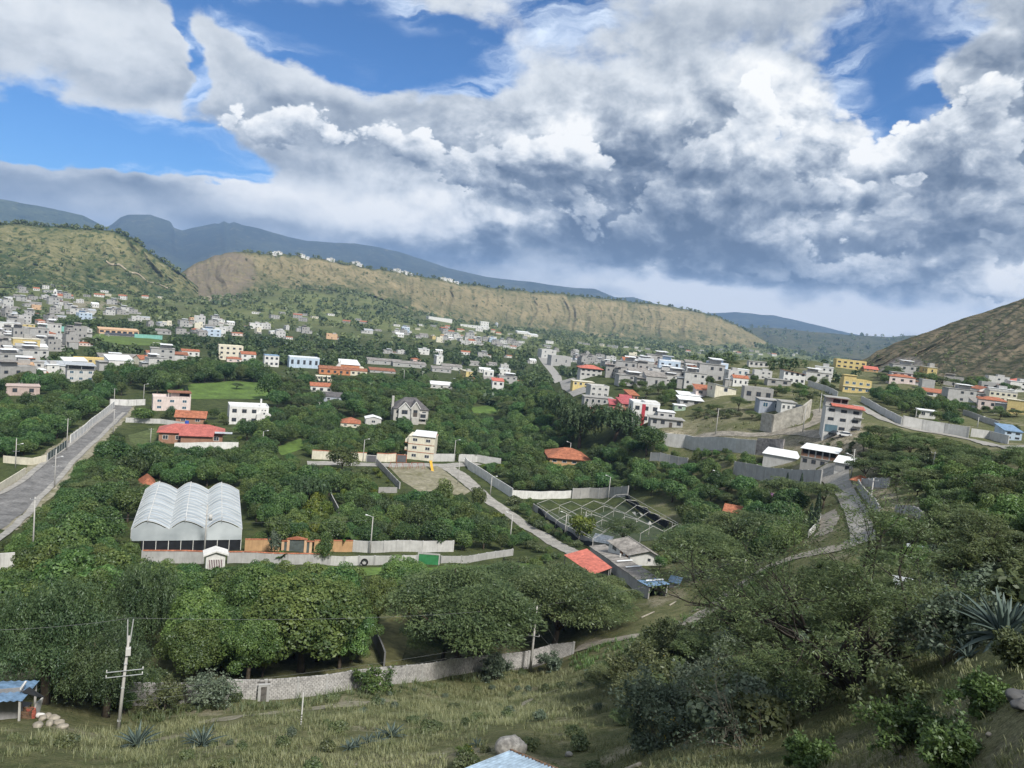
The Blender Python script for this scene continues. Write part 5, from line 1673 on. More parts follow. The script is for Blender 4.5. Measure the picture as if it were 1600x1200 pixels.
# --------------------- walls and fences
WALLSEG=[]
def wall(name,label,px,h,m_,thick=0.22,panel=3.4,pillar=None,cap=None,parts=True,cat='wall',hpx=None,pts=None,gap=()):
 P=pts or[G(*p) for p in px]
 P=[Vector(p) for p in P]
 if hpx:
  h=hpx*mpp_at(P[len(P)//2])
 root=empty(name,P[0],0,label,cat)
 o0=P[0]
 segs=[]
 for a,b in zip(P,P[1:]):
  L_=(b-a).xy.length
  n=max(1,round(L_/panel))
  for i in range(n):
   segs.append((a.lerp(b,i/n),a.lerp(b,(i+1)/n)))
 allmb=MB()
 pm=None
 for i,(a,b) in enumerate(segs):
  if i in gap:
   continue
  WALLSEG.append((a.x,a.y,b.x,b.y))
  pa,pb_=proj(a),proj(b)
  hh=h/mpp_at(a)
  PROT.append((min(pa[0],pb_[0]),min(pa[1],pb_[1])-hh,max(pa[0],pb_[0]),max(pa[1],pb_[1])-hh*0.45,a.xy.length,0.8))
  d=(b-a)
  d.z=0
  d.normalize()
  nrm=Vector((-d.y,d.x,0))*thick/2
  za,zb=gz(a.x,a.y),gz(b.x,b.y)
  A,B=Vector((a.x,a.y,0))-o0,Vector((b.x,b.y,0))-o0
  A.z=B.z=0
  ta,tb=za-o0.z,zb-o0.z
  e=d*0.0
  mb=MB() if parts else allmb
  mb.hexa([(A-nrm).to_tuple()[:2]+(ta-1.2,),(B-nrm).to_tuple()[:2]+(tb-1.2,),(B+nrm).to_tuple()[:2]+(tb-1.2,),(A+nrm).to_tuple()[:2]+(ta-1.2,)],[(A-nrm).to_tuple()[:2]+(ta+h,),(B-nrm).to_tuple()[:2]+(tb+h,),(B+nrm).to_tuple()[:2]+(tb+h,),(A+nrm).to_tuple()[:2]+(ta+h,)])
  if parts:
   part('panel',mb,m_,root)
  if cap:
   cb=MB()
   n2=nrm*1.8
   cb.hexa([(A-n2).to_tuple()[:2]+(ta+h+0.003,),(B-n2).to_tuple()[:2]+(tb+h+0.003,),(B+n2).to_tuple()[:2]+(tb+h+0.003,),(A+n2).to_tuple()[:2]+(ta+h+0.003,)],[(A-n2*.5).to_tuple()[:2]+(ta+h+0.18,),(B-n2*.5).to_tuple()[:2]+(tb+h+0.18,),(B+n2*.5).to_tuple()[:2]+(tb+h+0.18,),(A+n2*.5).to_tuple()[:2]+(ta+h+0.18,)])
   part('coping',cb,cap,root)
  if pillar:
   pb=MB()
   w=thick*0.5+0.07
   for q,tz in(((A,ta),) if i<len(segs)-1 else((A,ta),(B,tb))):
    pb=MB()
    c1,c2=d*w,nrm.normalized()*w
    bot=[q-c1-c2,q+c1-c2,q+c1+c2,q-c1+c2]
    pb.hexa([(v.x,v.y,tz-1.2) for v in bot],[(v.x,v.y,tz+h+0.06) for v in bot])
    part('pillar',pb,pillar,root)
 if not parts:
  part('panel',allmb,m_,root)
 return root
wall('boundary_wall','tall white wall running along the asphalt road beside the west grove',[(110,693),(130,678),(152,659),(178,637)],3.0,W['white'],pillar=W['white'],panel=5)
wall('mesh_fence','dark green mesh fence between the white walls of the asphalt road',[(74,721),(88,711),(104,699)],2.6,mat('mesh_green',(0.09,0.12,0.11),0.8),0.06,panel=3,pillar=M_STEEL,cat='fence')
wall('boundary_wall','low white wall turning the corner into the west lot',[(5,723),(50,727),(72,722)],2.2,W['cream'],panel=4)
wall('boundary_wall','cream wall along the road edge near the frame corner',[(-30,783),(0,768),(22,754),(39,743)],2.3,W['cream'],panel=4)
wall('boundary_wall','white gateway wall closing the far end of the asphalt road',[(172,633),(200,634),(226,633)],2.8,W['white'],panel=5,pillar=W['lgrey'])
wall('boundary_wall','pale grey wall beside the red roofed bungalow yard',[(196,660),(250,662),(290,668)],2.0,W['lgrey'],panel=5)
wall('boundary_wall','white rendered wall in front of the red roofed bungalow',[(272,703),(320,702),(372,702)],2.6,W['white'],panel=5)
wall('boundary_wall','cream wall with red coping running along the street to the cream three storey house',[(487,717),(530,720),(572,721)],3.2,W['cream'],panel=5,cap=M_COPING)
wall('boundary_wall','cream wall stretch between the two dark garage doors',[(588,721),(605,722),(618,721)],3.1,W['cream'],panel=4,cap=M_COPING)
wall('boundary_wall','pale grey wall from the cream three storey house to the lamp post',[(676,721),(693,721),(710,721)],3.0,W['lgrey'],panel=4)
wall('boundary_wall','pale grey wall beyond the lamp post behind the orchard',[(716,721),(745,722),(782,728)],3.0,W['lgrey'],panel=5)
wall('block_wall','grey block wall dividing the bare lot from the overgrown plot',[(588,726),(606,745),(624,764)],2.2,W['block'],pillar=W['grey'])
wall('block_wall','low grey wall at the bottom of the overgrown plot',[(591,770),(620,770)],1.8,W['block'])
wall('boundary_wall','long white wall descending beside the cobbled street',[(731,733),(755,748),(780,765),(800,778)],3.2,W['white'],panel=5)
wall('boundary_wall','white wall continuing level behind the bare greenhouse frame',[(800,778),(845,780),(892,778)],2.6,W['white'],panel=5)
wall('block_wall','grey block wall behind the bare greenhouse frame',[(894,779),(920,778),(950,777),(980,776)],3.6,W['block'],pillar=W['grey'],panel=4)
wall('block_wall','grey wall with black netting along the cobbled lane',[(833,797),(855,812),(880,830),(905,845),(925,855)],2.0,W['grey'],pillar=W['grey'])
wall('boundary_wall','white wall stub by the cobbled street corner',[(726,724),(733,734)],2.6,W['white'])
wall('block_wall','ochre brick wall with tile coping beside the orange gateway',[(382,861),(410,861),(436,861)],2.6,W['tan'],cap=M_COPING)
wall('block_wall','ochre brick wall stretch between gateway and pale block wall',[(490,862),(520,862),(550,862)],2.6,W['tan'],cap=M_COPING)
wall('block_wall','pale grey block wall behind the round lamp post',[(552,862),(600,863),(660,863),(707,862)],2.7,W['lgrey'],pillar=W['lgrey'])
wall('block_wall','low pale block wall with a tyre on it along the garden',[(515,883),(560,883),(610,883),(650,882)],2.0,W['lgrey'],pillar=W['grey'])
wall('block_wall','low grey wall past the green gate',[(689,880),(720,880),(760,874),(800,868)],1.6,W['grey'],pillar=W['grey'])
wall('block_wall','grey panel wall with curved red coping in front of the plastic greenhouse',[(222,880),(260,880),(290,880),(317,881)],2.5,W['grey'],cap=M_COPING,pillar=W['grey'])
wall('block_wall','grey panel wall from the white gate house to the garden',[(356,880),(400,880),(450,882),(513,883)],2.3,W['grey'],cap=M_COPING,pillar=W['grey'])
wall('block_wall','white block wall showing at the frame edge below the pole',[(-30,892),(0,890),(22,888)],2.8,W['white'],panel=5)
wall('retaining_wall','high concrete retaining wall under the dirt road',[(1036,696),(1070,699),(1110,703),(1150,707),(1180,710)],4.6,W['lgrey'],0.5,panel=6)
wall('retaining_wall','stone facing at the end of the retaining wall under the dirt road',[(1181,710),(1200,712),(1222,713)],5.4,wm('rough_stone',(0.30,0.28,0.27),var=0.3,scale=1.0),0.5,panel=5)
wall('block_wall','grey block wall below the retaining wall amid shrubs',[(1016,720),(1045,724),(1073,729)],3.0,W['grey'],pillar=W['grey'],panel=4)
wall('block_wall','long grey block wall in front of the brick house',[(1146,742),(1180,748),(1220,755),(1250,758),(1281,760)],4.2,W['grey'],pillar=W['grey'],panel=4.5)
wall('retaining_wall','tall pale stone retaining wall carrying the slate blue house',[(1188,672),(1206,676),(1230,668),(1252,662),(1264,652)],6.2,wm('pale_stone',(0.44,0.42,0.37),var=0.2,scale=0.8),0.6,panel=5)
wall('boundary_wall','pale wall dropping from the yellow house towards the bushes',[(1262,603),(1290,612),(1308,622)],2.8,W['lgrey'],panel=5)
wall('boundary_wall','grey wall beside the cream house on the falling road',[(1345,628),(1362,638),(1385,652),(1408,664)],2.6,W['lgrey'],panel=5)
wall('boundary_wall','long pale wall along the street above the bushy gully',[(1410,666),(1440,672),(1475,678),(1512,684)],3.4,W['lgrey'],pillar=W['grey'],panel=4.5)
wall('boundary_wall','low pale wall continuing to the pale blue house',[(1516,682),(1545,686),(1575,694)],2.6,W['lgrey'],panel=5)
wall('block_wall','grey stepped wall on the lot beside the long grove',[(1504,648),(1525,655),(1560,668)],2.0,W['grey'],panel=5)
wall('block_wall','block wall running down from the tiled gatehouse',[(1340,762),(1350,778),(1362,792),(1372,806)],1.8,W['grey'],pillar=W['grey'])
wall('block_wall','short block wall behind the tiled gatehouse',[(1346,762),(1366,761),(1387,762)],2.0,W['grey'],pillar=W['grey'])
wall('block_wall','unfinished low block wall of the small building plot',[(1400,801),(1420,802),(1432,806),(1440,813)],1.3,W['grey'],pillar=W['grey'],panel=2.5)
wall('low_wall','pale curving low wall at the bend of the canal path',[(1262,841),(1270,832),(1278,822),(1281,812)],1.2,W['lgrey'],panel=1.6)
wall('block_wall','dark block wall running between the grove and the dry lawn',[(574,984),(583,1000),(592,1020),(600,1042)],2.0,wm('old_block',(0.16,0.16,0.165)),panel=3)
wall('block_wall','low grey wall in the grove beside the citrus hedge',[(515,778),(522,792),(529,806)],2.0,W['grey'])
def panel_box(name,label,cat,px,py,wpx,hpx,m_,depth=0.15,yaw=0,bars=0,barm=None):
 p=G(px,py)
 k=mpp_at(p)
 az=math.atan2(p.x,p.y)
 root=empty(name,p,-az+R(yaw),label,cat)
 w,h=wpx*k,hpx*k
 b=MB()
 b.box(-w/2,w/2,0,depth,-0.3,h)
 part('leaf',b,m_,root)
 b=MB()
 b.box(-w/2-0.12,w/2+0.12,-0.05,depth+0.05,h,h+0.25)
 part('lintel',b,barm or W['grey'],root)
 for s in(-1,1):
  b=MB()
  b.box(s*w/2-0.14,s*w/2+0.14,-0.06,depth+0.06,-0.5,h+0.001)
  part('jamb',b,barm or W['grey'],root)
 for i in range(bars):
  b=MB()
  x=-w/2+w*(i+0.5)/bars
  b.box(x-0.04,x+0.04,-0.05,-0.001,0,h-0.02)
  part('rib',b,m_,root)
 return root
panel_box('garage_door','dark garage door in the cream wall, away from the cream three storey house','gate',580,722,15,10,M_ROLLER,bars=6)
panel_box('garage_door','dark garage door under a red tiled canopy beside the cream three storey house','gate',627,722,15,11,M_ROLLER,bars=6,barm=RF['tile'])
panel_box('metal_gate','bright green metal gate in the low garden wall','gate',669,882,33,16,mat('green_gate',(0.045,0.22,0.085),0.6,0.15),bars=8,barm=W['grey'])
panel_box('metal_gate','weathered plank door in the long block wall','gate',411,1096,13,24,mat('old_planks',(0.16,0.15,0.14),0.9,0.3,2.0),bars=4,barm=W['grey'])
def gateway():
 p=G(463,862)
 k=mpp_at(p)
 az=math.atan2(p.x,p.y)
 root=empty('entrance_gateway',p,-az,'terracotta roofed entrance gateway with peach pillars and a dark gate','gateway')
 for x in(-21,-13,13,21):
  b=MB()
  b.box((x-2)*k,(x+2)*k,0,3.5*k,-0.5,(20 if abs(x)<15 else 16)*k)
  part('pillar',b,W['peach'],root)
 b=MB()
 b.box(-11*k,11*k,1*k,1.8*k,-0.3,18*k)
 part('gate_leaf',b,mat('gate_steel',(0.10,0.12,0.115),0.6),root)
 b=MB()
 b.add([(-16*k,-1*k,20*k),(16*k,-1*k,20*k),(16*k,4.5*k,20*k),(-16*k,4.5*k,20*k),(0,-1*k,23.5*k),(0,4.5*k,23.5*k)],[(0,1,4),(2,3,5),(1,2,5,4),(3,0,4,5)],0)
 b.add([(-16*k,-1*k,19.4*k),(16*k,-1*k,19.4*k),(16*k,4.5*k,19.4*k),(-16*k,4.5*k,19.4*k),(-16*k,-1*k,20*k),(16*k,-1*k,20*k),(16*k,4.5*k,20*k),(-16*k,4.5*k,20*k)],[(3,2,1,0),(0,1,5,4),(1,2,6,5),(2,3,7,6),(3,0,4,7)])
 part('tiled_roof',b,RF['tile'],root)
 for s in(-1,1):
  b=MB()
  b.box(s*20*k-6*k,s*20*k+6*k,-0.5*k,4*k,16*k,17.2*k)
  part('side_roof',b,RF['tile'],root)
  b=MB()
  b.box(s*17*k-2*k,s*17*k+2*k,1*k,1.6*k,-0.3,15*k)
  part('side_gate',b,mat('gate_steel',(0.10,0.12,0.115),0.6),root)
gateway()
PROT.append((440,838,486,858,175,1.0))
PROT.append((654,862,686,876,165,1.0))
def gate_house():
 p=G(336,890)
 k=mpp_at(p)
 az=math.atan2(p.x,p.y)
 root=empty('gate_house',p,-az+R(4),'small white gabled gate house with a barred opening in front of the plastic greenhouse','gate house')
 w=14*k
 b=MB()
 b.add([(-w,0,-1),(w,0,-1),(w,2.2,-1),(-w,2.2,-1),(-w,0,23*k),(w,0,23*k),(w,2.2,23*k),(-w,2.2,23*k),(0,0,28*k),(0,2.2,28*k)],[(0,1,5,8,4),(2,3,7,9,6),(1,2,6,5),(3,0,4,7)])
 part('wall',b,W['white'],root)
 b=MB()
 for s in(-1,1):
  q=[(s*18.5*k,-0.5,22.4*k),(0,-0.5,29*k),(0,2.6,29*k),(s*18.5*k,2.6,22.4*k)]
  if s>0:
   q=q[::-1]
  b.hexa(q,[(x,y,z+0.3) for x,y,z in q])
 part('roof',b,W['white'],root)
 b=MB()
 b.box(-11*k,11*k,-0.03,0.02,2*k,16*k)
 part('opening',b,mat('maroon_door',(0.09,0.03,0.045),0.8),root)
 for i in range(9):
  b=MB()
  x=-10*k+20*k*i/8
  b.box(x-0.06,x+0.06,-0.10,-0.035,2*k,16*k)
  part('bar',b,mat('white_trim',(0.75,0.75,0.73),0.7,0.05),root)
gate_house()
PROT.append((318,858,354,882,160,1.0))
# --------------------- greenhouses
def plane_pt(px,py,z):
 d=ray(px,py)
 return Vector(d*(z/d[2]))
def plastic_greenhouse():
 zg=gz(*G(290,868)[:2])
 zr=zg+6.15
 f1,f3,b1,b3=plane_pt(227,813,zr),plane_pt(348,813,zr),plane_pt(261,753,zr),plane_pt(353,754,zr)
 ex=((f3-f1)+(b3-b1))/4
 ey=(((b1-f1)+(b3-f3))/2)
 ey=ey-ex.normalized()*ey.dot(ex.normalized())
 O=(f1+f3+b1+b3)/4-ex-ey/2
 O.z=0
 ex.z=ey.z=0
 rz=math.atan2(ex.y,ex.x)
 span,dep=ex.length,ey.length
 root=empty('greenhouse',(O.x,O.y,zg),rz,'large three bay greenhouse clad in milky plastic sheeting','greenhouse')
 PROT.append((203,757,378,860,160,1.0))
 HOUSE_SPOTS.append((O.x+ex.x+ey.x/2,O.y+ex.y+ey.y/2,18,3*span,dep,0,O.x,O.y))
 film=bpy.data.materials.new('greenhouse_film')
 film.use_nodes=True
 nt=film.node_tree
 N,L=nt.nodes.new,nt.links.new
 b=nt.nodes['Principled BSDF']
 tc=N('ShaderNodeTexCoord')
 mp=N('ShaderNodeMapping')
 mp.inputs['Scale'].default_value=(0.12,0.9,0.12)
 L(tc.outputs['Object'],mp.inputs['Vector'])
 ns=N('ShaderNodeTexNoise')
 ns.inputs['Scale'].default_value=1.1
 ns.inputs['Detail'].default_value=7
 L(mp.outputs[0],ns.inputs['Vector'])
 cr=N('ShaderNodeValToRGB')
 cr.color_ramp.elements[0].position,cr.color_ramp.elements[0].color=0.34,(0.30,0.34,0.37,1)
 cr.color_ramp.elements[1].position,cr.color_ramp.elements[1].color=0.68,(0.60,0.65,0.68,1)
 L(ns.outputs['Fac'],cr.inputs[0])
 L(cr.outputs[0],b.inputs['Base Color'])
 b.inputs['Roughness'].default_value=0.35
 tr=N('ShaderNodeBsdfTransparent')
 ms=N('ShaderNodeMixShader')
 ms.inputs[0].default_value=0.16
 L(b.outputs[0],ms.inputs[1])
 L(tr.outputs[0],ms.inputs[2])
 L(ms.outputs[0],nt.nodes['Material Output'].inputs['Surface'])
 zgut=4.2
 prof=[]
 n=9
 for i in range(n+1):
  t=i/n
  prof.append((-0.5+0.42*t-0.0,zgut+(6.15-zgut)*(0.85*math.sin(t*math.pi/2)+0.15*t)))
 prof2=[]
 for i in range(n+1):
  t=i/n
  prof2.append((-0.08+0.58*t,zgut+(6.0-zgut)*(0.85*math.cos(t*math.pi/2)+0.15*(1-t))))
 Pf=prof+prof2
 ns_=26
 for bay in range(3):
  V=[]
  for j in range(ns_+1):
   for i_,(x,z) in enumerate(Pf):
    sag=0.05*math.sin(j*2.1)*(1 if 0<i_<len(Pf)-1 else 0)
    V.append(((bay+0+x)*span,j/ns_*dep,z-abs(sag)))
  m=len(Pf)
  Fq=np.array([(j*m+i,j*m+i+1,(j+1)*m+i+1,(j+1)*m+i) for j in range(ns_) for i in range(m-1)])
  obj('roof_film',mesh_np('roof_film',V,Fq,film,smooth=False),root)
  for y in(0.0,dep):
   mb=MB()
   poly=[((bay-0.5)*span,y,zgut-0.01)]+[((bay+x)*span,y,z-0.25 if z>zgut+0.4 else z) for x,z in Pf]+[((bay+0.5)*span,y,zgut-0.01)]
   mb.add(poly,[tuple(range(len(poly)))])
   part('gable_film',mb,film,root)
  mb=MB()
  mb.tube([((bay-0.08)*span,-0.4,6.17),((bay-0.08)*span,dep+0.4,6.17)],0.09,6)
  part('ridge_pipe',mb,W['white'],root)
  for j in range(0,ns_+1,2):
   mb=MB()
   mb.tube([((bay+x)*span,j/ns_*dep,z+0.02) for x,z in Pf],0.05,5)
   part('hoop',mb,W['white'],root)
  mb=MB()
  mb.tube([((bay-0.08)*span,-0.4,5.9),((bay-0.08)*span,-0.4,7.1)],0.05,5)
  part('stay',mb,M_STEEL,root)
 for bay in range(4):
  mb=MB()
  mb.box((bay-0.5)*span-0.12,(bay-0.5)*span+0.12,0.02,dep,zgut-0.15,zgut+0.02)
  part('gutter',mb,M_STEEL,root)
 x0,x1=-0.5*span,2.5*span
 mb=MB()
 mb.add([(x0,-0.02,1.75),(x1,-0.02,1.75),(x1,0,zgut),(x0,0,zgut)],[(0,1,2,3)])
 part('front_film',mb,film,root)
 mb=MB()
 mb.add([(x1,0,1.3),(x1,dep,1.3),(x1,dep,zgut),(x1,0,zgut),(x0,0,1.3),(x0,dep,1.3),(x0,dep,zgut),(x0,0,zgut),(x0,dep,-1),(x1,dep,-1)],[(0,1,2,3),(5,4,7,6),(8,5,6,2,1,9)])
 part('side_film',mb,film,root)
 mb=MB()
 mb.box(x0+2,x1,0.25,0.30,-1,1.78)
 part('black_base',mb,mat('black_netting',(0.018,0.02,0.024),0.9),root)
 for i in range(10):
  mb=MB()
  x=x0+(x1-x0)*i/9
  mb.box(x-0.06,x+0.06,0.02,0.14,-1,zgut)
  part('post',mb,W['white'],root)
plastic_greenhouse()
def frame_greenhouse():
 A,B,C,D=G(838,800),G(978,785),G(1072,842),G(925,858)
 O=(A+B+C+D)/4
 root=empty('skeleton_greenhouse',O,0,'bare white greenhouse skeleton of gable trusses without sheeting','greenhouse frame')
 PROT.append((850,785,900,815,190,0.8))
 PROT.append((950,785,1050,815,200,0.8))
 HOUSE_SPOTS.append((O.x,O.y,14,30,30,0,O.x,O.y))
 m_=mat('whitewashed_timber',(0.50,0.49,0.47),0.85,0.2,1.0)
 def q(s,t,h):
  p=(A*(1-s)+B*s)*(1-t)+(D*(1-s)+C*s)*t
  return Vector((p.x-O.x,p.y-O.y,gz(p.x,p.y)-O.z+h))
 NT,NS=6,4
 for i in range(NT):
  t=i/(NT-1)
  for j in range(NS):
   mb=MB()
   a,b,c=q(j/NS,t,2.7),q((j+1)/NS,t,2.7),q((j+0.5)/NS,t,4.3)
   mb.bar(a,c,0.10).bar(c,b,0.10)
   part('truss',mb,m_,root)
  for j in range(NS+1):
   mb=MB()
   mb.bar(q(j/NS,t,-0.3),q(j/NS,t,2.75),0.09)
   part('post',mb,m_,root)
 for j in range(NS):
  mb=MB()
  mb.bar(q((j+0.5)/NS,0,4.3),q((j+0.5)/NS,1,4.3),0.08)
  part('ridge_beam',mb,m_,root)
 for j in range(NS+1):
  mb=MB()
  mb.bar(q(j/NS,0,2.7),q(j/NS,1,2.7),0.09)
  part('eave_beam',mb,m_,root)
 dk=mat('black_netting',(0.018,0.02,0.024),0.9)
 mb=MB()
 n=16
 for i in range(n):
  a,b=q(0,i/n,0),q(0,(i+1)/n,0)
  sa,sb=1.5+0.35*math.sin(i*1.3),1.5+0.35*math.sin((i+1)*1.3)
  mb.hexa([a+Vector((0,0,0.2)),b+Vector((0,0,0.2)),b+Vector((0.08,0.02,0.2)),a+Vector((0.08,0.02,0.2))],[a+Vector((0,0,sa)),b+Vector((0,0,sb)),b+Vector((0.08,0.02,sb)),a+Vector((0.08,0.02,sa))])
 part('netting',mb,dk,root)
 mb=MB()
 for i in range(n):
  a,b=q(1,i/n*0.75,0),q(1,(i+1)/n*0.75,0)
  sa,sb=2.2+0.5*math.sin(i*1.7),2.2+0.5*math.sin((i+1)*1.7)
  mb.hexa([a+Vector((0,0,0.2)),b+Vector((0,0,0.2)),b+Vector((0.08,0.02,0.2)),a+Vector((0.08,0.02,0.2))],[a+Vector((0,0,sa)),b+Vector((0,0,sb)),b+Vector((-0.5,0.02,sb)),a+Vector((-0.5,0.02,sa))])
 part('netting',mb,dk,root)
 rr=random.Random(4)
 for i in range(9):
  mb=MB()
  a=q(rr.uniform(0.9,1.02),rr.uniform(0.3,0.95),rr.uniform(0.8,2.6))
  pts=[a+Vector((rr.uniform(-1.2,1.2),rr.uniform(-1,1),rr.uniform(-0.9,0.5))) for _ in range(4)]
  mb.add(pts,[(0,1,2),(0,2,3)])
  part('torn_film',mb,W['white'],root)
frame_greenhouse()
patch('cultivated_soil',[(845,802),(975,787),(1065,840),(925,856)],mat('garden_soil',(0.07,0.08,0.045),0.95,0.3,0.5,col2=(0.03,0.055,0.025)),0.1,2)
# --------------------- poles, lamps, wires, cars
def pole(label,bx,by,hpx,kind='plain',lean=0.0,cat='pole',rad=0.14,arm=1,m_=None):
 p=G(bx,by)
 k=mpp_at(p)
 h=hpx*k*1.02
 az=math.atan2(p.x,p.y)
 aw=26*k if kind=='twin' else 0.8
 nm='street_lamp' if kind=='lamp' else 'utility_pole'
 root=empty(nm,p,-az,label,'street lamp' if kind=='lamp' else 'pole')
 mb=MB()
 mb.tube([(0,0,-0.6),(lean*h*0.5,0,h*0.5),(lean*h,0,h)],[rad*1.25,rad,rad*0.72],8)
 part('shaft',mb,m_ or M_CONCPOLE,root,True)
 if kind in('lamp','polelamp'):
  z=h if kind=='lamp' else h*0.78
  mb=MB()
  mb.tube([(0,0,z-0.15),(-0.55*arm,-0.1,z+0.15),(-1.3*arm,-0.15,z+0.32)],0.045,6)
  part('lamp_arm',mb,M_STEEL,root)
  mb=MB()
  mb.tube([(-1.2*arm,-0.15,z+0.32),(-1.5*arm,-0.15,z+0.37),(-1.85*arm,-0.15,z+0.36)],[0.10,0.17,0.07],8)
  part('lamp_head',mb,mat('lamp_housing',(0.66,0.67,0.68),0.5,0.06),root,True)
 if kind in('cross','polelamp','trafo','twin'):
  zs={'cross':(h-0.4,),'polelamp':(h*0.56,),'trafo':(h*0.80,),'twin':(h*0.64,h*0.585)}[kind]
  for z in zs:
   mb=MB()
   mb.box(lean*z-aw,lean*z+aw,-rad*1.3-0.06,-rad*1.3+0.02,z,z+0.035)
   part('crossarm',mb,M_STEEL,root)
   for x in(-aw+0.05,aw-0.05):
    mb=MB()
    x+=lean*z
    mb.tube([(x,-rad*1.3,z+0.05),(x,-rad*1.3,z+0.13),(x,-rad*1.3,z+0.24)],[0.03,0.055,0.03],6)
    part('insulator',mb,W['white'],root)
 if kind=='twin':
  for s in(-1,1):
   mb=MB()
   mb.bar((lean*h+s*0.10,0,h-0.6),(lean*h*1.1+s*0.22,-0.1,h+1.5),0.09)
   part('top_strut',mb,M_STEEL,root)
  for z in(0.1,0.45,0.7):
   mb=MB()
   mb.box(lean*h*z-rad,lean*h*z+rad,-rad*1.1,rad*1.1,h*z,h*z+0.10)
   part('clamp_band',mb,M_STEEL,root)
  mb=MB()
  mb.box(lean*h-0.2,lean*h+0.2,-0.3,0.2,h-1.7,h-1.1)
  part('switch_box',mb,W['lgrey'],root)
 if kind=='trafo':
  mb=MB()
  mb.tube([(0.75,-0.2,h*0.70),(0.75,-0.2,h*0.70+1.2)],0.38,10)
  part('transformer',mb,W['lgrey'],root,True)
  mb=MB()
  mb.bar((-1.4,-0.1,h-0.2),(0.1,-0.1,h-0.05),0.09)
  part('top_bracket',mb,M_STEEL,root)
 root['h']=h
 return root,Vector((p.x+lean*h*1.1*math.cos(az),p.y-lean*h*1.1*math.sin(az),p.z+h))
POLE_A=pole('tall concrete pole with a forked strut top and crossarms near the blue roofed shed',184,1141,150,'twin',0.055,rad=0.135)
POLE_B=pole('concrete pole with a lamp arm standing in dry grass by the block wall',828,1051,106,'polelamp',0.0,rad=0.16)
POLE_C=pole('concrete pole with transformer in front of the plastic greenhouse',319,868,80,'trafo',0.0,rad=0.15)
for(lab,bx,by,h,kd,ar) in(('tall pale pole between the asphalt road and the pepper tree',51,866,90,'cross',1),('pole on the near kerb of the asphalt road',85,762,60,'polelamp',-1),('pole on the asphalt road beside the white wall start',104,704,50,'cross',1),('pole at the cream corner wall of the west lot',24,731,46,'polelamp',-1),('pole standing midway up the asphalt road',177,677,37,'cross',1),('pole beside the white gateway wall at the road end',178,633,26,'cross',1),('pole in front of the red roofed bungalow yard',235,693,24,'cross',1),('slim lamp post behind the rose white house',224,629,28,'lamp',-1),('white lamp post with a round head behind the garden wall',578,865,58,'lamp',1),('thin lamp post in the orchard edge by the cobbled street',796,853,50,'lamp',1),('lamp post in the cobbled lane beside the bare greenhouse frame',882,838,36,'lamp',1),('taller pole in the cobbled lane beside the bare greenhouse frame',911,846,47,'cross',1),('lamp post before the grey block wall of the bare greenhouse frame',950,781,36,'lamp',1),('lamp post on the bare lot edge',715,756,38,'lamp',-1),('lamp post along the long white descending wall',766,773,28,'lamp',-1),('lamp post where the two pale grey walls meet',709,721,33,'lamp',-1),('lamp post on the street beside the first dark garage door',567,721,34,'lamp',-1),('pole on the grassy mound above the retaining wall',1118,679,41,'cross',1),('tall pole at the junction by the little white house',1329,750,48,'polelamp',1),('pole leaning beside the block wall of the tiled gatehouse',1358,797,50,'cross',1),('slim pole on the dirt road bend',1254,676,45,'cross',1),('pole on the dirt road beside the grey three storey house',1280,645,30,'cross',1),('pole in the brush of the eastern gully',1457,735,30,'cross',1),('slim dark pole in the brush below the small building plot',1470,818,44,'cross',1),('pole on the street by the small white house with two windows',1430,657,18,'cross',1),('lamp post at the end of the long pale street wall',1527,668,16,'lamp',-1),('pole on the hilltop beside the white box house',1121,590,16,'lamp',-1),('twin pole on the hilltop road',1138,606,28,'cross',1),('pole rising from the hip roofed bungalow grove',890,712,20,'lamp',1),('lamp post in the eastern grove',1120,762,24,'lamp',1),('thin pole in the park beyond the grand grey house',630,604,26,'lamp',1),('second thin pole in the park beyond the grand grey house',659,600,20,'cross',1),('pole beside the grove pavilion',498,650,22,'cross',1),('pole in the garden by the low grey wall',410,700,26,'lamp',-1),('lamp post at the dirt track bend',1162,900,26,'cross',1),('slim pole by the white cubic house',970,652,18,'cross',1)):
 pole(lab,bx,by,h,kd,0.0,rad=0.13,arm=ar)
WIREM=mat('wire',(0.16,0.17,0.17),0.6,0.05)
def wire(label,a,b,sag=0.6,r=0.011):
 a,b=Vector(a),Vector(b)
 n=22
 pts=[]
 for i in range(n+1):
  t=i/n
  q=a.lerp(b,t)
  q.z-=sag*4*t*(1-t)
  pts.append(q-a)
 mb=MB()
 mb.tube(pts,r,4,cap=False)
 tag(obj('wire',mb.mesh('wire',WIREM),None,a),label,'wire')
ta,tb,tc_=POLE_A[1],POLE_B[1],POLE_C[1]
wire('overhead line running from the forked pole out past the frame edge',ta+Vector((0,0,1.6)),pd(-60,985,78),0.3,0.014)
wire('overhead line between the forked pole and the lamp arm pole',ta+Vector((0,0,1.6)),tb,0.8,0.014)
wire('overhead line from the lamp arm pole towards the corrugated sheds',tb,pd(1165,872,128),0.9,0.014)
wire('lower telephone line between the two concrete poles',ta-Vector((0,0,5.2)),tb-Vector((0,0,4.4)),0.7,0.010)
wire('lowest telephone line between the two concrete poles',ta-Vector((0,0,6.0)),tb-Vector((0,0,5.2)),0.7,0.010)
wire('upper stay cable from the lamp arm pole to the ground',tb-Vector((0,0,0.6)),G(885,1028),0.0,0.012)
wire('lower stay cable from the lamp arm pole to the ground',tb-Vector((0,0,3.4)),G(878,1030),0.0,0.012)
wire('line from the transformer pole across the greenhouse front',tc_-Vector((0,0,2.6)),plane_pt(60,800,tc_.z-3),0.8,0.014)
wire('line from the transformer pole to the round lamp post',tc_-Vector((0,0,3.2)),plane_pt(580,812,-52),0.8,0.014)
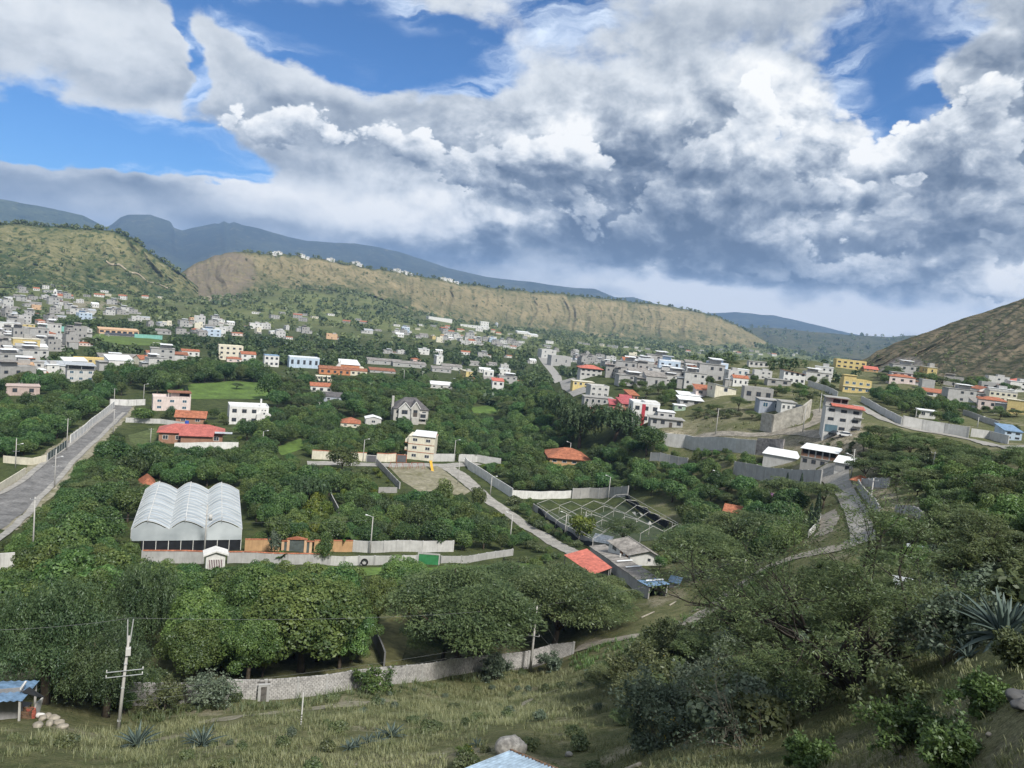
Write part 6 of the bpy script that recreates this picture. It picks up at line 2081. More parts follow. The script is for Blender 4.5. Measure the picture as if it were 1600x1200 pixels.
def car(label,px,py,m_,rot,suv=False):
 p=G(px,py)
 root=empty('car',p,-math.atan2(p.x,p.y)+R(rot),label,'car')
 L_,w,hb,ht=4.2,1.75,(0.95 if suv else 0.85),(1.75 if suv else 1.45)
 mb=MB()
 prof=[(-L_/2,0.35),(-L_/2,hb-0.05),(-L_/2+0.9,hb),(L_/2-0.15,hb),(L_/2,hb-0.2),(L_/2,0.35)]
 n=len(prof)
 mb.add([(x,-w/2,z) for x,z in prof]+[(x,w/2,z) for x,z in prof],[tuple(range(n)),tuple(range(n,2*n))[::-1]]+[(i,n+i,n+(i+1)%n,(i+1)%n) for i in range(n)])
 part('body',mb,m_,root)
 mb=MB()
 x0,x1=-0.9,(2.0 if suv else 1.5)
 mb.hexa([(x0-0.4,-w*0.46,hb),(x1+0.05,-w*0.46,hb),(x1+0.05,w*0.46,hb),(x0-0.4,w*0.46,hb)],[(x0+0.3,-w*0.40,ht-0.06),(x1-0.2,-w*0.40,ht-0.06),(x1-0.2,w*0.40,ht-0.06),(x0+0.3,w*0.40,ht-0.06)])
 part('windows',mb,GLASS,root)
 mb=MB()
 mb.hexa([(x0+0.28,-w*0.41,ht-0.06),(x1-0.18,-w*0.41,ht-0.06),(x1-0.18,w*0.41,ht-0.06),(x0+0.28,w*0.41,ht-0.06)],[(x0+0.4,-w*0.36,ht),(x1-0.3,-w*0.36,ht),(x1-0.3,w*0.36,ht),(x0+0.4,w*0.36,ht)])
 part('roof',mb,m_,root)
 for x in(-1.3,1.3):
  for s in(-1,1):
   mb=MB()
   mb.tube([(x,s*w*0.5-0.1*s,0.33),(x,s*w*0.5+0.05*s,0.33)],0.33,12)
   part('wheel',mb,mat('tyre_rubber',(0.02,0.02,0.02),0.9),root)
car('dark off-roader parked by the slate blue house',1250,640,mat('dark_car_paint',(0.03,0.035,0.04),0.3,0.05,spec=0.5),200,True)
car('white car parked at the foot of the grey three storey house',1319,682,mat('white_car_paint',(0.72,0.73,0.74),0.3,0.03,spec=0.5),10)
car('dark car parked beside the blue roller door',1304,680,mat('dark_car_paint',(0.03,0.035,0.04),0.3,0.05,spec=0.5),60)
def ring(label,name,cat,px,py,rad,tube,m_,tilt,up=0.0):
 p=G(px,py)
 mb=MB()
 n=20
 pts=[(math.cos(2*math.pi*i/n)*rad,0,math.sin(2*math.pi*i/n)*rad) for i in range(n+1)]
 mb.tube(pts,tube,8,cap=False)
 o=obj(name,mb.mesh(name,m_,True),None,(p.x,p.y,p.z+rad+tube+up),(R(tilt),0,-math.atan2(p.x,p.y)))
 tag(o,label,cat)
ring('old black tyre leaning on the low pale garden wall','tyre','tyre',569,884,0.62,0.16,mat('tyre_rubber',(0.02,0.02,0.02),0.9),-14)
ring('white painted tyre propped beside the blue roller door','tyre','tyre',1283,680,0.6,0.15,W['white'],-10)
def playground():
 p=G(676,736)
 k=mpp_at(p)
 az=math.atan2(p.x,p.y)
 root=empty('slide',p,-az,'yellow playground slide on the bare lot','slide')
 mb=MB()
 mb.hexa([(-0.5,-0.5,0.1),(0.4,-0.5,0.1),(0.4,0.2,0.1),(-0.5,0.2,0.1)],[(-1.5,3.2,3.0),(-0.6,3.2,3.0),(-0.6,3.9,3.0),(-1.5,3.9,3.0)])
 part('chute',mb,mat('yellow_paint',(0.62,0.36,0.04),0.6,0.1),root)
 mb=MB()
 mb.bar((-1.4,4.2,0),(-1.4,3.9,3.2),0.12).bar((-0.7,4.2,0),(-0.7,3.9,3.2),0.12)
 part('ladder',mb,mat('yellow_paint',(0.62,0.36,0.04),0.6,0.1),root)
 rd=mat('red_pipe',(0.30,0.08,0.06),0.7,0.1)
 for lab,px,n in(('red pipe swing frame in the middle of the bare lot edge',652,3),('red pipe climbing frame at the far corner of the bare lot',624,4)):
  p=G(px,733)
  root=empty('swing_frame',p,-math.atan2(p.x,p.y),lab,'swing frame')
  for i in range(n):
   mb=MB()
   x=(i-(n-1)/2)*2.2
   mb.bar((x-0.5,-0.6,0),(x,0,2.4),0.10).bar((x+0.5,0.6,0),(x,0,2.4),0.10)
   part('leg',mb,rd,root)
  mb=MB()
  w=(n-1)*1.1
  mb.bar((-w,0,2.42),(w,0,2.42),0.11)
  part('crossbar',mb,rd,root)
playground()
for lab,px,py in(('white football goal at the near end of the sports field',246,540),('white football goal at the far end of the sports field',163,526)):
 p=G(px,py)
 root=empty('football_goal',p,-math.atan2(p.x,p.y),lab,'goal')
 for x in(-3.6,3.6):
  mb=MB()
  mb.bar((x,0,0),(x,0,2.5),0.2)
  part('post',mb,W['white'],root)
 mb=MB()
 mb.bar((-3.7,0,2.55),(3.7,0,2.55),0.2)
 part('crossbar',mb,W['white'],root)
# --------------------- foreground buildings
def corrugated(A,B,C_,D,m_,name,parent,pitch=0.25,amp=0.035,thick=True):
 """sheet A-B (eave) to D-C (ridge); corrugations run from eave to ridge"""
 A,B,C_,D=Vector(A),Vector(B),Vector(C_),Vector(D)
 n=max(4,int((B-A).length/pitch)*4)
 nr=((B-A).cross(D-A)).normalized()
 V=[]
 for j in range(2):
  for i in range(n+1):
   t=i/n
   p=(A.lerp(B,t) if j==0 else D.lerp(C_,t))+nr*(amp*math.sin(i*math.pi/2))
   V.append(tuple(p))
 Fq=np.array([(i,i+1,n+1+i+1,n+1+i) for i in range(n)])
 return obj(name,mesh_np(name,V,Fq,m_,smooth=True),parent)
def near_white_house():
 p=G(1000,884)
 k=mpp_at(p)
 az=math.atan2(p.x,p.y)
 root=empty('house',p,-az+R(6),'small white house with a weathered corrugated gable roof and brown door','house')
 PROT.append((955,842,1038,880,p.xy.length-12,1.0))
 HOUSE_SPOTS.append((p.x-3,p.y+5,9,13,12,az,p.x,p.y))
 w,h=58*k,16*k
 D_=Vector((-31*k,8.0,0))
 ridge_h=10.0*k
 b=MB()
 x0,x1=-17*k,36*k
 xm=13*k
 b.add([(x0,0,-2),(x1,0,-2),(x1,0,h),(x0,0,h),(xm,0,h+ridge_h)]+[(x+D_.x,D_.y,z) for x,z in((x0,-2),(x1,-2),(x1,h),(x0,h),(xm,h+ridge_h))],[(0,1,2,4,3),(6,5,8,9,7),(5,0,3,8),(1,6,7,2)])
 part('wall',b,W['white'],root)
 for s,(xe,xr) in((0,(x0-4*k,xm)),(1,(x1+5*k,xm))):
  sl=ridge_h/abs(xm-(x0 if s==0 else x1))
  ze=h-abs(xe-(x0 if s==0 else x1))*sl+0.06
  A=Vector((xe,-0.7,ze))
  B=Vector((xe+D_.x,D_.y+0.7,ze))
  C_=Vector((xr+D_.x,D_.y+0.7,h+ridge_h+0.06))
  Dd=Vector((xr,-0.7,h+ridge_h+0.06))
  corrugated(A,B,C_,Dd,RF['fibro'],'roof_sheet',root,0.35,0.05)
 b=MB()
 b.tube([(xm,-0.75,h+ridge_h+0.1),(xm+D_.x,D_.y+0.75,h+ridge_h+0.1)],0.12,6)
 part('ridge_cap',b,RF['fibro'],root)
 add_window(root,x0+30*k,0,h*0.55,0.6,0.6,0,True,True)
 br=mat('brown_door',(0.22,0.10,0.045),0.7,0.2,1.5)
 ang=math.atan2(D_.y,D_.x)
 for t,w_,hh,mm,nm in((0.14,1.0,2.1,br,'door'),(0.38,1.1,2.1,br,'door'),(0.72,1.6,1.1,GLASS,'window')):
  c=D_*t
  u=D_.normalized()
  n_=Vector((u.y,-u.x,0))
  if n_.x>0:
   n_=-n_
  b=MB()
  z0=0.1 if nm=='door' else 1.0
  q=Vector((x0,0,0))+c
  b.hexa([q+u*-w_/2+n_*0.06+Vector((0,0,z0)),q+u*w_/2+n_*0.06+Vector((0,0,z0)),q+u*w_/2-n_*0.05+Vector((0,0,z0)),q-u*w_/2-n_*0.05+Vector((0,0,z0))],[q+u*-w_/2+n_*0.06+Vector((0,0,z0+hh)),q+u*w_/2+n_*0.06+Vector((0,0,z0+hh)),q+u*w_/2-n_*0.05+Vector((0,0,z0+hh)),q-u*w_/2-n_*0.05+Vector((0,0,z0+hh))])
  part(nm,b,mm,root)
 b=MB()
 b.box(x0-2.2,x0-1.9,-0.2,0.1,-1,h*0.95)
 part('porch_post',b,W['white'],root)
near_white_house()
def long_sheds():
 a,b_=G(921,868),G(1012,936)
 z=lambda p,h:Vector((p.x,p.y,p.z+h))
 u=(b_-a)
 u.z=0
 L_=u.length
 u.normalize()
 n_=Vector((-u.y,u.x,0))
 if n_.x<0:
  n_=-n_
 root=empty('shed',a,0,'long low shed with patched grey corrugated roofing stepping down the lane','shed')
 HOUSE_SPOTS.append(((a.x+b_.x)/2,(a.y+b_.y)/2,6,6,6,0,a.x,a.y))
 for t in(0,0.25,0.5,0.75,1):
  q=a.lerp(b_,t)
  HOUSE_SPOTS.append((q.x,q.y,5,6,6,0,q.x,q.y))
  pp=proj(z(q,2.4))
  PROT.append((pp[0]-6,pp[1]-4,pp[0]+14,pp[1]+8,q.xy.length-5,1.0))
 N_=7
 wd=3.5
 mats_=[RF['fibro'],RF['fibro'],RF['dark'],RF['fibro'],RF['fibro'],RF['fibro'],RF['blue']]
 for i in range(N_):
  p0,p1=a.lerp(b_,i/N_),a.lerp(b_,(i+1)/N_+0.012)
  o=a
  h0,h1=2.3+0.04*(i%3),3.0+0.04*(i%3)
  q0,q1=Vector((p0.x,p0.y,gz(p0.x,p0.y))),Vector((p1.x,p1.y,gz(p1.x,p1.y)))
  corrugated(q0+Vector((0,0,h0))-n_*0.3-o,q1+Vector((0,0,h0))-n_*0.3-o,q1+n_*wd+Vector((0,0,h1))-o,q0+n_*wd+Vector((0,0,h1))-o,mats_[i] if i!=2 else RF['fibro'],'roof_sheet',root,0.3,0.04)
  mb=MB()
  q0,q1=q0-o,a.lerp(b_,(i+1)/N_)
  q1=Vector((q1.x,q1.y,gz(q1.x,q1.y)))-o
  mb.hexa([q0-Vector((0,0,1)),q1-Vector((0,0,1)),q1+n_*0.2-Vector((0,0,1)),q0+n_*0.2-Vector((0,0,1))],[q0+Vector((0,0,h0-0.12)),q1+Vector((0,0,h0-0.12)),q1+n_*0.2+Vector((0,0,h0-0.12)),q0+n_*0.2+Vector((0,0,h0-0.12))])
  mb.hexa([q0+n_*(wd-0.4)-Vector((0,0,1)),q1+n_*(wd-0.4)-Vector((0,0,1)),q1+n_*(wd-0.2)-Vector((0,0,1)),q0+n_*(wd-0.2)-Vector((0,0,1))],[q0+n_*(wd-0.4)+Vector((0,0,h1-0.2)),q1+n_*(wd-0.4)+Vector((0,0,h1-0.2)),q1+n_*(wd-0.2)+Vector((0,0,h1-0.2)),q0+n_*(wd-0.2)+Vector((0,0,h1-0.2))])
  part('wall_bay',mb,W['block'],root)
  if i in(3,4,6):
   s0=(q0+q1)/2+n_*wd*0.55+Vector((0,0,(h0+h1)/2+0.12))
   mb=MB()
   mb.hexa([s0-u*0.25-n_*1.6,s0+u*0.25-n_*1.6,s0+u*0.25+n_*1.6+Vector((0,0,0.45)),s0-u*0.25+n_*1.6+Vector((0,0,0.45))],[s0-u*0.25-n_*1.6+Vector((0,0,.06)),s0+u*0.25-n_*1.6+Vector((0,0,.06)),s0+u*0.25+n_*1.6+Vector((0,0,0.51)),s0-u*0.25+n_*1.6+Vector((0,0,0.51))])
   part('translucent_sheet',mb,RF['white'],root)
 p=G(914,902)
 k=mpp_at(p)
 root=empty('shed',p,0,'lean-to with a plain coral red sheet roof beside the long grey shed','shed')
 HOUSE_SPOTS.append((p.x,p.y+6,7,8,8,0,p.x,p.y))
 PROT.append((890,858,940,880,p.xy.length+2,1.0))
 zt=p.z+3.2
 A,B,C_,D=plane_pt(881,867,zt),plane_pt(927,898,zt-0.4),plane_pt(957,887,zt+0.3),plane_pt(917,857,zt+0.7)
 corrugated(A-p,B-p,C_-p,D-p,RF['coral'],'roof_sheet',root,0.4,0.02)
 for q in(A,B,C_,D):
  mb=MB()
  c=q.lerp((A+B+C_+D)/4,0.06)-p
  mb.box(c.x-0.1,c.x+0.1,c.y-0.1,c.y+0.1,-1.0,c.z-0.1)
  part('post',mb,W['block'],root)
 mb=MB()
 a1,b1=C_.lerp((A+C_)/2,0.1)-p,D.lerp((A+C_)/2,0.1)-p
 mb.hexa([(a1.x,a1.y,-1),(b1.x,b1.y,-1),(b1.x-0.2,b1.y,-1),(a1.x-0.2,a1.y,-1)],[(a1.x,a1.y,a1.z-0.1),(b1.x,b1.y,b1.z-0.1),(b1.x-0.2,b1.y,b1.z-0.1),(a1.x-0.2,a1.y,a1.z-0.1)])
 part('wall',mb,W['block'],root)
 house('shed','small pale sheet roofed shed between lane and white house',938,854,26,11,4,-10,'grey','shed','metal',1,1,(0,0),False,roofh=0.7,cat='shed',skipwin=((0,0),))
 house('shed','little blue roofed stand in the grass past the long shed',1052,918,13,11,2.0,-10,'dgrey','shed','blue',1,1,(0,0),False,roofh=0.3,cat='shed',skipwin=((0,0),))
long_sheds()
def near_sheds():
 C0,L0,R0=pd(797,1172,37.5),pd(655,1228,33.5),pd(905,1216,34.5)
 C0,L0,R0=Vector(C0),Vector(L0),Vector(R0)
 Nn=L0+R0-C0
 base=G(797,1190)
 root=empty('shed',(base.x,base.y,base.z),0,'shed under a pale blue corrugated roof with a battered timber edge below the boulder','shed')
 o=Vector((base.x,base.y,base.z))
 corrugated(C0-o,R0-o,Nn-o,L0-o,mat('sky_blue_sheet',(0.42,0.55,0.68),0.4,0.10,0.8,metal=0.2,spec=0.4,scale2=3.0),'roof_sheet',root,0.22,0.03)
 tb=mat('old_timber',(0.20,0.13,0.085),0.9,0.3,3.0)
 mb=MB()
 mb.bar(C0-o+Vector((0.03,0.06,-0.06)),R0-o+Vector((0.03,0.06,-0.06)),0.10,0.16)
 part('timber_edge',mb,tb,root)
 for i in range(18):
  mb=MB()
  q=C0.lerp(R0,(i+0.5)/18)-o
  mb.box(q.x-0.05,q.x+0.05,q.y-0.06,q.y+0.08,q.z-0.02,q.z+0.06)
  part('batten_end',mb,tb,root)
 for q in(C0,L0,R0,Nn):
  mb=MB()
  c=q.lerp((C0+Nn)/2,0.08)-o
  mb.bar((c.x,c.y,gz(c.x+o.x,c.y+o.y)-o.z-0.3),(c.x,c.y,c.z-0.06),0.14)
  part('post',mb,tb,root)
 zt=None
 a,b_,c,d=(Vector(pd(35,1095,69.0)),Vector(pd(62,1063,73.5)),Vector(pd(-60,1066,74.5)),Vector(pd(-75,1100,70.5)))
 base=G(10,1122)
 root=empty('shed',base,0,'shack with a blue corrugated roof on thin posts at the frame edge','shed')
 o=Vector(base)
 corrugated(d-o,a-o,b_-o,c-o,RF['blue'],'roof_sheet',root,0.45,0.05)
 for q in(a,d,b_):
  mb=MB()
  e=q.lerp((a+c)/2,0.08)-o
  mb.bar((e.x,e.y,gz(e.x+o.x,e.y+o.y)-o.z-0.3),(e.x,e.y,e.z-0.06),0.13)
  part('post',mb,M_CONCPOLE,root)
 mb=MB()
 e0,e1=d.lerp((a+c)/2,0.12)-o,a.lerp((a+c)/2,0.35)-o
 mb.hexa([(e0.x,e0.y+1.4,-2),(e1.x,e1.y+1.4,-2),(e1.x,e1.y+1.55,-2),(e0.x,e0.y+1.55,-2)],[(e0.x,e0.y+1.4,e0.z+.1),(e1.x,e1.y+1.4,e1.z+.1),(e1.x,e1.y+1.55,e1.z+.1),(e0.x,e0.y+1.55,e0.z+.1)])
 part('back_wall',mb,W['dgrey'],root)
 tarp=mat('black_tarpaulin',(0.03,0.032,0.036),0.6,0.2)
 mb=MB()
 t0=[Vector(pd(34,1082,70.5)),Vector(pd(46,1074,71.5)),Vector(pd(70,1090,70.8)),Vector(pd(58,1089,70.2))]
 mb.hexa([q-o for q in t0],[q-o+Vector((0,0,0.05)) for q in t0])
 root2=obj('tarpaulin',mb.mesh('tarpaulin',tarp),None,o)
 tag(root2,'black tarpaulin hanging off the blue roofed shack','tarpaulin')
 mb=MB()
 t0=[Vector(pd(33,1079,70.3)),Vector(pd(42,1066,72.0)),Vector(pd(39,1066,72.0)),Vector(pd(31,1077,70.3))]
 mb.hexa([q-o for q in t0],[q-o+Vector((0,0,0.12)) for q in t0])
 tag(obj('cloth',mb.mesh('cloth',W['white']),None,o),'white cloth draped over the corner of the blue roof','cloth')
 for lab,nm,px,py,w,d_,h,m_ in(('red drum among the junk beside the shack','drum',48,1116,0.7,0.6,0.8,mat('red_drum',(0.36,0.10,0.07),0.6,0.2)),('grey wooden crate under the shack roof edge','crate',40,1116,0.9,0.7,0.8,tb),('pale board leaning beside the red drum','board',55,1114,0.12,0.9,1.5,W['lgrey']),('white sack on the rubble by the shack','sack',63,1116,0.8,0.5,0.45,W['white']),('dark table with junk below the shack roof','table',33,1112,1.3,0.9,1.0,W['dgrey'])):
  p=G(px,py+6)
  b=MB()
  if nm=='drum':
   b.tube([(0,0,0),(0,0,h*.33),(0,0,h*.36),(0,0,h*.66),(0,0,h*.7),(0,0,h)],[w/2,w/2,w/2+.03,w/2+.03,w/2,w/2],14)
  elif nm=='table':
   b.box(-w/2,w/2,-d_/2,d_/2,h-0.08,h)
   for sx in(-1,1):
    for sy in(-1,1):
     b.box(sx*(w/2-.1)-.04,sx*(w/2-.1)+.04,sy*(d_/2-.1)-.04,sy*(d_/2-.1)+.04,0,h-0.08)
  elif nm=='crate':
   for i in range(4):
    b.box(-w/2,w/2,-d_/2,-d_/2+.03,i*h/4,i*h/4+h/4-.04).box(-w/2,w/2,d_/2-.03,d_/2,i*h/4,i*h/4+h/4-.04)
    b.box(-w/2,-w/2+.03,-d_/2+.03,d_/2-.03,i*h/4,i*h/4+h/4-.04).box(w/2-.03,w/2,-d_/2+.03,d_/2-.03,i*h/4,i*h/4+h/4-.04)
   b.box(-w/2+.03,w/2-.03,-d_/2+.03,d_/2-.03,0,.05)
  elif nm=='sack':
   b.tube([(-w/2,0,h*.4),(-w*.3,0,h*.5),(w*.3,0,h*.5),(w/2,0,h*.4)],[0.08,h*.5,h*.5,0.08],10)
  else:
   b.hexa([(-w/2,-d_/2,0),(w/2,-d_/2,0),(w/2,d_/2,0),(-w/2,d_/2,0)],[(-w/2+.3,-d_/2,h),(w/2+.3,-d_/2,h),(w/2+.3,d_/2,h),(-w/2+.3,d_/2,h)])
  tag(obj(nm,b.mesh(nm,m_,nm in('sack',)),None,p),lab,nm)
near_sheds()
def white_shelter():
 A,B,C_,D=Vector(pd(1383,984,56)),Vector(pd(1474,990,55)),Vector(pd(1478,962,59)),Vector(pd(1383,954,60))
 o=G(1425,1010)
 root=empty('shelter',o,0,'white sheeted shelter glimpsed through the big acacia branches','shelter')
 o=Vector(o)
 corrugated(A-o,B-o,C_-o,D-o,RF['white'],'roof_sheet',root,0.3,0.03)
 for q in(A,B,C_,D):
  mb=MB()
  e=q-o
  mb.bar((e.x,e.y,gz(e.x+o.x,e.y+o.y)-o.z-0.3),(e.x,e.y,e.z),0.12)
  part('post',mb,M_CONCPOLE,root)
 house('house','pale sheet roofed house behind the big acacia crown',1428,940,34,12,3,10,'lgrey','shed','metal',1,2,(0,0),False,roofh=0.8,dark=True)
 house('house','white roofed shack deep behind the acacia branches',1450,880,40,10,3.5,10,'lgrey','shed','white',1,2,(0,0),False,roofh=0.8,dark=True)
white_shelter()
def block_wall():
 px=[(196,1102),(300,1098),(403,1094),(418,1094),(450,1092),(520,1083),(600,1070),(700,1056),(780,1045),(850,1036),(905,1018)]
 P=[G(*p) for p in px]
 h=2.3
 root=empty('block_wall',P[0],0,'long bare block wall with columns running along the footpath below the big trees','wall')
 o=Vector(P[0])
 P2=np.array([[p.x,p.y] for p in P])
 s=np.concatenate(([0],np.cumsum(np.hypot(*np.diff(P2,axis=0).T))))
 T=s[-1]
 def at(t):
  x,y=float(np.interp(t,s,P2[:,0])),float(np.interp(t,s,P2[:,1]))
  x2,y2=float(np.interp(t+0.3,s,P2[:,0])),float(np.interp(t+0.3,s,P2[:,1]))
  x1,y1=float(np.interp(t-0.3,s,P2[:,0])),float(np.interp(t-0.3,s,P2[:,1]))
  d=Vector((x2-x1,y2-y1,0)).normalized()
  return Vector((x,y,0)),d,Vector((d.y,-d.x,0))
 zsm=np.convolve(np.pad([gz(*at(t)[0].xy) for t in np.linspace(0,T,60)],4,mode='edge'),np.ones(9)/9,'valid')
 zt=lambda t:float(np.interp(t,np.linspace(0,T,60),zsm))
 col_t=np.arange(0,T+0.1,3.4)
 core=MB()
 rr=random.Random(3)
 blk=MB()
 door_t=(float(np.interp(403,[p[0] for p in px],s)),float(np.interp(419,[p[0] for p in px],s)))
 for i in range(len(col_t)-1):
  t0,t1=col_t[i],col_t[i+1]
  a,da,na=at(t0)
  b,db,nb=at(t1)
  za,zb=zt(t0)-o.z,zt(t1)-o.z
  A,B=a-o,b-o
  A.z=B.z=0
  core.hexa([(A.x-na.x*.08,A.y-na.y*.08,za-1),(B.x-nb.x*.08,B.y-nb.y*.08,zb-1),(B.x+nb.x*.06,B.y+nb.y*.06,zb-1),(A.x+na.x*.06,A.y+na.y*.06,za-1)],[(A.x-na.x*.08,A.y-na.y*.08,za+h-.03),(B.x-nb.x*.08,B.y-nb.y*.08,zb+h-.03),(B.x+nb.x*.06,B.y+nb.y*.06,zb+h-.03),(A.x+na.x*.06,A.y+na.y*.06,za+h-.03)])
  nc=12
  for c in range(nc):
   z0,z1=-0.1+c*(h+.1)/nc,-0.1+(c+1)*(h+.1)/nc-0.025
   nb_=8
   for q in range(-1,nb_+1):
    f0=(q+0.5*(c%2))/nb_+0.006
    f1=f0+1/nb_-0.012
    f0,f1=max(0.03,f0),min(0.97,f1)
    if f1-f0<0.02:
     continue
    tm=t0+(t1-t0)*(f0+f1)/2
    if door_t[0]<tm<door_t[1] and c<11:
     continue
    d0=0.10+rr.uniform(-0.012,0.016)
    p0,p1=A.lerp(B,f0),A.lerp(B,f1)
    q0,q1=za+(zb-za)*f0,za+(zb-za)*f1
    n_=na
    top=z1+(rr.uniform(-.03,.05) if c==nc-1 else 0)
    if c==nc-1 and rr.random()<0.03:
     continue
    blk.hexa([(p0.x,p0.y,q0+z0),(p0.x+n_.x*d0,p0.y+n_.y*d0,q0+z0),(p1.x+n_.x*d0,p1.y+n_.y*d0,q1+z0),(p1.x,p1.y,q1+z0)],[(p0.x,p0.y,q0+top),(p0.x+n_.x*d0,p0.y+n_.y*d0,q0+top),(p1.x+n_.x*d0,p1.y+n_.y*d0,q1+top),(p1.x,p1.y,q1+top)],rr.choice((0,0,1,2)))
 part('mortar_core',core,mat('mortar',(0.17,0.165,0.16),0.95,0.2,1.0),root)
 b1=mat('block_face',(0.50,0.49,0.48),0.95,0.12,0.5,streak=0.25,scale2=4.0)
 b2=mat('block_face_pale',(0.515,0.505,0.495),0.95,0.12,0.5,streak=0.2,scale2=4.0)
 b3=mat('block_face_dark',(0.485,0.475,0.465),0.95,0.15,0.5,streak=0.25,scale2=4.0)
 po=part('block',blk,[b1,b2,b3],root)
 po['kind']='stuff'
 for t in col_t:
  a,d,n_=at(t)
  z=zt(t)-o.z
  A=a-o
  mb=MB()
  w=0.13
  mb.hexa([(A.x-d.x*w-n_.x*.12,A.y-d.y*w-n_.y*.12,z-1),(A.x+d.x*w-n_.x*.12,A.y+d.y*w-n_.y*.12,z-1),(A.x+d.x*w+n_.x*.15,A.y+d.y*w+n_.y*.15,z-1),(A.x-d.x*w+n_.x*.15,A.y-d.y*w+n_.y*.15,z-1)],[(A.x-d.x*w-n_.x*.12,A.y-d.y*w-n_.y*.12,z+h),(A.x+d.x*w-n_.x*.12,A.y+d.y*w-n_.y*.12,z+h),(A.x+d.x*w+n_.x*.15,A.y+d.y*w+n_.y*.15,z+h),(A.x-d.x*w+n_.x*.15,A.y-d.y*w+n_.y*.15,z+h)])
  part('column',mb,W['grey'],root)
  WALLSEG.append((a.x,a.y,a.x+d.x,a.y+d.y))
 for a,b in zip(P,P[1:]):
  WALLSEG.append((a.x,a.y,b.x,b.y))
block_wall()
def boulder(label,px,py,rx,ry,rz,seed,m_,name='boulder',sink=0.25,yaw=0.3):
 p=G(px,py)
 n,m=26,16
 th,ph=np.meshgrid(np.linspace(0,2*math.pi,n,endpoint=False),np.linspace(0.02,math.pi-0.02,m),indexing='ij')
 d=np.stack([np.cos(th)*np.sin(ph),np.sin(th)*np.sin(ph),np.cos(ph)],-1)
 rr_=np.random.default_rng(seed)
 r=np.ones(d.shape[:2])
 for _ in range(13):
  nrm=rr_.normal(size=3)
  nrm/=np.linalg.norm(nrm)
  lim=rr_.uniform(0.66,0.92)
  c=d@nrm
  r=np.where(c>1e-3,np.minimum(r,lim/np.maximum(c,1e-3)),r)
 r=r+0.035*fbm(d[...,0]*4+seed,d[...,1]*4+d[...,2]*3,seed,4)
 V=d*r[...,None]*np.array([rx,ry,rz])
 V=V.reshape(-1,3)
 I,J=np.meshgrid(np.arange(n),np.arange(m-1),indexing='ij')
 Fq=np.stack([I*m+J,I*m+J+1,((I+1)%n)*m+J+1,((I+1)%n)*m+J],-1).reshape(-1,4)
 caps=np.array([[i*m,((i+1)%n)*m,0] for i in range(1,n-1)]+[[((i+1)%n)*m+m-1,i*m+m-1,m-1] for i in range(1,n-1)])
 o=obj(name,mesh_np(name,V,[Fq,caps],m_,smooth=True),None,(p.x,p.y,p.z+rz*(1-2*sink)),(0,0,yaw))
 return tag(o,label,name)
M_ROCK=mat('granite',(0.44,0.42,0.39),0.95,0.22,1.2,bump=0.5,scale2=5.0)
boulder('big pale boulder lying in the grass above the pale blue sheet roof',797,1177,1.0,0.75,0.72,3,M_ROCK)
boulder('small grey stone to the side of the boulder',888,1182,0.28,0.22,0.2,5,M_ROCK,'stone')
boulder('grey slab shaped rock at the frame edge above the sandy bank',1590,1098,0.36,0.26,0.2,8,mat('dark_rock',(0.12,0.12,0.122),0.95,0.2,1.0,bump=0.4),'rock',0.2)
boulder('pale angular rock below the dark slab rock',1598,1108,0.3,0.22,0.18,11,mat('dark_rock',(0.22,0.22,0.23),0.95,0.2,1.0),'rock',0.2)
for i,(px,py) in enumerate(((66,1122),(74,1118),(84,1120),(92,1128),(97,1134),(78,1130),(60,1132))):
 boulder(f'{("first", "second", "third", "fourth", "fifth", "sixth", "seventh")[i]} rubble chunk out from the blue roofed shack',px,py+4,random.uniform(.3,.55),random.uniform(.25,.4),random.uniform(.22,.36),20+i,M_DIRT,'rubble_stone',0.2)['group']='rubble chunks by the shack'
for i,(px,py) in enumerate(((693,1178),(688,1184),(905,1172),(918,1168),(590,1190),(556,1195),(620,1188),(1330,1160),(1480,1165),(1545,1150),(1410,1185))):
 later(boulder('',px,py,random.uniform(.05,.10),random.uniform(.05,.09),random.uniform(.04,.07),40+i,mat('field_stone',(0.24,0.225,0.20),0.95,0.2,2.0),'stone',0.3),G(px,py),'little pale stone')
def marker_post():
 p=G(470,1135)
 k=mpp_at(p)
 root=empty('marker_post',p,-0.25,'thin white post with a banded lower end standing in the dry grass','post')
 mb=MB()
 mb.tube([(0,0,-0.2),(0,0,20*k)],0.05,8)
 part('lower_post',mb,mat('dark_post',(0.16,0.16,0.15),0.8),root)
 mb=MB()
 mb.tube([(0,0,20*k),(0,0,55*k)],0.055,8)
 part('upper_post',mb,W['white'],root)
 for i in range(4):
  mb=MB()
  mb.tube([(0,0,(3+i*4.2)*k),(0,0,(4.8+i*4.2)*k)],0.056,8)
  part('white_band',mb,W['white'],root)
marker_post()
for lab,a,b in(('weathered timber pole lying in the grass near the small grey stone',pd(905,1200,38),pd(945,1183,38)),('second lying timber pole touching the acacia foliage',pd(960,1160,37),pd(1000,1197,35)),('fallen pale log beside the dirt track, lower one',G(1002,966),G(1022,957)),('fallen pale log beside the dirt track, upper one',G(1046,947),G(1056,941)),('pale kerb log in the green verge of the dirt track',G(1080,957),G(1115,944))):
 a,b=Vector(a),Vector(b)
 a.z,b.z=gz(a.x,a.y)+0.12,gz(b.x,b.y)+0.12
 mb=MB()
 mb.tube([(0,0,0),tuple((b-a)/2),tuple(b-a)],[0.13,0.12,0.10],8)
 tag(obj('log',mb.mesh('log',mat('bleached_wood',(0.36,0.33,0.28),0.9,0.2,2.0),True),None,a),lab,'log')
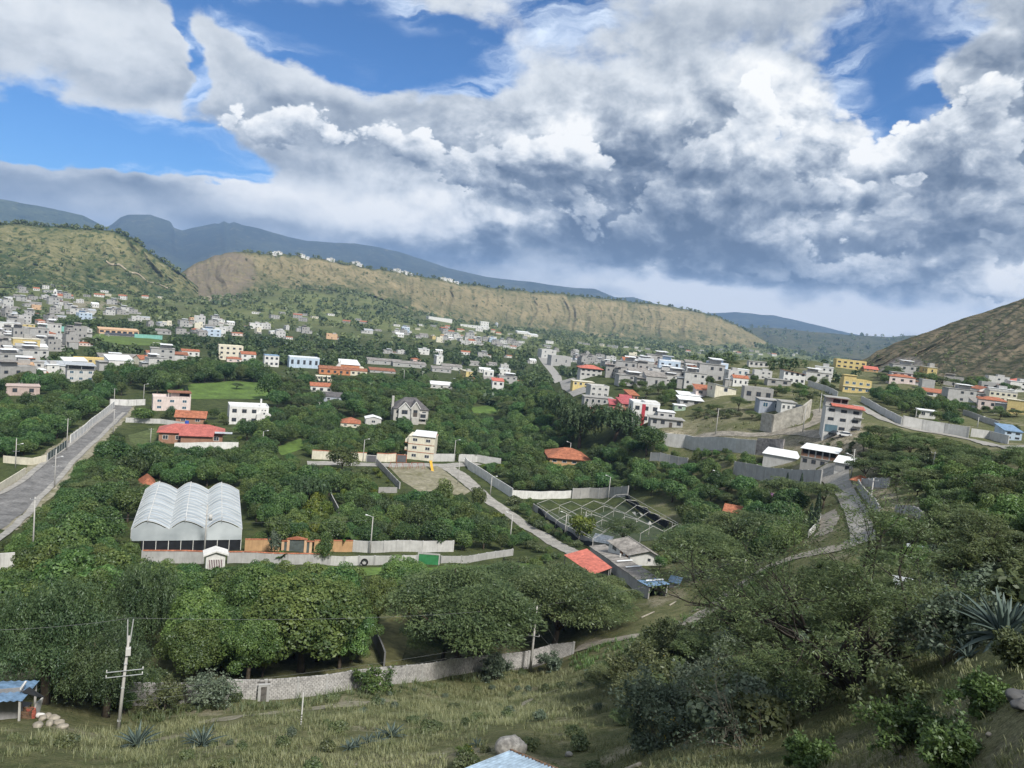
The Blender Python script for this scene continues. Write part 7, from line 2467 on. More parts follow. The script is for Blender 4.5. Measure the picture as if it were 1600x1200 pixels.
# --------------------- vegetation
LEAF={'avocado':leaf_mat('avocado_leaf',(0.036,0.082,0.026),(0.145,0.230,0.064),0.38,0.026,0.36,0.7),'broad':leaf_mat('broad_leaf',(0.048,0.096,0.028),(0.185,0.262,0.070),0.38,0.030,0.34,0.6),'pepper':leaf_mat('pepper_leaf',(0.038,0.074,0.030),(0.135,0.195,0.078),0.32,0.012,0.15,0.5),'acacia':leaf_mat('acacia_leaf',(0.058,0.092,0.036),(0.185,0.232,0.090),0.40,0.016,0.22,0.6),'citrus':leaf_mat('citrus_leaf',(0.055,0.090,0.014),(0.215,0.255,0.034),0.35,0.015,0.2,0.8),'cypress':leaf_mat('cypress_leaf',(0.018,0.038,0.018),(0.050,0.085,0.038),0.2,0.01,0.15,0.8),'shrub':leaf_mat('shrub_leaf',(0.060,0.086,0.034),(0.185,0.215,0.090),0.3,0.02,0.25,0.9),'bluish':leaf_mat('silver_shrub_leaf',(0.065,0.095,0.060),(0.180,0.225,0.150),0.25,0.015,0.2,0.9),'bright':leaf_mat('bright_leaf',(0.050,0.088,0.024),(0.165,0.235,0.070),0.38,0.015,0.15,1.5),'flower':leaf_mat('bougainvillea',(0.16,0.03,0.03),(0.36,0.10,0.07),0.3,0.03,0.2,0.8),'purple':leaf_mat('purple_blossom',(0.16,0.06,0.17),(0.42,0.22,0.44),0.3,0.01,0.1,0.8),'grass':leaf_mat('dry_grass_blade',(0.100,0.130,0.050),(0.315,0.318,0.165),0.35,0.0,0.0,0.12),'agave':leaf_mat('agave_leaf',(0.090,0.125,0.108),(0.195,0.245,0.215),0.08,0.01,0.12,1.0),'banana':leaf_mat('banana_leaf',(0.065,0.125,0.025),(0.185,0.255,0.055),0.4,0.01,0.1,1.0),'yellow':leaf_mat('yellow_flower',(0.45,0.33,0.02),(0.65,0.50,0.04),0.3,0.01,0.1,1.0),'far':leaf_mat('distant_leaf',(0.034,0.066,0.024),(0.130,0.180,0.060),0.35,0.0,0.0,0.045),'farther':leaf_mat('sunlit_valley_leaf',(0.070,0.110,0.038),(0.230,0.265,0.100),0.35,0.0,0.0,0.02),}  # last entry: sunlight on the far woods painted in as lighter green
BARK=mat('bark',(0.105,0.085,0.065),0.95,0.25,1.2)
BARK_P=mat('pale_bark',(0.22,0.195,0.155),0.95,0.25,1.5)
def quads(P,Nn,ln,wd,rs,up=0.0,T=None):
 """leaf rhombi at points P with normals N"""
 n=len(P)
 if T is None:
  T=rs.normal(size=(n,3))
 T=T-Nn*(T*Nn).sum(1,keepdims=True)
 T/=np.linalg.norm(T,axis=1,keepdims=True)+1e-9
 B=np.cross(Nn,T)
 ln=np.asarray(ln).reshape(-1,1)*np.ones((n,1))
 wd=np.asarray(wd).reshape(-1,1)*np.ones((n,1))
 V=np.stack([P-T*ln,P+B*wd-T*ln*0.1,P+T*ln,P-B*wd-T*ln*0.1],1)
 return V
def unit(a):
 return a/(np.linalg.norm(a,axis=1,keepdims=True)+1e-9)
def leaf_mesh(name,V,tone,m_):
 n=len(V)
 return mesh_np(name,V.reshape(-1,3),np.arange(n*4).reshape(n,4),m_,tone=np.clip(tone,0,1))
def crown_broad(seed,Rr,H0,H1,nl,n,size,m_,flat=1.0,lob=(0.30,0.46),name='crown'):
 """lobed crown between heights H0 and H1 with radius Rr"""
 rs=np.random.default_rng(seed)
 Hc=(H1-H0)
 c0=np.array([0,0,H0+Hc*0.48])
 d=unit(rs.normal(size=(nl,3)))
 d[:,2]=np.where(d[:,2]<-0.35,-d[:,2]*0.6,d[:,2])
 ax=np.array([Rr,Rr*rs.uniform(0.8,1.1),Hc*0.5])
 lr=rs.uniform(lob[0],lob[1],nl)*Rr
 cen=c0+d*(ax-0.55*lr.mean())*rs.uniform(0.55,0.95,(nl,1))
 cen[0]=c0
 lr[0]=Rr*0.62
 w=lr**2
 k=rs.choice(nl,n,p=w/w.sum())
 q=unit(rs.normal(size=(n,3))+np.array([0,0,0.35]))
 rad=lr[k]*(1-np.abs(rs.normal(0,0.16,n)))
 P=cen[k]+q*rad[:,None]*np.array([1,1,flat*0.92])
 Nn=unit(q+rs.normal(0,0.55,(n,3))+np.array([0,0,0.25]))
 s=size*rs.uniform(0.6,1.35,n)
 lt=rs.uniform(-0.22,0.22,nl)
 tone=0.42+lt[k]+rs.normal(0,0.16,n)
 return leaf_mesh(name,quads(P,Nn,s*0.62,s*0.36,rs),tone,m_),cen
def trunk_mesh(seed,cen,H0,r,m_,nl=5,base=None,name='trunk'):
 rs=np.random.default_rng(seed+500)
 mb=MB()
 fork=Vector((rs.normal(0,0.15),rs.normal(0,0.15),H0*0.8+0.3))
 mb.tube([(0,0,-0.6),(fork.x*0.4,fork.y*0.2,fork.z*0.5),fork],[r*1.35,r,r*0.85],7)
 for i in rs.choice(len(cen),min(nl,len(cen)),replace=False):
  c=Vector(tuple(cen[i]))
  mid=fork.lerp(c,0.5)+Vector((rs.normal(0,0.2),rs.normal(0,0.2),0.25))
  mb.tube([fork,mid,c],[r*0.55,r*0.38,r*0.12],5)
 return mb.mesh(name,m_,True)
def crown_pepper(seed,Rr,H0,H1,n,m_,name='crown',leaf=0.20,clusters=34):
 """weeping crown: strands of fine leaves hanging from a domed outline"""
 rs=np.random.default_rng(seed)
 nl=clusters
 d=unit(rs.normal(size=(nl,3)))
 d[:,2]=np.abs(d[:,2])*0.9+0.05
 cen=np.array([0,0,H0+(H1-H0)*0.42])+d*np.array([Rr*0.80,Rr*0.80,(H1-H0)*0.52])*rs.uniform(0.35,1.0,(nl,1))
 lr=rs.uniform(0.22,0.34,nl)*Rr
 ns=n//14
 k=rs.integers(0,nl,ns)
 q=unit(rs.normal(size=(ns,3))+np.array([0,0,0.6]))
 S=cen[k]+q*lr[k][:,None]*rs.uniform(0.6,1.0,(ns,1))
 L_=rs.uniform(0.6,2.2,ns)*Rr*0.20
 t=np.linspace(0,1,14)
 out=np.stack([q[:,0],q[:,1],np.zeros(ns)],1)*0.35
 P=S[:,None,:]+out[:,None,:]*(L_[:,None,None]*np.sqrt(t)[None,:,None])+np.array([0,0,-1.0])*(L_[:,None,None]*(t**1.3)[None,:,None])
 P=P.reshape(-1,3)+rs.normal(0,0.06*Rr/4,(ns*14,3))
 P[:,2]=np.maximum(P[:,2],0.2)
 Nn=unit(np.repeat(q,14,0)+rs.normal(0,0.6,(len(P),3)))
 T=np.tile(np.array([0,0,-1.0]),(len(P),1))+rs.normal(0,0.55,(len(P),3))
 s=leaf*rs.uniform(0.7,1.3,len(P))
 tone=0.42+np.repeat(rs.normal(0,0.12,nl)[k],14)+rs.normal(0,0.14,len(P))
 return leaf_mesh(name,quads(P,Nn,s*0.75,s*0.22,rs,T=T),tone,m_),cen
def crown_layered(seed,Rr,H0,H1,n,m_,leaf=0.22,pads=26,name='crown'):
 """umbrella crown of flat, feathery pads"""
 rs=np.random.default_rng(seed)
 a=rs.uniform(0,2*math.pi,pads)
 rr_=np.sqrt(rs.uniform(0,1,pads))*Rr*0.85
 dome=np.sqrt(np.clip(1-(rr_/Rr)**2,0,1))
 cen=np.stack([np.cos(a)*rr_,np.sin(a)*rr_,H0+(H1-H0)*(0.30+0.66*dome*rs.uniform(0.45,1.0,pads))],1)
 pr=rs.uniform(0.20,0.36,pads)*Rr
 k=rs.choice(pads,n,p=pr**2/(pr**2).sum())
 b=rs.uniform(0,2*math.pi,n)
 r2=np.sqrt(rs.uniform(0,1,n))*pr[k]
 P=cen[k]+np.stack([np.cos(b)*r2,np.sin(b)*r2,rs.normal(0,0.09,n)*pr[k]-0.22*r2**2/pr[k]],1)
 Nn=unit(rs.normal(0,0.45,(n,3))+np.array([0,0,1.0]))
 T=np.stack([np.cos(b),np.sin(b),rs.normal(0,0.3,n)],1)+rs.normal(0,0.5,(n,3))
 s=leaf*rs.uniform(0.6,1.4,n)
 tone=0.42+rs.normal(0,0.14,pads)[k]+rs.normal(0,0.14,n)
 return leaf_mesh(name,quads(P,Nn,s*0.75,s*0.26,rs,T=T),tone,m_),cen
def crown_cypress(seed,Rr,H,n,m_):
 rs=np.random.default_rng(seed)
 t=rs.uniform(0,1,n)**0.8
 a=rs.uniform(0,2*math.pi,n)
 prof=np.sin(np.clip(t*0.94+0.06,0,1)*math.pi)**0.55*(1-t*0.45)
 rad=Rr*prof*(1-np.abs(rs.normal(0,0.12,n)))*(1+0.18*np.sin(a*5+t*9))
 P=np.stack([np.cos(a)*rad,np.sin(a)*rad,0.25+t*(H-0.25)],1)
 Nn=unit(np.stack([np.cos(a),np.sin(a),0*a+0.2],1)+rs.normal(0,0.4,(n,3)))
 T=np.tile(np.array([0,0,1.0]),(n,1))+rs.normal(0,0.3,(n,3))
 s=0.30*rs.uniform(0.6,1.3,n)
 return leaf_mesh('crown',quads(P,Nn,s*0.8,s*0.28,rs,T=T),0.4+rs.normal(0,0.2,n),m_)
KINDS={}
def addkind(k,name,rad,hgt,kids):
 cat='tree' if 'tree' in name else('bush' if 'bush' in name else 'shrub')
 KINDS.setdefault(k,[]).append((name,cat,rad,hgt,kids))
for sd in range(5):
 c,cen=crown_broad(100+sd,4.0,0.5,7.6,30,5200,0.36,LEAF['avocado'])
 addkind('avocado','broadleaf_tree',4.0,7.6,[('crown',c),('trunk',trunk_mesh(sd,cen,1.6,0.22,BARK))])
for sd in range(4):
 c,cen=crown_broad(120+sd,4.0,0.6,8.6,26,5200,0.34,LEAF['broad'],1.0,(0.26,0.44))
 addkind('broad','broadleaf_tree',4.0,8.6,[('crown',c),('trunk',trunk_mesh(20+sd,cen,2.0,0.22,BARK))])
for sd in range(3):
 c,cen=crown_broad(140+sd,2.0,0.5,3.6,12,1500,0.30,LEAF['citrus'])
 addkind('citrus','citrus_tree',2.0,3.6,[('crown',c),('trunk',trunk_mesh(40+sd,cen,0.7,0.10,BARK))])
for sd in range(3):
 c,cen=crown_layered(160+sd,5.0,1.4,6.8,7000,LEAF['acacia'],0.26,40)
 addkind('acacia','acacia_tree',5.0,6.8,[('crown',c),('trunk',trunk_mesh(60+sd,cen,2.2,0.22,BARK,9))])
for sd in range(2):
 c,cen=crown_pepper(180+sd,4.4,1.0,8.8,6400,LEAF['pepper'],leaf=0.36)
 addkind('pepper','pepper_tree',4.4,8.8,[('crown',c),('trunk',trunk_mesh(80+sd,cen,2.6,0.26,BARK))])
for sd in range(2):
 addkind('cypress','cypress_tree',1.0,8.0,[('crown',crown_cypress(200+sd,1.0,8.0,1500,LEAF['cypress'])),('trunk',trunk_mesh(90+sd,np.array([[0,0,3.0]]),0.6,0.10,BARK,1))])
for sd in range(4):
 c,cen=crown_broad(220+sd,1.5,0.0,1.9,10,900,0.24,LEAF['shrub'],name='foliage')
 addkind('shrub','shrub',1.5,1.9,[('foliage',c),('stem',trunk_mesh(100+sd,cen,0.3,0.05,BARK,4,name='stem'))])
for sd in range(2):
 c,cen=crown_broad(230+sd,1.2,0.0,1.9,12,900,0.20,LEAF['bluish'],name='foliage')
 addkind('bluish','shrub',1.2,1.9,[('foliage',c),('stem',trunk_mesh(110+sd,cen,0.3,0.04,BARK,4,name='stem'))])
for k_,mm in(('flower','flower'),('purple','purple')):
 c,cen=crown_broad(240,1.5,0.1,2.2,10,900,0.22,LEAF[mm],name='blossom')
 addkind(k_,'flowering_bush',1.5,2.2,[('blossom',c),('stem',trunk_mesh(115,cen,0.3,0.05,BARK,4,name='stem'))])
for sd in range(2):
 c,cen=crown_pepper(300+sd,6.2,0.2,15.0,42000,LEAF['pepper'],leaf=0.24,clusters=80)
 addkind('bigpepper','pepper_tree',6.2,15.0,[('crown',c),('trunk',trunk_mesh(130+sd,cen,4.0,0.42,BARK,8))])
for sd in range(3):
 c,cen=crown_broad(320+sd,5.2,0.6,10.5,60,26000,0.24,LEAF['broad'],0.95,(0.16,0.32))
 addkind('bigbroad','broadleaf_tree',5.2,10.5,[('crown',c),('trunk',trunk_mesh(140+sd,cen,2.6,0.3,BARK,8))])
for sd in range(3):
 c,cen=crown_layered(340+sd,6.5,1.2,9.0,30000,LEAF['acacia'],0.20,80)
 addkind('bigacacia','acacia_tree',6.5,9.0,[('crown',c),('trunk',trunk_mesh(150+sd,cen,2.6,0.32,BARK,16))])
for sd in range(3):
 c,cen=crown_layered(360+sd,2.6,0.1,3.2,9000,LEAF['acacia' if sd<2 else 'shrub'],0.15,46,name='foliage')
 addkind('bushacacia','shrub',2.6,3.2,[('foliage',c),('stem',trunk_mesh(170+sd,cen,0.5,0.06,BARK,12,name='stem'))])
def plant(kind,p,h=None,r=None,label=None,group=None,idx=None,rz=None,rr=random):
 name,cat,r0,h0,kids=KINDS[kind][idx if idx is not None else rr.randrange(len(KINDS[kind]))]
 sz=(h/h0) if h else rr.uniform(0.85,1.15)
 sx=(r/r0) if r else sz
 root=empty(name,p,rz if rz is not None else rr.uniform(0,6.28),label,cat,group)
 root.scale=(sx,sx*rr.uniform(0.92,1.08),sz)
 for nm,me in kids:
  obj(nm,me,root)
 return root
PR=np.array(PROT)
WS=np.array(WALLSEG)
RP=np.array(ROADPTS)
HS=np.array([h_[:3] for h_ in HOUSE_SPOTS])
TREES=[]
def free(x,y,r,h,clear=0.66,sight=True,wallgap=1.0,ground=None):
 if len(TREES):
  T_=np.array([(t[0],t[1],t[2]) for t in TREES])
  if(np.hypot(T_[:,0]-x,T_[:,1]-y)<(T_[:,2]+r)*clear).any():
   return False
 if(np.hypot(HS[:,0]-x,HS[:,1]-y)<HS[:,2]*0.95+r*0.5).any():
  return False
 if(np.hypot(RP[:,0]-x,RP[:,1]-y)<RP[:,2]+r*0.35).any():
  return False
 ax,ay,bx,by=WS.T
 dx,dy=bx-ax,by-ay
 t=np.clip(((x-ax)*dx+(y-ay)*dy)/(dx*dx+dy*dy+1e-9),0,1)
 if(np.hypot(ax+t*dx-x,ay+t*dy-y)<wallgap+r*0.2).any():
  return False
 for f in FIELDS:
  if inpoly(np.array([x]),np.array([y]),f)[0]:
   return False
 if not sight:
  z=gz(x,y)
  cx_,top=proj((x,y,z+h))
  _,bot=proj((x,y,z))
  rp=0.85*r/(float(np.dot((x,y,z),F_))/FPX)
  for(a0,b0,a1,b1,dd) in KEEP:
   if math.hypot(x,y)<dd and a0<cx_+rp and a1>cx_-rp and b0<bot and b1>top:
    return False
 if sight:
  z=gz(x,y)
  cx_,top=proj((x,y,z+h))
  _,bot=proj((x,y,z))
  k=float(np.dot((x,y,z),F_))/FPX
  rp=0.80*r/k
  d=math.hypot(x,y)
  ov=(PR[:,4]>d+1)&(PR[:,0]<cx_+rp)&(PR[:,2]>cx_-rp)&(PR[:,1]<bot)&(PR[:,3]>top+(bot-top)*0.10)
  if ov.any():
   return False
 return True
CAND=[]
KEEP=[(1383,950,1478,992,55),(1318,775,1362,845,115),(1140,885,1215,925,108),(1010,950,1100,985,90),(1540,940,1600,1010,27),(735,1160,870,1200,30)]
def zone(label,group,poly,spacing,kinds,hr,seed,maxn=400,rad=None,**kw):
 """scatter individual trees on the ground seen inside a picture outline"""
 rr=random.Random(seed)
 Wp=wpoly(poly)
 xs,ys=[p[0] for p in Wp],[p[1] for p in Wp]
 n=0
 area=(max(xs)-min(xs))*(max(ys)-min(ys))
 for _ in range(int(min(6000,area/(spacing*spacing)*14))):
  if n>=maxn:
   break
  x,y=rr.uniform(min(xs),max(xs)),rr.uniform(min(ys),max(ys))
  if not inpoly(np.array([x]),np.array([y]),Wp)[0]:
   continue
  kd=rr.choices([k for k,w in kinds],[w for k,w in kinds])[0]
  name,cat,r0,h0,kids=KINDS[kd][0]
  h=rr.uniform(*hr)*(0.45 if kd in('citrus','bushacacia','shrub','bluish','flower','purple') and hr[1]>4.5 else 1)
  r=(r0/h0)*h*rr.uniform(0.9,1.2)
  ok=free(x,y,r,h,**kw)
  if not ok:
   h,r=h*0.62,r*0.66
   if h<1.0 or not free(x,y,r,h,**kw):
    continue
  TREES.append((x,y,r))
  CAND.append((kd,rr.randrange(len(KINDS[kd])),(x,y,gz(x,y)-0.1),h,r,rr.uniform(0,6.28),group))
  n+=1
def single(kind,px,py,hpx,label,wpx=None,group=None,idx=None,rz=None):
 p=G(px,py)
 k=mpp_at(p)
 h=hpx*k
 r=wpx*k/2 if wpx else None
 rr0=r if r else KINDS[kind][0][2]/KINDS[kind][0][3]*h
 TREES.append((p.x,p.y,rr0*0.8))
 return plant(kind,(p.x,p.y,p.z-0.1),h,r,label,group,idx,rz)
single('bigpepper',70,1100,215,'huge weeping pepper tree rising behind the blue roofed shack',190,idx=0)
single('bigpepper',165,1120,150,'dark weeping pepper tree directly behind the forked pole',150,idx=1)
single('bigpepper',215,1040,180,'tall weeping pepper tree in front of the grey panel wall',150,idx=0,rz=2.0)
single('bigpepper',-20,1080,175,'weeping pepper tree cut by the frame edge above the shack',130,idx=1,rz=1.0)
single('bigbroad',300,1050,150,'green leafy tree beside the weeping pepper trees',120,idx=0)
single('bigbroad',470,1050,160,'broad bright green walnut tree leaning over the dark block wall',200,idx=1)
single('bigbroad',530,1045,115,'dense green tree right behind the long block wall by the dry lawn',110,idx=2)
single('bigbroad',395,1000,130,'rounded green tree behind the yellowing citrus',130,idx=2,rz=1.3)
single('citrus',408,1058,75,'yellow tinged citrus tree behind the plank door of the block wall',66)
single('bigbroad',590,985,100,'slender deep green tree at the head of the dry lawn',70,idx=0,rz=3.0)
single('citrus',640,968,62,'yellow leaved tree at the edge of the dry lawn',60)
single('bigbroad',625,925,58,'grey green bushy tree in front of the green gate',84,idx=1,rz=2.2)
single('bigacacia',715,1048,165,'huge olive acacia spreading over the long block wall',235,idx=0)
single('bigacacia',690,1036,80,'low feathery acacia hanging over the block wall by the dry lawn',130,idx=1)
single('bigacacia',865,1018,140,'big dark acacia behind the lamp arm pole',190,idx=2)
single('bigacacia',800,985,110,'acacia standing between the two biggest olive acacias',170,idx=1,rz=2.5)
single('bigacacia',930,985,75,'green acacia in front of the coral roofed lean-to',120,idx=0,rz=1.5)
single('bigacacia',1095,905,85,'spreading acacia beside the small white house',150,idx=2,rz=0.7)
single('acacia',1150,862,70,'olive acacia rising behind the spreading one near the white house',110)
single('broad',505,882,52,'small dark bushy tree in front of the ochre wall',32)
single('acacia',1285,795,46,'flat topped acacia at the top of the concrete lane',66)
single('acacia',1350,752,40,'umbrella acacia behind the tiled gatehouse',60)
single('cypress',1273,828,62,'tallest dark cypress beside the canal path',13)
single('cypress',1264,826,42,'shorter cypress touching the tallest one',10)
single('cypress',1228,764,27,'slim cypress before the long grey block wall, next to the wall end',6)
single('cypress',1250,768,30,'slim cypress before the long grey block wall, at its far end',7)
single('cypress',1208,768,24,'slim cypress before the long grey block wall, beside the pink blossom',6)
single('purple',1200,778,12,'purple flowering bush below the slim cypresses',22)
single('flower',1234,778,14,'rust red flowering bush below the slim cypresses',26)
single('flower',1150,758,12,'orange red flowering bush in the eastern grove by the grey wall',18)
single('cypress',501,612,24,'dark twin cypress closer to the white red porched house',7)
single('cypress',508,612,25,'dark twin cypress farther from the beige house wall',7)
single('cypress',290,618,17,'conical dark conifer on the park lawn edge',10)
single('acacia',370,608,11,'lone small tree on the bright park lawn',20)
single('broad',420,626,48,'brownish green tall tree at the lawn end',46)
single('acacia',1130,575,15,'dark flat acacia group on the hilltop skyline',50)
single('acacia',140,540,14,'dark umbrella tree at the corner of the sports field',30)
single('pepper',905,700,80,'tall olive willow like tree above the hip roofed bungalow',90)
single('pepper',870,668,60,'olive willow like tree below the paved road',60)
single('pepper',960,690,62,'dark spreading tree below the white cubic house',90)
single('broad',1010,712,52,'round green tree at the end of the retaining wall',58)
single('broad',534,738,44,'round dark green tree by the street in the overgrown plot',56)
single('broad',690,795,48,'leafy tree at the near corner of the bare lot',40)
single('broad',745,800,44,'dark green tree between bare lot and cobbled street',36)
single('citrus',905,848,48,'yellow green tree in front of the bare greenhouse frame',46)
single('acacia',970,852,44,'dark crowned tree inside the bare greenhouse frame',64)
single('broad',225,660,26,'wide dark tree beside the rose white house',46)
single('pepper',485,792,52,'brown grey bare looking tree by the citrus hedge',70)
single('bluish',427,868,40,'silvery bush at the ochre wall',26)
for i,(px,py) in enumerate(((468,838),(478,822),(486,808),(494,796),(500,826),(506,812),(470,856),(492,845))):
 later(single('citrus',px,py,30,None,30,'citrus trees of the hedge rows'),G(px,py),'yellow green citrus tree')
AV={'avocado':3,'broad':2}
zone('dark green rounded tree of the west grove beyond the asphalt road','of the west grove',[(-30,655),(60,632),(160,632),(178,640),(150,655),(104,693),(70,712),(0,716),(-30,718)],7.5,[('avocado',3),('broad',1)],(7,9),1)
zone('dark green rounded tree between the asphalt road and the plastic greenhouse','between road and greenhouse',[(20,862),(45,822),(66,795),(95,755),(125,722),(165,690),(215,700),(250,708),(280,716),(250,765),(200,850),(100,872)],6.8,[('avocado',4),('broad',1.5),('acacia',0.3)],(6.5,10),2)
zone('dark green tree of the band between bungalow and greenhouse','between bungalow and greenhouse',[(272,714),(372,712),(480,722),(520,735),(470,745),(380,765),(250,765)],6.8,[('avocado',3),('broad',1.5)],(6.5,8.5),3)
zone('green orchard tree between greenhouse and cobbled street','between greenhouse and cobbled street',[(385,858),(385,762),(470,745),(520,738),(588,772),(640,790),(740,790),(820,815),(850,845),(790,862),(700,860),(550,858)],6.6,[('avocado',3),('broad',2),('citrus',0.5),('acacia',0.3),('pepper',0.3)],(5.5,9),4)
zone('small bush of the overgrown plot','of the overgrown plot',[(500,745),(590,732),(618,766),(560,772)],4,[('shrub',2),('citrus',1)],(4.6,6),5,14)
zone('dark orchard tree of the grove behind the cream street wall','behind the cream street wall',[(372,690),(430,655),(500,650),(560,672),(600,672),(640,668),(625,716),(487,714),(440,705)],7.2,[('avocado',4),('broad',1.6),('pepper',0.3)],(5.5,9),6)
zone('dark orchard tree east of the cream three storey house','east of the cream house',[(680,716),(668,668),(700,640),(830,655),(930,690),(1010,705),(1015,725),(920,722),(860,730),(780,726)],7.6,[('avocado',4),('broad',1.8),('citrus',.4),('pepper',0.3)],(5.5,9),7)
zone('green tree of the grove around the hip roofed bungalow','around the hip roofed bungalow',[(745,735),(790,732),(850,738),(930,730),(1010,732),(1080,735),(1145,748),(1140,780),(1060,790),(990,772),(900,772),(810,770)],7.2,[('avocado',3),('broad',2),('citrus',.5),('acacia',.5)],(5,8.5),8)
zone('green tree of the eastern grove below the grey block wall','of the eastern grove',[(1080,790),(1150,760),(1190,780),(1250,795),(1262,835),(1230,868),(1160,880),(1060,850),(1072,820)],6.5,[('avocado',3),('broad',2),('acacia',0.6)],(6,8),9)
zone('green tree in the strip beside the white house and bare frame','beside white house and bare frame',[(930,865),(985,862),(1060,850),(1060,880),(1045,912),(1035,900)],5,[('broad',2),('shrub',1)],(2.5,3.6),10,10)
zone('dark tree of the park belt behind the lawn','of the park belt behind the lawn',[(190,592),(260,586),(340,582),(420,588),(430,598),(300,600),(270,612),(235,618)],9,[('avocado',3),('broad',1)],(9,13),11)
zone('park tree between lawn and grand grey house','between lawn and grand house',[(430,636),(440,606),(520,604),(600,598),(690,606),(770,604),(850,616),(870,640),(820,652),(700,640),(600,660),(520,648)],9.5,[('avocado',2),('broad',2),('acacia',0.8)],(7,11),12)
zone('garden tree around the red roofed bungalow','around the red roofed bungalow',[(196,662),(245,650),(320,652),(420,668),(480,690),(440,712),(372,704),(350,690),(250,668)],6,[('broad',2),('citrus',2),('shrub',2)],(4,6),13,24)
zone('dark tree of the western streets','of the western streets',[(-20,600),(60,596),(200,590),(190,622),(160,628),(60,630),(-20,650)],10,[('avocado',2),('broad',2)],(7,10),14,34)
zone('brush acacia in the eastern gully','in the eastern gully',[(1345,700),(1400,680),(1470,692),(1560,708),(1620,720),(1620,800),(1540,800),(1440,800),(1400,765),(1360,722)],5.0,[('acacia',2.4),('broad',2),('shrub',1.5)],(4.0,5.6),15,130,clear=0.5)
zone('green brush tree on the slope beside the concrete lane','on the slope beside the lane',[(1380,818),(1440,815),(1540,790),(1640,790),(1640,850),(1540,860),(1440,860),(1372,850)],4.4,[('broad',2.5),('acacia',1.5),('shrub',1.5)],(3.4,4.8),16,80,clear=0.5)
zone('green tree of the sloping grove above the long pale street wall','of the sloping grove',[(1352,622),(1400,618),(1450,626),(1500,638),(1530,650),(1510,672),(1450,664),(1400,648)],6.4,[('avocado',3),('broad',2)],(5,7),17,60)
zone('bush on the grassy mound','on the grassy mound',[(1150,640),(1185,642),(1190,660),(1060,652),(1100,640)],4,[('shrub',2),('acacia',.6)],(5,6),18,16)
zone('dark bush among the hillside houses','among the hillside houses',[(940,600),(1040,596),(1160,596),(1300,605),(1310,640),(1280,632),(1160,604),(1080,612),(1050,640),(1000,620)],8,[('broad',2),('acacia',1.5),('shrub',1)],(4,6.5),19,60)
zone('shrub below the retaining wall','below the retaining wall',[(1020,712),(1100,714),(1190,722),(1190,742),(1080,730),(1030,722)],5,[('shrub',1),('broad',2)],(4,5.5),20,20)
zone('dark tree under the foot of the bare hill','under the bare hill',[(1370,590),(1440,596),(1600,602),(1600,618),(1480,606),(1380,602)],10,[('broad',1),('acacia',1)],(5,8),21,22)
zone('garden shrub on the narrow lawn by the green gate','on the narrow lawn',[(700,890),(790,878),(860,878),(900,890),(820,905),(700,908)],5,[('shrub',2),('broad',1.2),('citrus',.8)],(3.6,5),22,16)
zone('leafy tree behind the grey panel wall garden','of the walled garden',[(230,905),(330,902),(440,895),(520,905),(560,930),(560,985),(440,960),(300,985),(240,960)],7,[('broad',3),('avocado',1)],(6,8.5),23,40,sight=True,clear=0.55)
zone('leafy tree of the front grove','of the front grove',[(-80,900),(30,892),(200,895),(235,910),(235,990),(150,1010),(0,1030),(-80,1040)],6,[('broad',3),('bigbroad',1.5),('avocado',1)],(7,10),27,34,clear=0.5)
zone('green tree below the pale road pole','below the pale road pole',[(-60,868),(40,866),(200,868),(215,885),(100,888),(-60,886)],4.5,[('broad',2),('avocado',1)],(3.5,5.0),28,22)
zone('leafy tree near the frame edge behind the pepper trees','near the frame edge',[(-60,905),(20,900),(60,900),(60,960),(-60,990)],7,[('broad',2),('citrus',1)],(5.5,8),24,10)
zone('shade tree behind the long block wall','behind the long block wall',[(240,1060),(300,1000),(440,990),(560,1010),(590,1045),(440,1062),(300,1080)],6,[('bigbroad',1)],(5,8.5),25,24,wallgap=2,sight=False,clear=0.5)
zone('olive acacia of the thicket around the lamp arm pole','of the thicket by the lamp arm pole',[(900,1010),(960,985),(1010,965),(990,930),(900,935),(700,930),(660,950),(700,1000)],6,[('acacia',2),('bigacacia',1)],(5,7),26,14)
zone('olive weed bush on the dry grass slope','on the dry grass slope',[(0,1200),(0,1150),(170,1146),(440,1120),(640,1092),(800,1070),(930,1050),(980,1100),(960,1200)],2.2,[('shrub',3),('bluish',1)],(0.4,1.1),51,60,sight=False,clear=0.7)
zone('weed bush along the foot of the long block wall','along the block wall',[(230,1108),(430,1098),(600,1076),(840,1042),(850,1050),(620,1088),(430,1112),(230,1122)],2.2,[('shrub',3),('bluish',1)],(0.5,1.1),52,22,sight=False,wallgap=0.5,clear=0.6)
zone('brush bush in the thicket beneath the acacias','in the thicket',[(930,1060),(1010,1020),(1100,985),(1220,930),(1330,890),(1480,870),(1600,860),(1640,960),(1500,1000),(1400,1060),(1250,1110),(1130,1190),(990,1190),(960,1110)],2.6,[('bushacacia',3),('shrub',1.2),('bluish',1.2)],(1.5,3.0),53,110,sight=False,clear=0.52)
zone('bush between street and bare frame','between street and bare frame',[(790,782),(838,795),(850,812),(905,855),(885,858),(840,825),(805,800)],3.2,[('shrub',1.5),('broad',1.5)],(2.4,4.0),56,30)
zone('bush of the eastern slope','of the eastern slope',[(1410,640),(1500,620),(1600,640),(1600,690),(1530,660),(1450,668)],5,[('broad',1.5),('shrub',1),('acacia',1)],(3.5,5.5),57,36)
zone('bush of the verge between street and lane','between street and lane',[(745,790),(800,812),(850,842),(905,872),(880,880),(800,850),(760,820)],3.4,[('shrub',1.5),('broad',1.5)],(2.4,4.0),55,26)
zone('leafy bush of the undergrowth by the forked pole','by the forked pole',[(60,1098),(180,1122),(240,1098),(250,1075),(100,1070)],3.2,[('bushacacia',1),('shrub',1),('broad',1.5)],(2.4,4.2),58,26,sight=False,clear=0.45)
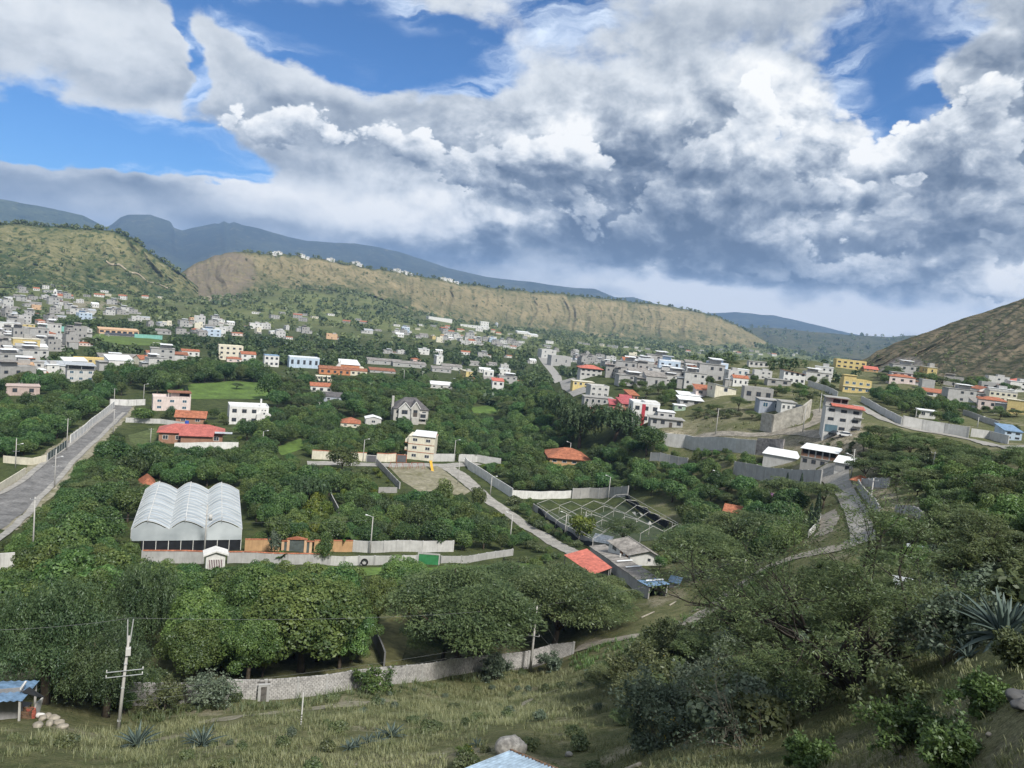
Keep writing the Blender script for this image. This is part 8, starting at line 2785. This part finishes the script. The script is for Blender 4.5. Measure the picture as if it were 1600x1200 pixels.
zone('scrub bush on the eroded bank below the grey three storey house','on the eroded bank',[(1240,690),(1330,685),(1365,700),(1340,735),(1300,708),(1250,700)],3,[('shrub',1)],(0.8,1.6),54,16)
NOUN={'avocado':'dark green rounded tree','broad':'mid green leafy tree','citrus':'small yellow green tree','acacia':'olive flat crowned tree','bigacacia':'big olive acacia','bigbroad':'large leafy tree','pepper':'weeping grey green tree','bushacacia':'feathery olive bush','shrub':'olive bush','bluish':'silvery bush','flower':'red flowering bush','purple':'purple bush'}
LIMIT={'broadleaf_tree':262,'acacia_tree':110,'shrub':170,'citrus_tree':60}
def visible():
 Wb,Hb=534,400
 cov=np.zeros((Hb,Wb),bool)
 yy,xx=np.mgrid[0:Hb,0:Wb]
 order=sorted(range(len(CAND)),key=lambda i:hdist(CAND[i][2]))
 out=np.zeros(len(CAND))
 for i in order:
  kd,ix,p,h,r,rz,g=CAND[i]
  k=float(np.dot(p,F_))/FPX*3
  a,b=proj((p[0],p[1],p[2]+h*0.55))
  a,b=a/3,b/3
  ra,rb=r/k*0.85,h/k*0.45
  x0,x1,y0,y1=max(0,int(a-ra)),min(Wb,int(a+ra)+2),max(0,int(b-rb)),min(Hb,int(b+rb)+2)
  if x0>=x1 or y0>=y1:
   continue
  m_=((xx[y0:y1,x0:x1]-a)/max(ra,.4))**2+((yy[y0:y1,x0:x1]-b)/max(rb,.4))**2<1
  out[i]=(m_&~cov[y0:y1,x0:x1]).sum()/1.0
  cov[y0:y1,x0:x1]|=m_
 return out
VIS=visible()
cnt={}
REST={}
for i in np.argsort(-VIS):
 kd,ix,p,h,r,rz,g=CAND[i]
 nm=KINDS[kd][0][0]
 if VIS[i]<1:
  if VIS[i]==0 and hdist(p)>150:
   continue
  REST.setdefault(kd,[]).append(i)
  continue
 if cnt.get(nm,0)<LIMIT.get(nm,50):
  cnt[nm]=cnt.get(nm,0)+1
  o=plant(kd,p,h,r,None,f'{NOUN[kd]}s {g}',ix,rz)
  later(o,p,NOUN[kd])
 else:
  REST.setdefault(kd,[]).append(i)
def mass(name,kinds):
 """the remaining trees of a kind as one object: points that carry shared crowns and trunks"""
 idx=[(k,i) for k in kinds for i in REST.get(k,[])]
 if not idx:
  return
 coll=bpy.data.collections.new(name+'_shapes')
 order={}
 for k in kinds:
  for j,(nm,cat,r0,h0,kids) in enumerate(KINDS[k]):
   bm_me=kids[0][1]
   o=bpy.data.objects.new(f'{len(order):03d}_shape',bm_me)
   coll.objects.link(o)
   order[(k,j)]=len(order)
 P=np.array([CAND[i][2] for k,i in idx])
 me=bpy.data.meshes.new(name)
 me.vertices.add(len(P))
 me.vertices.foreach_set('co',P.astype(np.float32).ravel())
 S=[]
 for k,i in idx:
  kd,ix,p,h,r,rz,g=CAND[i]
  S.append((r/KINDS[kd][0][2],r/KINDS[kd][0][2],h/KINDS[kd][0][3]))
 for nm,tp,arr in(('pick','INT',np.array([order[(k,CAND[i][1])] for k,i in idx],np.int32)),('spin','FLOAT',np.array([CAND[i][5] for k,i in idx],np.float32))):
  at=me.attributes.new(nm,tp,'POINT')
  at.data.foreach_set('value',arr)
 at=me.attributes.new('size','FLOAT_VECTOR','POINT')
 at.data.foreach_set('vector',np.array(S,np.float32).ravel())
 o=tag(obj(name,me),kind='stuff')
 ng=bpy.data.node_groups.new(name,'GeometryNodeTree')
 ng.interface.new_socket('Geometry',in_out='INPUT',socket_type='NodeSocketGeometry')
 ng.interface.new_socket('Geometry',in_out='OUTPUT',socket_type='NodeSocketGeometry')
 N,L=ng.nodes.new,ng.links.new
 gi,go=N('NodeGroupInput'),N('NodeGroupOutput')
 ci=N('GeometryNodeCollectionInfo')
 ci.inputs['Collection'].default_value=coll
 ci.inputs['Separate Children'].default_value=True
 ci.inputs['Reset Children'].default_value=True
 ip=N('GeometryNodeInstanceOnPoints')
 ip.inputs['Pick Instance'].default_value=True
 def attr(n,t):
  a=N('GeometryNodeInputNamedAttribute')
  a.data_type=t
  a.inputs['Name'].default_value=n
  return a.outputs['Attribute']
 cb=N('ShaderNodeCombineXYZ')
 L(attr('spin','FLOAT'),cb.inputs[2])
 L(gi.outputs[0],ip.inputs['Points'])
 L(ci.outputs[0],ip.inputs['Instance'])
 L(attr('pick','INT'),ip.inputs['Instance Index'])
 L(cb.outputs[0],ip.inputs['Rotation'])
 L(attr('size','FLOAT_VECTOR'),ip.inputs['Scale'])
 L(ip.outputs[0],go.inputs[0])
 md=o.modifiers.new('scatter','NODES')
 md.node_group=ng
mass('orchard_trees',['avocado','broad','citrus','acacia','bigacacia','bigbroad'])
mass('undergrowth',['bushacacia','shrub','bluish','flower','purple'])
def distant(name,pts,size,nq,seed,m_,qs):
 """many small crowns joined: pts (n,3), size (n,)"""
 rs=np.random.default_rng(seed)
 n=len(pts)
 q=unit(rs.normal(size=(n,nq,3)).reshape(-1,3)+np.array([0,0,0.4])).reshape(n,nq,3)
 rad=size[:,None,None]*rs.uniform(0.62,1.0,(n,nq,1))
 lob=1+0.22*np.sin(q[...,:1]*5+rs.uniform(0,6,(n,1,1)))*np.cos(q[...,1:2]*5+rs.uniform(0,6,(n,1,1)))
 C0=pts[:,None,:]+np.array([0,0,1.0])*size[:,None,None]*0.85
 P=C0+q*rad*lob*np.array([1.0,1.0,0.95])
 Nn=unit((q+rs.normal(0,0.5,q.shape)).reshape(-1,3)+np.array([0,0,0.2]))
 s=np.repeat(size*qs,nq)*rs.uniform(0.6,1.3,n*nq)
 tone=np.repeat(rs.normal(0.42,0.18,n),nq)+rs.normal(0,0.12,n*nq)
 V=quads(P.reshape(-1,3),Nn,s*0.6,s*0.42,rs)
 o=obj(name,leaf_mesh(name,V,tone,m_))
 return tag(o,kind='stuff')
def ring_pts(n,r0,r1,az0,az1,seed,dens=None):
 rs=np.random.default_rng(seed)
 r=np.sqrt(rs.uniform(r0**2,r1**2,n))
 a=np.radians(rs.uniform(az0,az1,n))
 x,y=r*np.sin(a),r*np.cos(a)
 keep=np.ones(n,bool)
 cell={}
 hs=[h_ for h_ in HOUSE_SPOTS]
 H_=np.array([h_[:3] for h_ in hs])
 for i in range(0,n,2000):
  dd=np.hypot(x[i:i+2000,None]-H_[None,:,0],y[i:i+2000,None]-H_[None,:,1])
  keep[i:i+2000]&=~(dd<H_[None,:,2]+4).any(1)
  dd=np.hypot(x[i:i+2000,None]-RP[None,:,0],y[i:i+2000,None]-RP[None,:,1])
  keep[i:i+2000]&=~(dd<RP[None,:,2]+3).any(1)
 for f in FIELDS:
  keep&=~inpoly(x,y,f)
 if dens is not None:
  keep&=rs.uniform(0,1,n)<dens(x,y,r,np.degrees(a))
 x,y=x[keep],y[keep]
 return np.stack([x,y,TER.z(x,y)],-1)
def sightfilter(P,S):
 """leave the houses and roads in view open"""
 keep=np.ones(len(P),bool)
 top=P+np.array([0,0,1.9])*S[:,None]
 k=(P@F_)/FPX
 cx_=CX+FPX*(P@R_)/(P@F_)
 ty=CY-FPX*(top@U_)/(top@F_)
 by=CY-FPX*(P@U_)/(P@F_)
 d=np.hypot(P[:,0],P[:,1])
 rp=0.8*S/k
 for i in range(0,len(P),1000):
  s_=slice(i,i+1000)
  ov=(PR[None,:,4]>d[s_,None]+3)&(PR[None,:,0]<(cx_+rp)[s_,None])&(PR[None,:,2]>(cx_-rp)[s_,None])&(PR[None,:,1]<by[s_,None])&(PR[None,:,3]>ty[s_,None])
  keep[s_]&=~ov.any(1)
 return keep
HSP=np.array([h_[:3] for h_ in HOUSE_SPOTS])
for h_ in HOUSE_SPOTS:
 p_=(h_[6],h_[7],gz(h_[6],h_[7]))
 dd=hdist(p_)
 if dd>450:
  a_,b_=proj(p_)
  k_=mpp_at(p_)
  PROT.append((a_-4.5/k_,b_-6/k_,a_+4.5/k_,b_-2.0/k_,dd,1.0))
PR=np.array(PROT)
def dn1(x,y,r,a):
 return np.clip(0.62+fbm(x/60,y/60,101,3)*1.1,0.08,1)
def dn2(x,y,r,a):
 return np.clip(0.55+fbm(x/150,y/150,103,3)*1.3,0.05,1)
P1=ring_pts(2900,470,1000,-41,8,31,dn1)
S1=np.random.default_rng(1).uniform(2.6,5.2,len(P1))
k1=sightfilter(P1,S1)
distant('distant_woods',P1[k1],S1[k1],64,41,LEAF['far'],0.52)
P1=ring_pts(1300,430,1000,8,40,32,lambda x,y,r,a:np.clip(0.40+fbm(x/50,y/50,105,3)*1.3,0.05,1))
S1=np.random.default_rng(2).uniform(1.8,4.4,len(P1))
k1=sightfilter(P1,S1)
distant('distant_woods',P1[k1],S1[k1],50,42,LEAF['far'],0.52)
P1=ring_pts(9000,1000,2500,-41,38,33,dn2)
S1=np.random.default_rng(3).uniform(3.0,6.5,len(P1))
k1=sightfilter(P1,S1)
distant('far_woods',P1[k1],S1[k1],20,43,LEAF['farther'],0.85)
P1=ring_pts(7000,2500,5200,-10,38,34,dn2)
S1=np.random.default_rng(4).uniform(5.0,11,len(P1))
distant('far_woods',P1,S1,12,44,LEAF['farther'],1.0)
rs_=np.random.default_rng(9)
pp_,ss_=[],[]
for fn,u0,u1,n,hi in((S_MESA,380,1190,420,1),(S_LEFT,-170,290,620,1),(S_BARE,1345,1640,130,0)):
 for _ in range(n):
  u_=rs_.uniform(u0,u1)
  if rs_.uniform()<(0.62 if fn is S_MESA else 0.28) and hi:
   v_=rs_.uniform(0.965,1.0)
   s_=rs_.uniform(2.5,6.0)
  else:
   v_=rs_.uniform(0.02,0.9)**(2.2 if hi else 1.2)
   s_=rs_.uniform(2.0,4.5)
  if fn is S_BARE:
   s_*=0.32
  pp_.append(tuple(fn(u_,v_)))
  ss_.append(s_)
for _ in range(260):
 u_=rs_.uniform(1130,1550)
 pp_.append(tuple(S_FARRIDGE(u_,rs_.uniform(0.05,1.0))))
 ss_.append(rs_.uniform(5,13))
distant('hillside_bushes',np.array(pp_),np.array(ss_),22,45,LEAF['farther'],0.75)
# --------------------- near slope: grass, weeds, agaves, thicket
def proj_np(P):
 c=P@F_
 return CX+FPX*(P@R_)/c,CY-FPX*(P@U_)/c
def grass_field(name,poly,n,hr,seed,m_,dens=None,blades=5,wid=0.022):
 rs=np.random.default_rng(seed)
 Wp=wpoly(poly)
 xs,ys=[p[0] for p in Wp],[p[1] for p in Wp]
 y0,y1=max(12,min(ys)-12),max(ys)+4
 x,y=rs.uniform(min(xs)-8,max(xs)+8,n*4),rs.uniform(y0,y1,n*4)
 qx,qy=proj_np(np.stack([x,y,TER.z(x,y)],-1))
 k=inpoly(qx,qy,poly)
 x,y=x[k][:n],y[k][:n]
 pt=np.clip(0.5+fbm(x/2.2,y/2.2,seed,4)*1.6,0,1)
 k=rs.uniform(0,1,len(x))<pt
 for i in range(0,len(x),3000):
  dd=np.hypot(x[i:i+3000,None]-RP[None,:,0],y[i:i+3000,None]-RP[None,:,1])
  k[i:i+3000]&=~(dd<RP[None,:,2]*0.85).any(1)
 qx,qy=proj_np(np.stack([x,y,TER.z(x,y)+hr[1]*0.7],-1))
 for(a0,b0,a1,b1) in((762,1130,836,1190),(700,1165,935,1290),(1555,1085,1640,1125)):
  k&=~((qx>a0)&(qx<a1)&(qy>b0)&(qy<b1))
 x,y,pt=x[k],y[k],pt[k]
 z=TER.z(x,y)
 m=len(x)
 B=np.repeat(np.stack([x,y,z-0.05],-1),blades,0)
 nb=m*blades
 a=rs.uniform(0,2*math.pi,nb)
 h=rs.uniform(hr[0],hr[1],nb)*np.repeat(rs.uniform(0.6,1.25,m)*np.clip(np.hypot(x,y)/62,0.35,1),blades)
 B=B+np.stack([np.cos(a),np.sin(a),0*a],-1)*rs.uniform(0,0.16,nb)[:,None]
 lean=rs.uniform(0.1,0.75,nb)
 d=np.stack([np.cos(a)*lean,np.sin(a)*lean,0*a+1],-1)
 d/=np.linalg.norm(d,axis=1,keepdims=True)
 sd=np.stack([-np.sin(a),np.cos(a),0*a],-1)*(wid*rs.uniform(0.7,1.4,nb))[:,None]
 mid=B+d*h[:,None]*0.55
 tip=B+d*h[:,None]+np.stack([np.cos(a),np.sin(a),-0.35+0*a],-1)*(h*0.18)[:,None]
 V=np.stack([B-sd,B+sd,mid+sd*0.7,tip,mid-sd*0.7],1)
 i0=np.arange(nb)[:,None]*5
 Fq=[i0+np.array([0,1,2,4]),i0+np.array([4,2,3])]
 tone=0.40+rs.normal(0,0.22,nb)+np.repeat((pt-0.5)*0.3,blades)
 me=mesh_np(name,V.reshape(-1,3),Fq,m_,tone=np.clip(np.concatenate([tone,tone]),0,1))
 tag(obj(name,me),kind='stuff')
grass_field('dry_grass',[(0,1250),(0,1145),(180,1140),(330,1112),(480,1100),(640,1078),(800,1052),(900,1045),(1000,1060),(1040,1110),(1020,1250),(800,1255),(600,1255),(400,1255),(200,1250)],52000,(0.25,0.72),61,LEAF['grass'],blades=5,wid=0.019)
grass_field('dry_grass',[(1000,1250),(1020,1110),(1120,1040),(1250,1000),(1400,1020),(1600,1040),(2000,960),(2100,1400),(1450,1290),(1300,1270),(1150,1260)],34000,(0.18,0.5),62,LEAF['grass'],blades=6,wid=0.014)
grass_field('dry_grass',[(180,1112),(420,1098),(600,1074),(840,1040),(830,1052),(640,1085),(420,1112),(180,1135)],2600,(0.5,1.1),63,LEAF['shrub'],blades=8,wid=0.03)
grass_field('verge_grass',[(880,1030),(960,1000),(1040,975),(1120,935),(1200,880),(1250,870),(1210,900),(1130,970),(1040,1005),(900,1050)],2400,(0.4,0.9),64,LEAF['broad'],blades=7,wid=0.04)
grass_field('slope_grass',[(1045,662),(1100,655),(1180,650),(1240,640),(1240,600),(1160,600),(1250,580),(1300,580),(1300,640),(1240,668),(1120,676)],1500,(0.6,1.6),65,LEAF['grass'],blades=7,wid=0.10)
def agave_leaf(L_,w,thick=0.05,bend=0.25):
 mb=MB()
 n=6
 vs=[]
 for i in range(n+1):
  t=i/n
  x=L_*t
  z=L_*(0.10*t-bend*t*t)
  ww=w*(0.75+0.9*t-1.65*t*t) if t<1 else 0.004
  ww=max(ww,0.004)
  vs+=[(x,-ww,z+ww*0.45),(x,0,z),(x,ww,z+ww*0.45),(x,0,z-thick*(1-t*0.9))]
 fs=[]
 for i in range(n):
  o,q=i*4,i*4+4
  fs+=[(o,o+1,q+1,q),(o+1,o+2,q+2,q+1),(o+2,o+3,q+3,q+2),(o+3,o,q,q+3)]
 mb.add(vs,fs)
 return mb.mesh('leaf',LEAF['agave'],True)
AG=[agave_leaf(1.0,0.085,0.05,b) for b in(0.05,0.22,0.45)]
def agave(label,px,py,size,n=26,seed=1,group=None,droop=False,name='agave',me=None,mm=None):
 rr=random.Random(seed)
 p=G(px,py)
 root=empty(name,(p.x,p.y,p.z),rr.uniform(0,6),label,'agave' if name=='agave' else 'yucca',group)
 src=me or AG
 for i in range(n):
  t=i/n
  el=R(82-78*t**0.8+rr.uniform(-6,6))-(R(18) if droop and t>0.75 else 0)
  az=i*2.39996+rr.uniform(-.15,.15)
  s=size*(0.72+0.3*math.sin(min(1,t*1.4)*math.pi*0.6))*rr.uniform(0.88,1.08)
  o=obj('leaf',src[0 if t<0.35 else(1 if t<0.75 else 2)] if len(src)>1 else src[0],root,(0.05*math.cos(az),0.05*math.sin(az),0.08),(0,-el,az),(s,s*rr.uniform(0.85,1.15),s))
 return root
agave('giant blue agave on the sandy slope beside the silver shrub',1568,1000,1.75,44,3,droop=True)
agave('young agave below the giant blue agave',1512,1030,0.7,16,4)
agave('pale blue agave beside the foot of the forked pole',214,1166,1.9,26,5)
agave('darker agave past the pale one near the forked pole',316,1166,1.7,20,6)
agave('second dark agave stem close to the darker one',300,1158,0.9,14,16)
agave('small agave at the upper end of the agave row on the slope',612,1152,1.3,18,7)
for i,(px,py) in enumerate(((592,1158),(574,1162),(556,1168),(545,1172))):
 later(agave(None,px,py,0.85,14,20+i,'agaves of the creeping row'),G(px,py),'little creeping agave')
agave('tiny dark agave near the boulder',745,1166,0.55,14,30)
mbk=MB()
n=5
vs=[]
for i in range(n+1):
 t=i/n
 w_=0.035*(1-t**2)+0.002
 z=0.12*t-0.28*t*t
 vs+=[(t,-w_,z+w_*.3),(t,0,z),(t,w_,z+w_*.3)]
mbk.add(vs,[(i*3,i*3+1,i*3+4,i*3+3) for i in range(n)]+[(i*3+1,i*3+2,i*3+5,i*3+4) for i in range(n)])
YUC=[mbk.mesh('leaf',LEAF['bright'],True)]
agave('bright green spiky yucca at the lower frame edge',366,1194,0.45,34,9,name='yucca',me=YUC)
def banana(label,px,py,h,seed):
 rr=random.Random(seed)
 p=G(px,py)
 root=empty('banana_plant',p,rr.uniform(0,6),label,'banana plant')
 mb=MB()
 mb.tube([(0,0,-0.2),(0,0,h*0.5)],[0.16,0.11],7)
 part('stem',mb,LEAF['banana'],root,True)
 mb=MB()
 n=6
 vs=[]
 for i in range(n+1):
  t=i/n
  w_=0.16*math.sin(min(1,0.08+t*0.95)*math.pi)+0.01
  z=0.55*t-0.75*t*t
  vs+=[(t,-w_,z-w_*.3),(t,0,z),(t,w_,z-w_*.3)]
 mb.add(vs,[(i*3,i*3+1,i*3+4,i*3+3) for i in range(n)]+[(i*3+1,i*3+2,i*3+5,i*3+4) for i in range(n)])
 me=mb.mesh('leaf',LEAF['banana'],True)
 for i in range(9):
  s=h*0.62*rr.uniform(0.8,1.1)
  obj('leaf',me,root,(0,0,h*0.46),(0,-R(rr.uniform(15,60)),i*2.4),(s,s,s))
banana('banana plant with pale arching leaves behind the ochre wall',535,860,5.0,1)
banana('second banana plant beside the ochre brick wall end',548,858,4.2,2)
banana('banana plant in the eastern grove by the orange roof',1118,820,5.0,3)
banana('banana plant behind the grey panel wall near the gate house',440,882,3.0,4)
def grow(seed,stems,L0,depth,spread,leafn,leaf,flat,gnarl=0.22,r0=0.09,elev=(25,65),az=(0,360),upw=0.10):
 rs=np.random.default_rng(seed)
 mb=MB()
 LP,LT=[],[]
 def branch(p,d,L_,r,k):
  n=4
  pts=[p.copy()]
  q=p.copy()
  dd=d.copy()
  for i in range(n):
   dd=dd+rs.normal(0,gnarl,3)*np.array([1,1,0.6])+np.array([0,0,upw if k>1 else-0.03])
   dd/=np.linalg.norm(dd)
   q=q+dd*L_/n
   pts.append(q.copy())
  r1=r*0.62
  mb.tube([tuple(a) for a in pts],[r+(r1-r)*i/n for i in range(n+1)],6 if k>=depth-1 else(4 if k>1 else 3),cap=False)
  if k<=1:
   for _ in range(leafn):
    t=rs.uniform(0.15,1.05)
    i=min(n-1,int(t*n))
    a=pts[i]+(pts[i+1]-pts[i])*(t*n-i)
    o=rs.normal(0,1,3)*np.array([1,1,0.35 if flat else 0.8])
    LP.append(a+o*L_*0.24)
    LT.append(dd*0.4+o)
  if k>0:
   m=int(rs.integers(2,4))+(1 if k>=depth-1 else 0)
   for _ in range(m):
    t=rs.uniform(0.45,1.0)
    i=min(n-1,int(t*n))
    a=pts[i]+(pts[i+1]-pts[i])*(t*n-i)
    o=rs.normal(0,1,3)
    if flat:
     o[2]=o[2]*0.45
    nd=dd+o*spread
    nd/=np.linalg.norm(nd)
    branch(a,nd,L_*rs.uniform(0.55,0.8),r1*rs.uniform(0.6,0.9),k-1)
 for s in range(stems):
  a=math.radians(az[0]+(az[1]-az[0])*(s+rs.uniform(0,0.8))/stems)
  e=math.radians(rs.uniform(*elev))
  d=np.array([math.cos(a)*math.cos(e),math.sin(a)*math.cos(e),math.sin(e)])
  branch(np.array([rs.normal(0,0.15),rs.normal(0,0.15),-0.2]),d,L0*rs.uniform(0.8,1.15),r0*rs.uniform(0.7,1.1),depth)
 LP,LT=np.array(LP),np.array(LT)
 n=len(LP)
 Nn=unit(rs.normal(0,0.6,(n,3))+np.array([0,0,1.0 if flat else 0.5]))
 s=leaf*rs.uniform(0.6,1.4,n)
 V=quads(LP,Nn,s*0.8,s*(0.22 if flat else 0.40),rs,T=LT)
 tone=0.42+rs.normal(0,0.2,n)+0.22*np.sin(LP[:,0]*1.7+seed)*np.cos(LP[:,1]*1.9)
 return mb,V,tone
def thicket(label,name,cat,px,py,m_,bark,fl=0,group=None,**kw):
 p=G(px,py)
 mb,V,tone=grow(**kw)
 root=empty(name,p,0,label,cat,group)
 part('limbs' if cat=='tree' else 'stems',mb,bark,root,True)
 obj('foliage',leaf_mesh('foliage',V,tone,m_),root)
 if fl:
  rs=np.random.default_rng(kw['seed']+1)
  k=rs.choice(len(V),fl,replace=False)
  P=V[k].mean(1)+rs.normal(0,0.05,(fl,3))
  P=np.repeat(P,5,0)+rs.normal(0,0.05,(fl*5,3))
  obj('blossom',leaf_mesh('blossom',quads(P,unit(rs.normal(size=(fl*5,3))),np.full(fl*5,0.036),np.full(fl*5,0.03),rs),rs.uniform(0,1,fl*5),LEAF['yellow']),root)
 return root
BARK_D=mat('dark_branch',(0.055,0.048,0.042),0.95,0.25,2.0)
thicket('great sprawling acacia with bare dark limbs fanning out over the slope','acacia_tree','tree',1345,1085,LEAF['acacia'],BARK_D,seed=5,stems=10,L0=3.9,depth=4,spread=0.62,leafn=46,leaf=0.095,flat=True,r0=0.13,elev=(22,62),az=(60,250),upw=0.06)
thicket('smaller acacia growing through the great sprawling one, towards the agave','acacia_tree','tree',1400,1030,LEAF['acacia'],BARK_D,seed=6,stems=6,L0=2.5,depth=4,spread=0.6,leafn=16,leaf=0.085,flat=True,r0=0.10,elev=(35,75),upw=0.08)
thicket('olive acacia at the bend below the dirt track','acacia_tree','tree',1180,1000,LEAF['acacia'],BARK_D,seed=7,stems=7,L0=3.4,depth=4,spread=0.6,leafn=30,leaf=0.14,flat=True,r0=0.10,elev=(25,60),upw=0.05)
thicket('acacia crown covering the lower end of the concrete lane','acacia_tree','tree',1290,935,LEAF['acacia'],BARK_D,seed=8,stems=7,L0=2.0,depth=4,spread=0.62,leafn=30,leaf=0.15,flat=True,r0=0.10,elev=(25,60),upw=0.05)
thicket('green acacia under the brush slope by the frame edge','acacia_tree','tree',1540,925,LEAF['acacia'],BARK_D,seed=9,stems=7,L0=2.3,depth=4,spread=0.62,leafn=22,leaf=0.16,flat=True,r0=0.10,elev=(35,75),upw=0.06)
thicket('tall thin acacia between lane and brush slope','acacia_tree','tree',1430,905,LEAF['broad'],BARK_D,seed=10,stems=6,L0=1.7,depth=4,spread=0.6,leafn=22,leaf=0.15,flat=True,r0=0.09,elev=(40,75),upw=0.08)
thicket('silvery blue shrub with yellow flowers below the great acacia','shrub','shrub',1110,1120,LEAF['bluish'],BARK_P,40,seed=11,stems=9,L0=2.0,depth=3,spread=0.6,leafn=26,leaf=0.13,flat=False,r0=0.035,elev=(30,75))
thicket('dark bluish shrub with yellow flowers at the foot of the slope','shrub','shrub',1030,1165,LEAF['bluish'],BARK_P,30,seed=12,stems=9,L0=1.8,depth=3,spread=0.6,leafn=26,leaf=0.12,flat=False,r0=0.035,elev=(25,70))
thicket('olive shrub with a few yellow flowers facing the grass','shrub','shrub',1010,1085,LEAF['shrub'],BARK_P,30,seed=13,stems=9,L0=2.2,depth=3,spread=0.62,leafn=28,leaf=0.16,flat=False,r0=0.04,elev=(30,75))
thicket('grey green shrub beside the dirt track end','shrub','shrub',1060,1040,LEAF['shrub'],BARK_P,10,seed=14,stems=9,L0=2.5,depth=3,spread=0.62,leafn=28,leaf=0.18,flat=False,r0=0.04,elev=(30,75))
thicket('bare arching pale branched shrub','shrub','shrub',1160,1165,LEAF['bluish'],BARK_P,0,seed=15,stems=8,L0=2.0,depth=3,spread=0.4,leafn=3,leaf=0.09,flat=False,r0=0.03,elev=(20,60),az=(100,260),upw=-0.05)
thicket('silvery shrub between great acacia and giant agave','shrub','shrub',1480,1035,LEAF['bluish'],BARK_P,0,seed=16,stems=10,L0=1.4,depth=3,spread=0.6,leafn=16,leaf=0.11,flat=False,r0=0.03,elev=(35,80))
thicket('leafy light green bush on the sandy bank','shrub','shrub',1420,1170,LEAF['bright'],BARK_P,0,seed=17,stems=11,L0=0.72,depth=3,spread=0.6,leafn=13,leaf=0.075,flat=False,r0=0.02,elev=(30,80))
thicket('taller light green sapling behind the sandy bank','shrub','shrub',1400,1120,LEAF['shrub'],BARK_P,0,seed=18,stems=8,L0=0.85,depth=3,spread=0.5,leafn=14,leaf=0.085,flat=False,r0=0.02,elev=(45,85))
thicket('low vivid green bush beside the dark slab rock','shrub','shrub',1532,1112,LEAF['bright'],BARK_P,0,seed=19,stems=12,L0=0.55,depth=3,spread=0.65,leafn=14,leaf=0.07,flat=False,r0=0.015,elev=(25,70))
thicket('green weed clump at the lower frame edge under the great acacia','shrub','shrub',1260,1200,LEAF['bright'],BARK_P,0,seed=20,stems=10,L0=0.6,depth=3,spread=0.6,leafn=12,leaf=0.075,flat=False,r0=0.015,elev=(30,80))
thicket('dark tangled shrub of grey twigs under the great acacia','shrub','shrub',1275,1110,LEAF['shrub'],BARK_D,0,seed=21,stems=12,L0=1.5,depth=3,spread=0.7,leafn=6,leaf=0.09,flat=False,r0=0.025,elev=(20,75))
thicket('broad green bush at the lower frame corner','shrub','shrub',1490,1205,LEAF['bright'],BARK_P,0,seed=22,stems=11,L0=0.62,depth=3,spread=0.6,leafn=13,leaf=0.07,flat=False,r0=0.015,elev=(30,80))
thicket('olive brush under the giant agave','shrub','shrub',1590,1040,LEAF['shrub'],BARK_D,0,seed=23,stems=11,L0=0.7,depth=3,spread=0.65,leafn=12,leaf=0.07,flat=False,r0=0.015,elev=(25,75))
thicket('grey feathery shrub in front of the long block wall by the plank door','shrub','shrub',330,1105,LEAF['bluish'],BARK_P,0,seed=24,stems=11,L0=1.9,depth=3,spread=0.55,leafn=9,leaf=0.15,flat=False,r0=0.04,elev=(25,75))
thicket('second grey feathery shrub nearer the forked pole','shrub','shrub',262,1112,LEAF['shrub'],BARK_P,0,seed=25,stems=9,L0=1.6,depth=3,spread=0.55,leafn=9,leaf=0.15,flat=False,r0=0.04,elev=(20,70))
thicket('green sapling before the corner of dark wall and block wall','shrub','shrub',577,1082,LEAF['broad'],BARK,0,seed=26,stems=6,L0=1.5,depth=3,spread=0.45,leafn=14,leaf=0.17,flat=False,r0=0.04,elev=(50,85))
thicket('silver leaved shrub in front of the block wall near the lamp arm pole','shrub','shrub',772,1062,LEAF['bluish'],BARK_D,0,seed=27,stems=9,L0=1.9,depth=3,spread=0.55,leafn=12,leaf=0.18,flat=False,r0=0.05,elev=(35,80))
thicket('second silver leaved shrub just past the lamp arm pole','shrub','shrub',858,1048,LEAF['bluish'],BARK_D,0,seed=28,stems=8,L0=1.4,depth=3,spread=0.55,leafn=12,leaf=0.18,flat=False,r0=0.04,elev=(35,80))
thicket('flowering green bush beside the tiny dark agave','shrub','shrub',728,1178,LEAF['bright'],BARK_P,14,seed=29,stems=9,L0=0.36,depth=3,spread=0.6,leafn=13,leaf=0.09,flat=False,r0=0.02,elev=(25,75))
# --- haze tail
# --------------------- haze
def haze():
 mb=MB()
 mb.box(-12400,12400,-12400,12400,-420,790)
 m_=bpy.data.materials.new('haze')
 m_.use_nodes=True
 nt=m_.node_tree
 nt.nodes.clear()
 v=nt.nodes.new('ShaderNodeVolumePrincipled')
 v.inputs['Color'].default_value=(0.38,0.60,1.0,1)
 v.inputs['Density'].default_value=HAZE_DENSITY
 v.inputs['Anisotropy'].default_value=0.0
 o=nt.nodes.new('ShaderNodeOutputMaterial')
 nt.links.new(v.outputs[0],o.inputs['Volume'])
 tag(obj('haze',mb.mesh('haze',m_)),kind='stuff')
HAZE_DENSITY=0.000078
haze()
label_waiting()
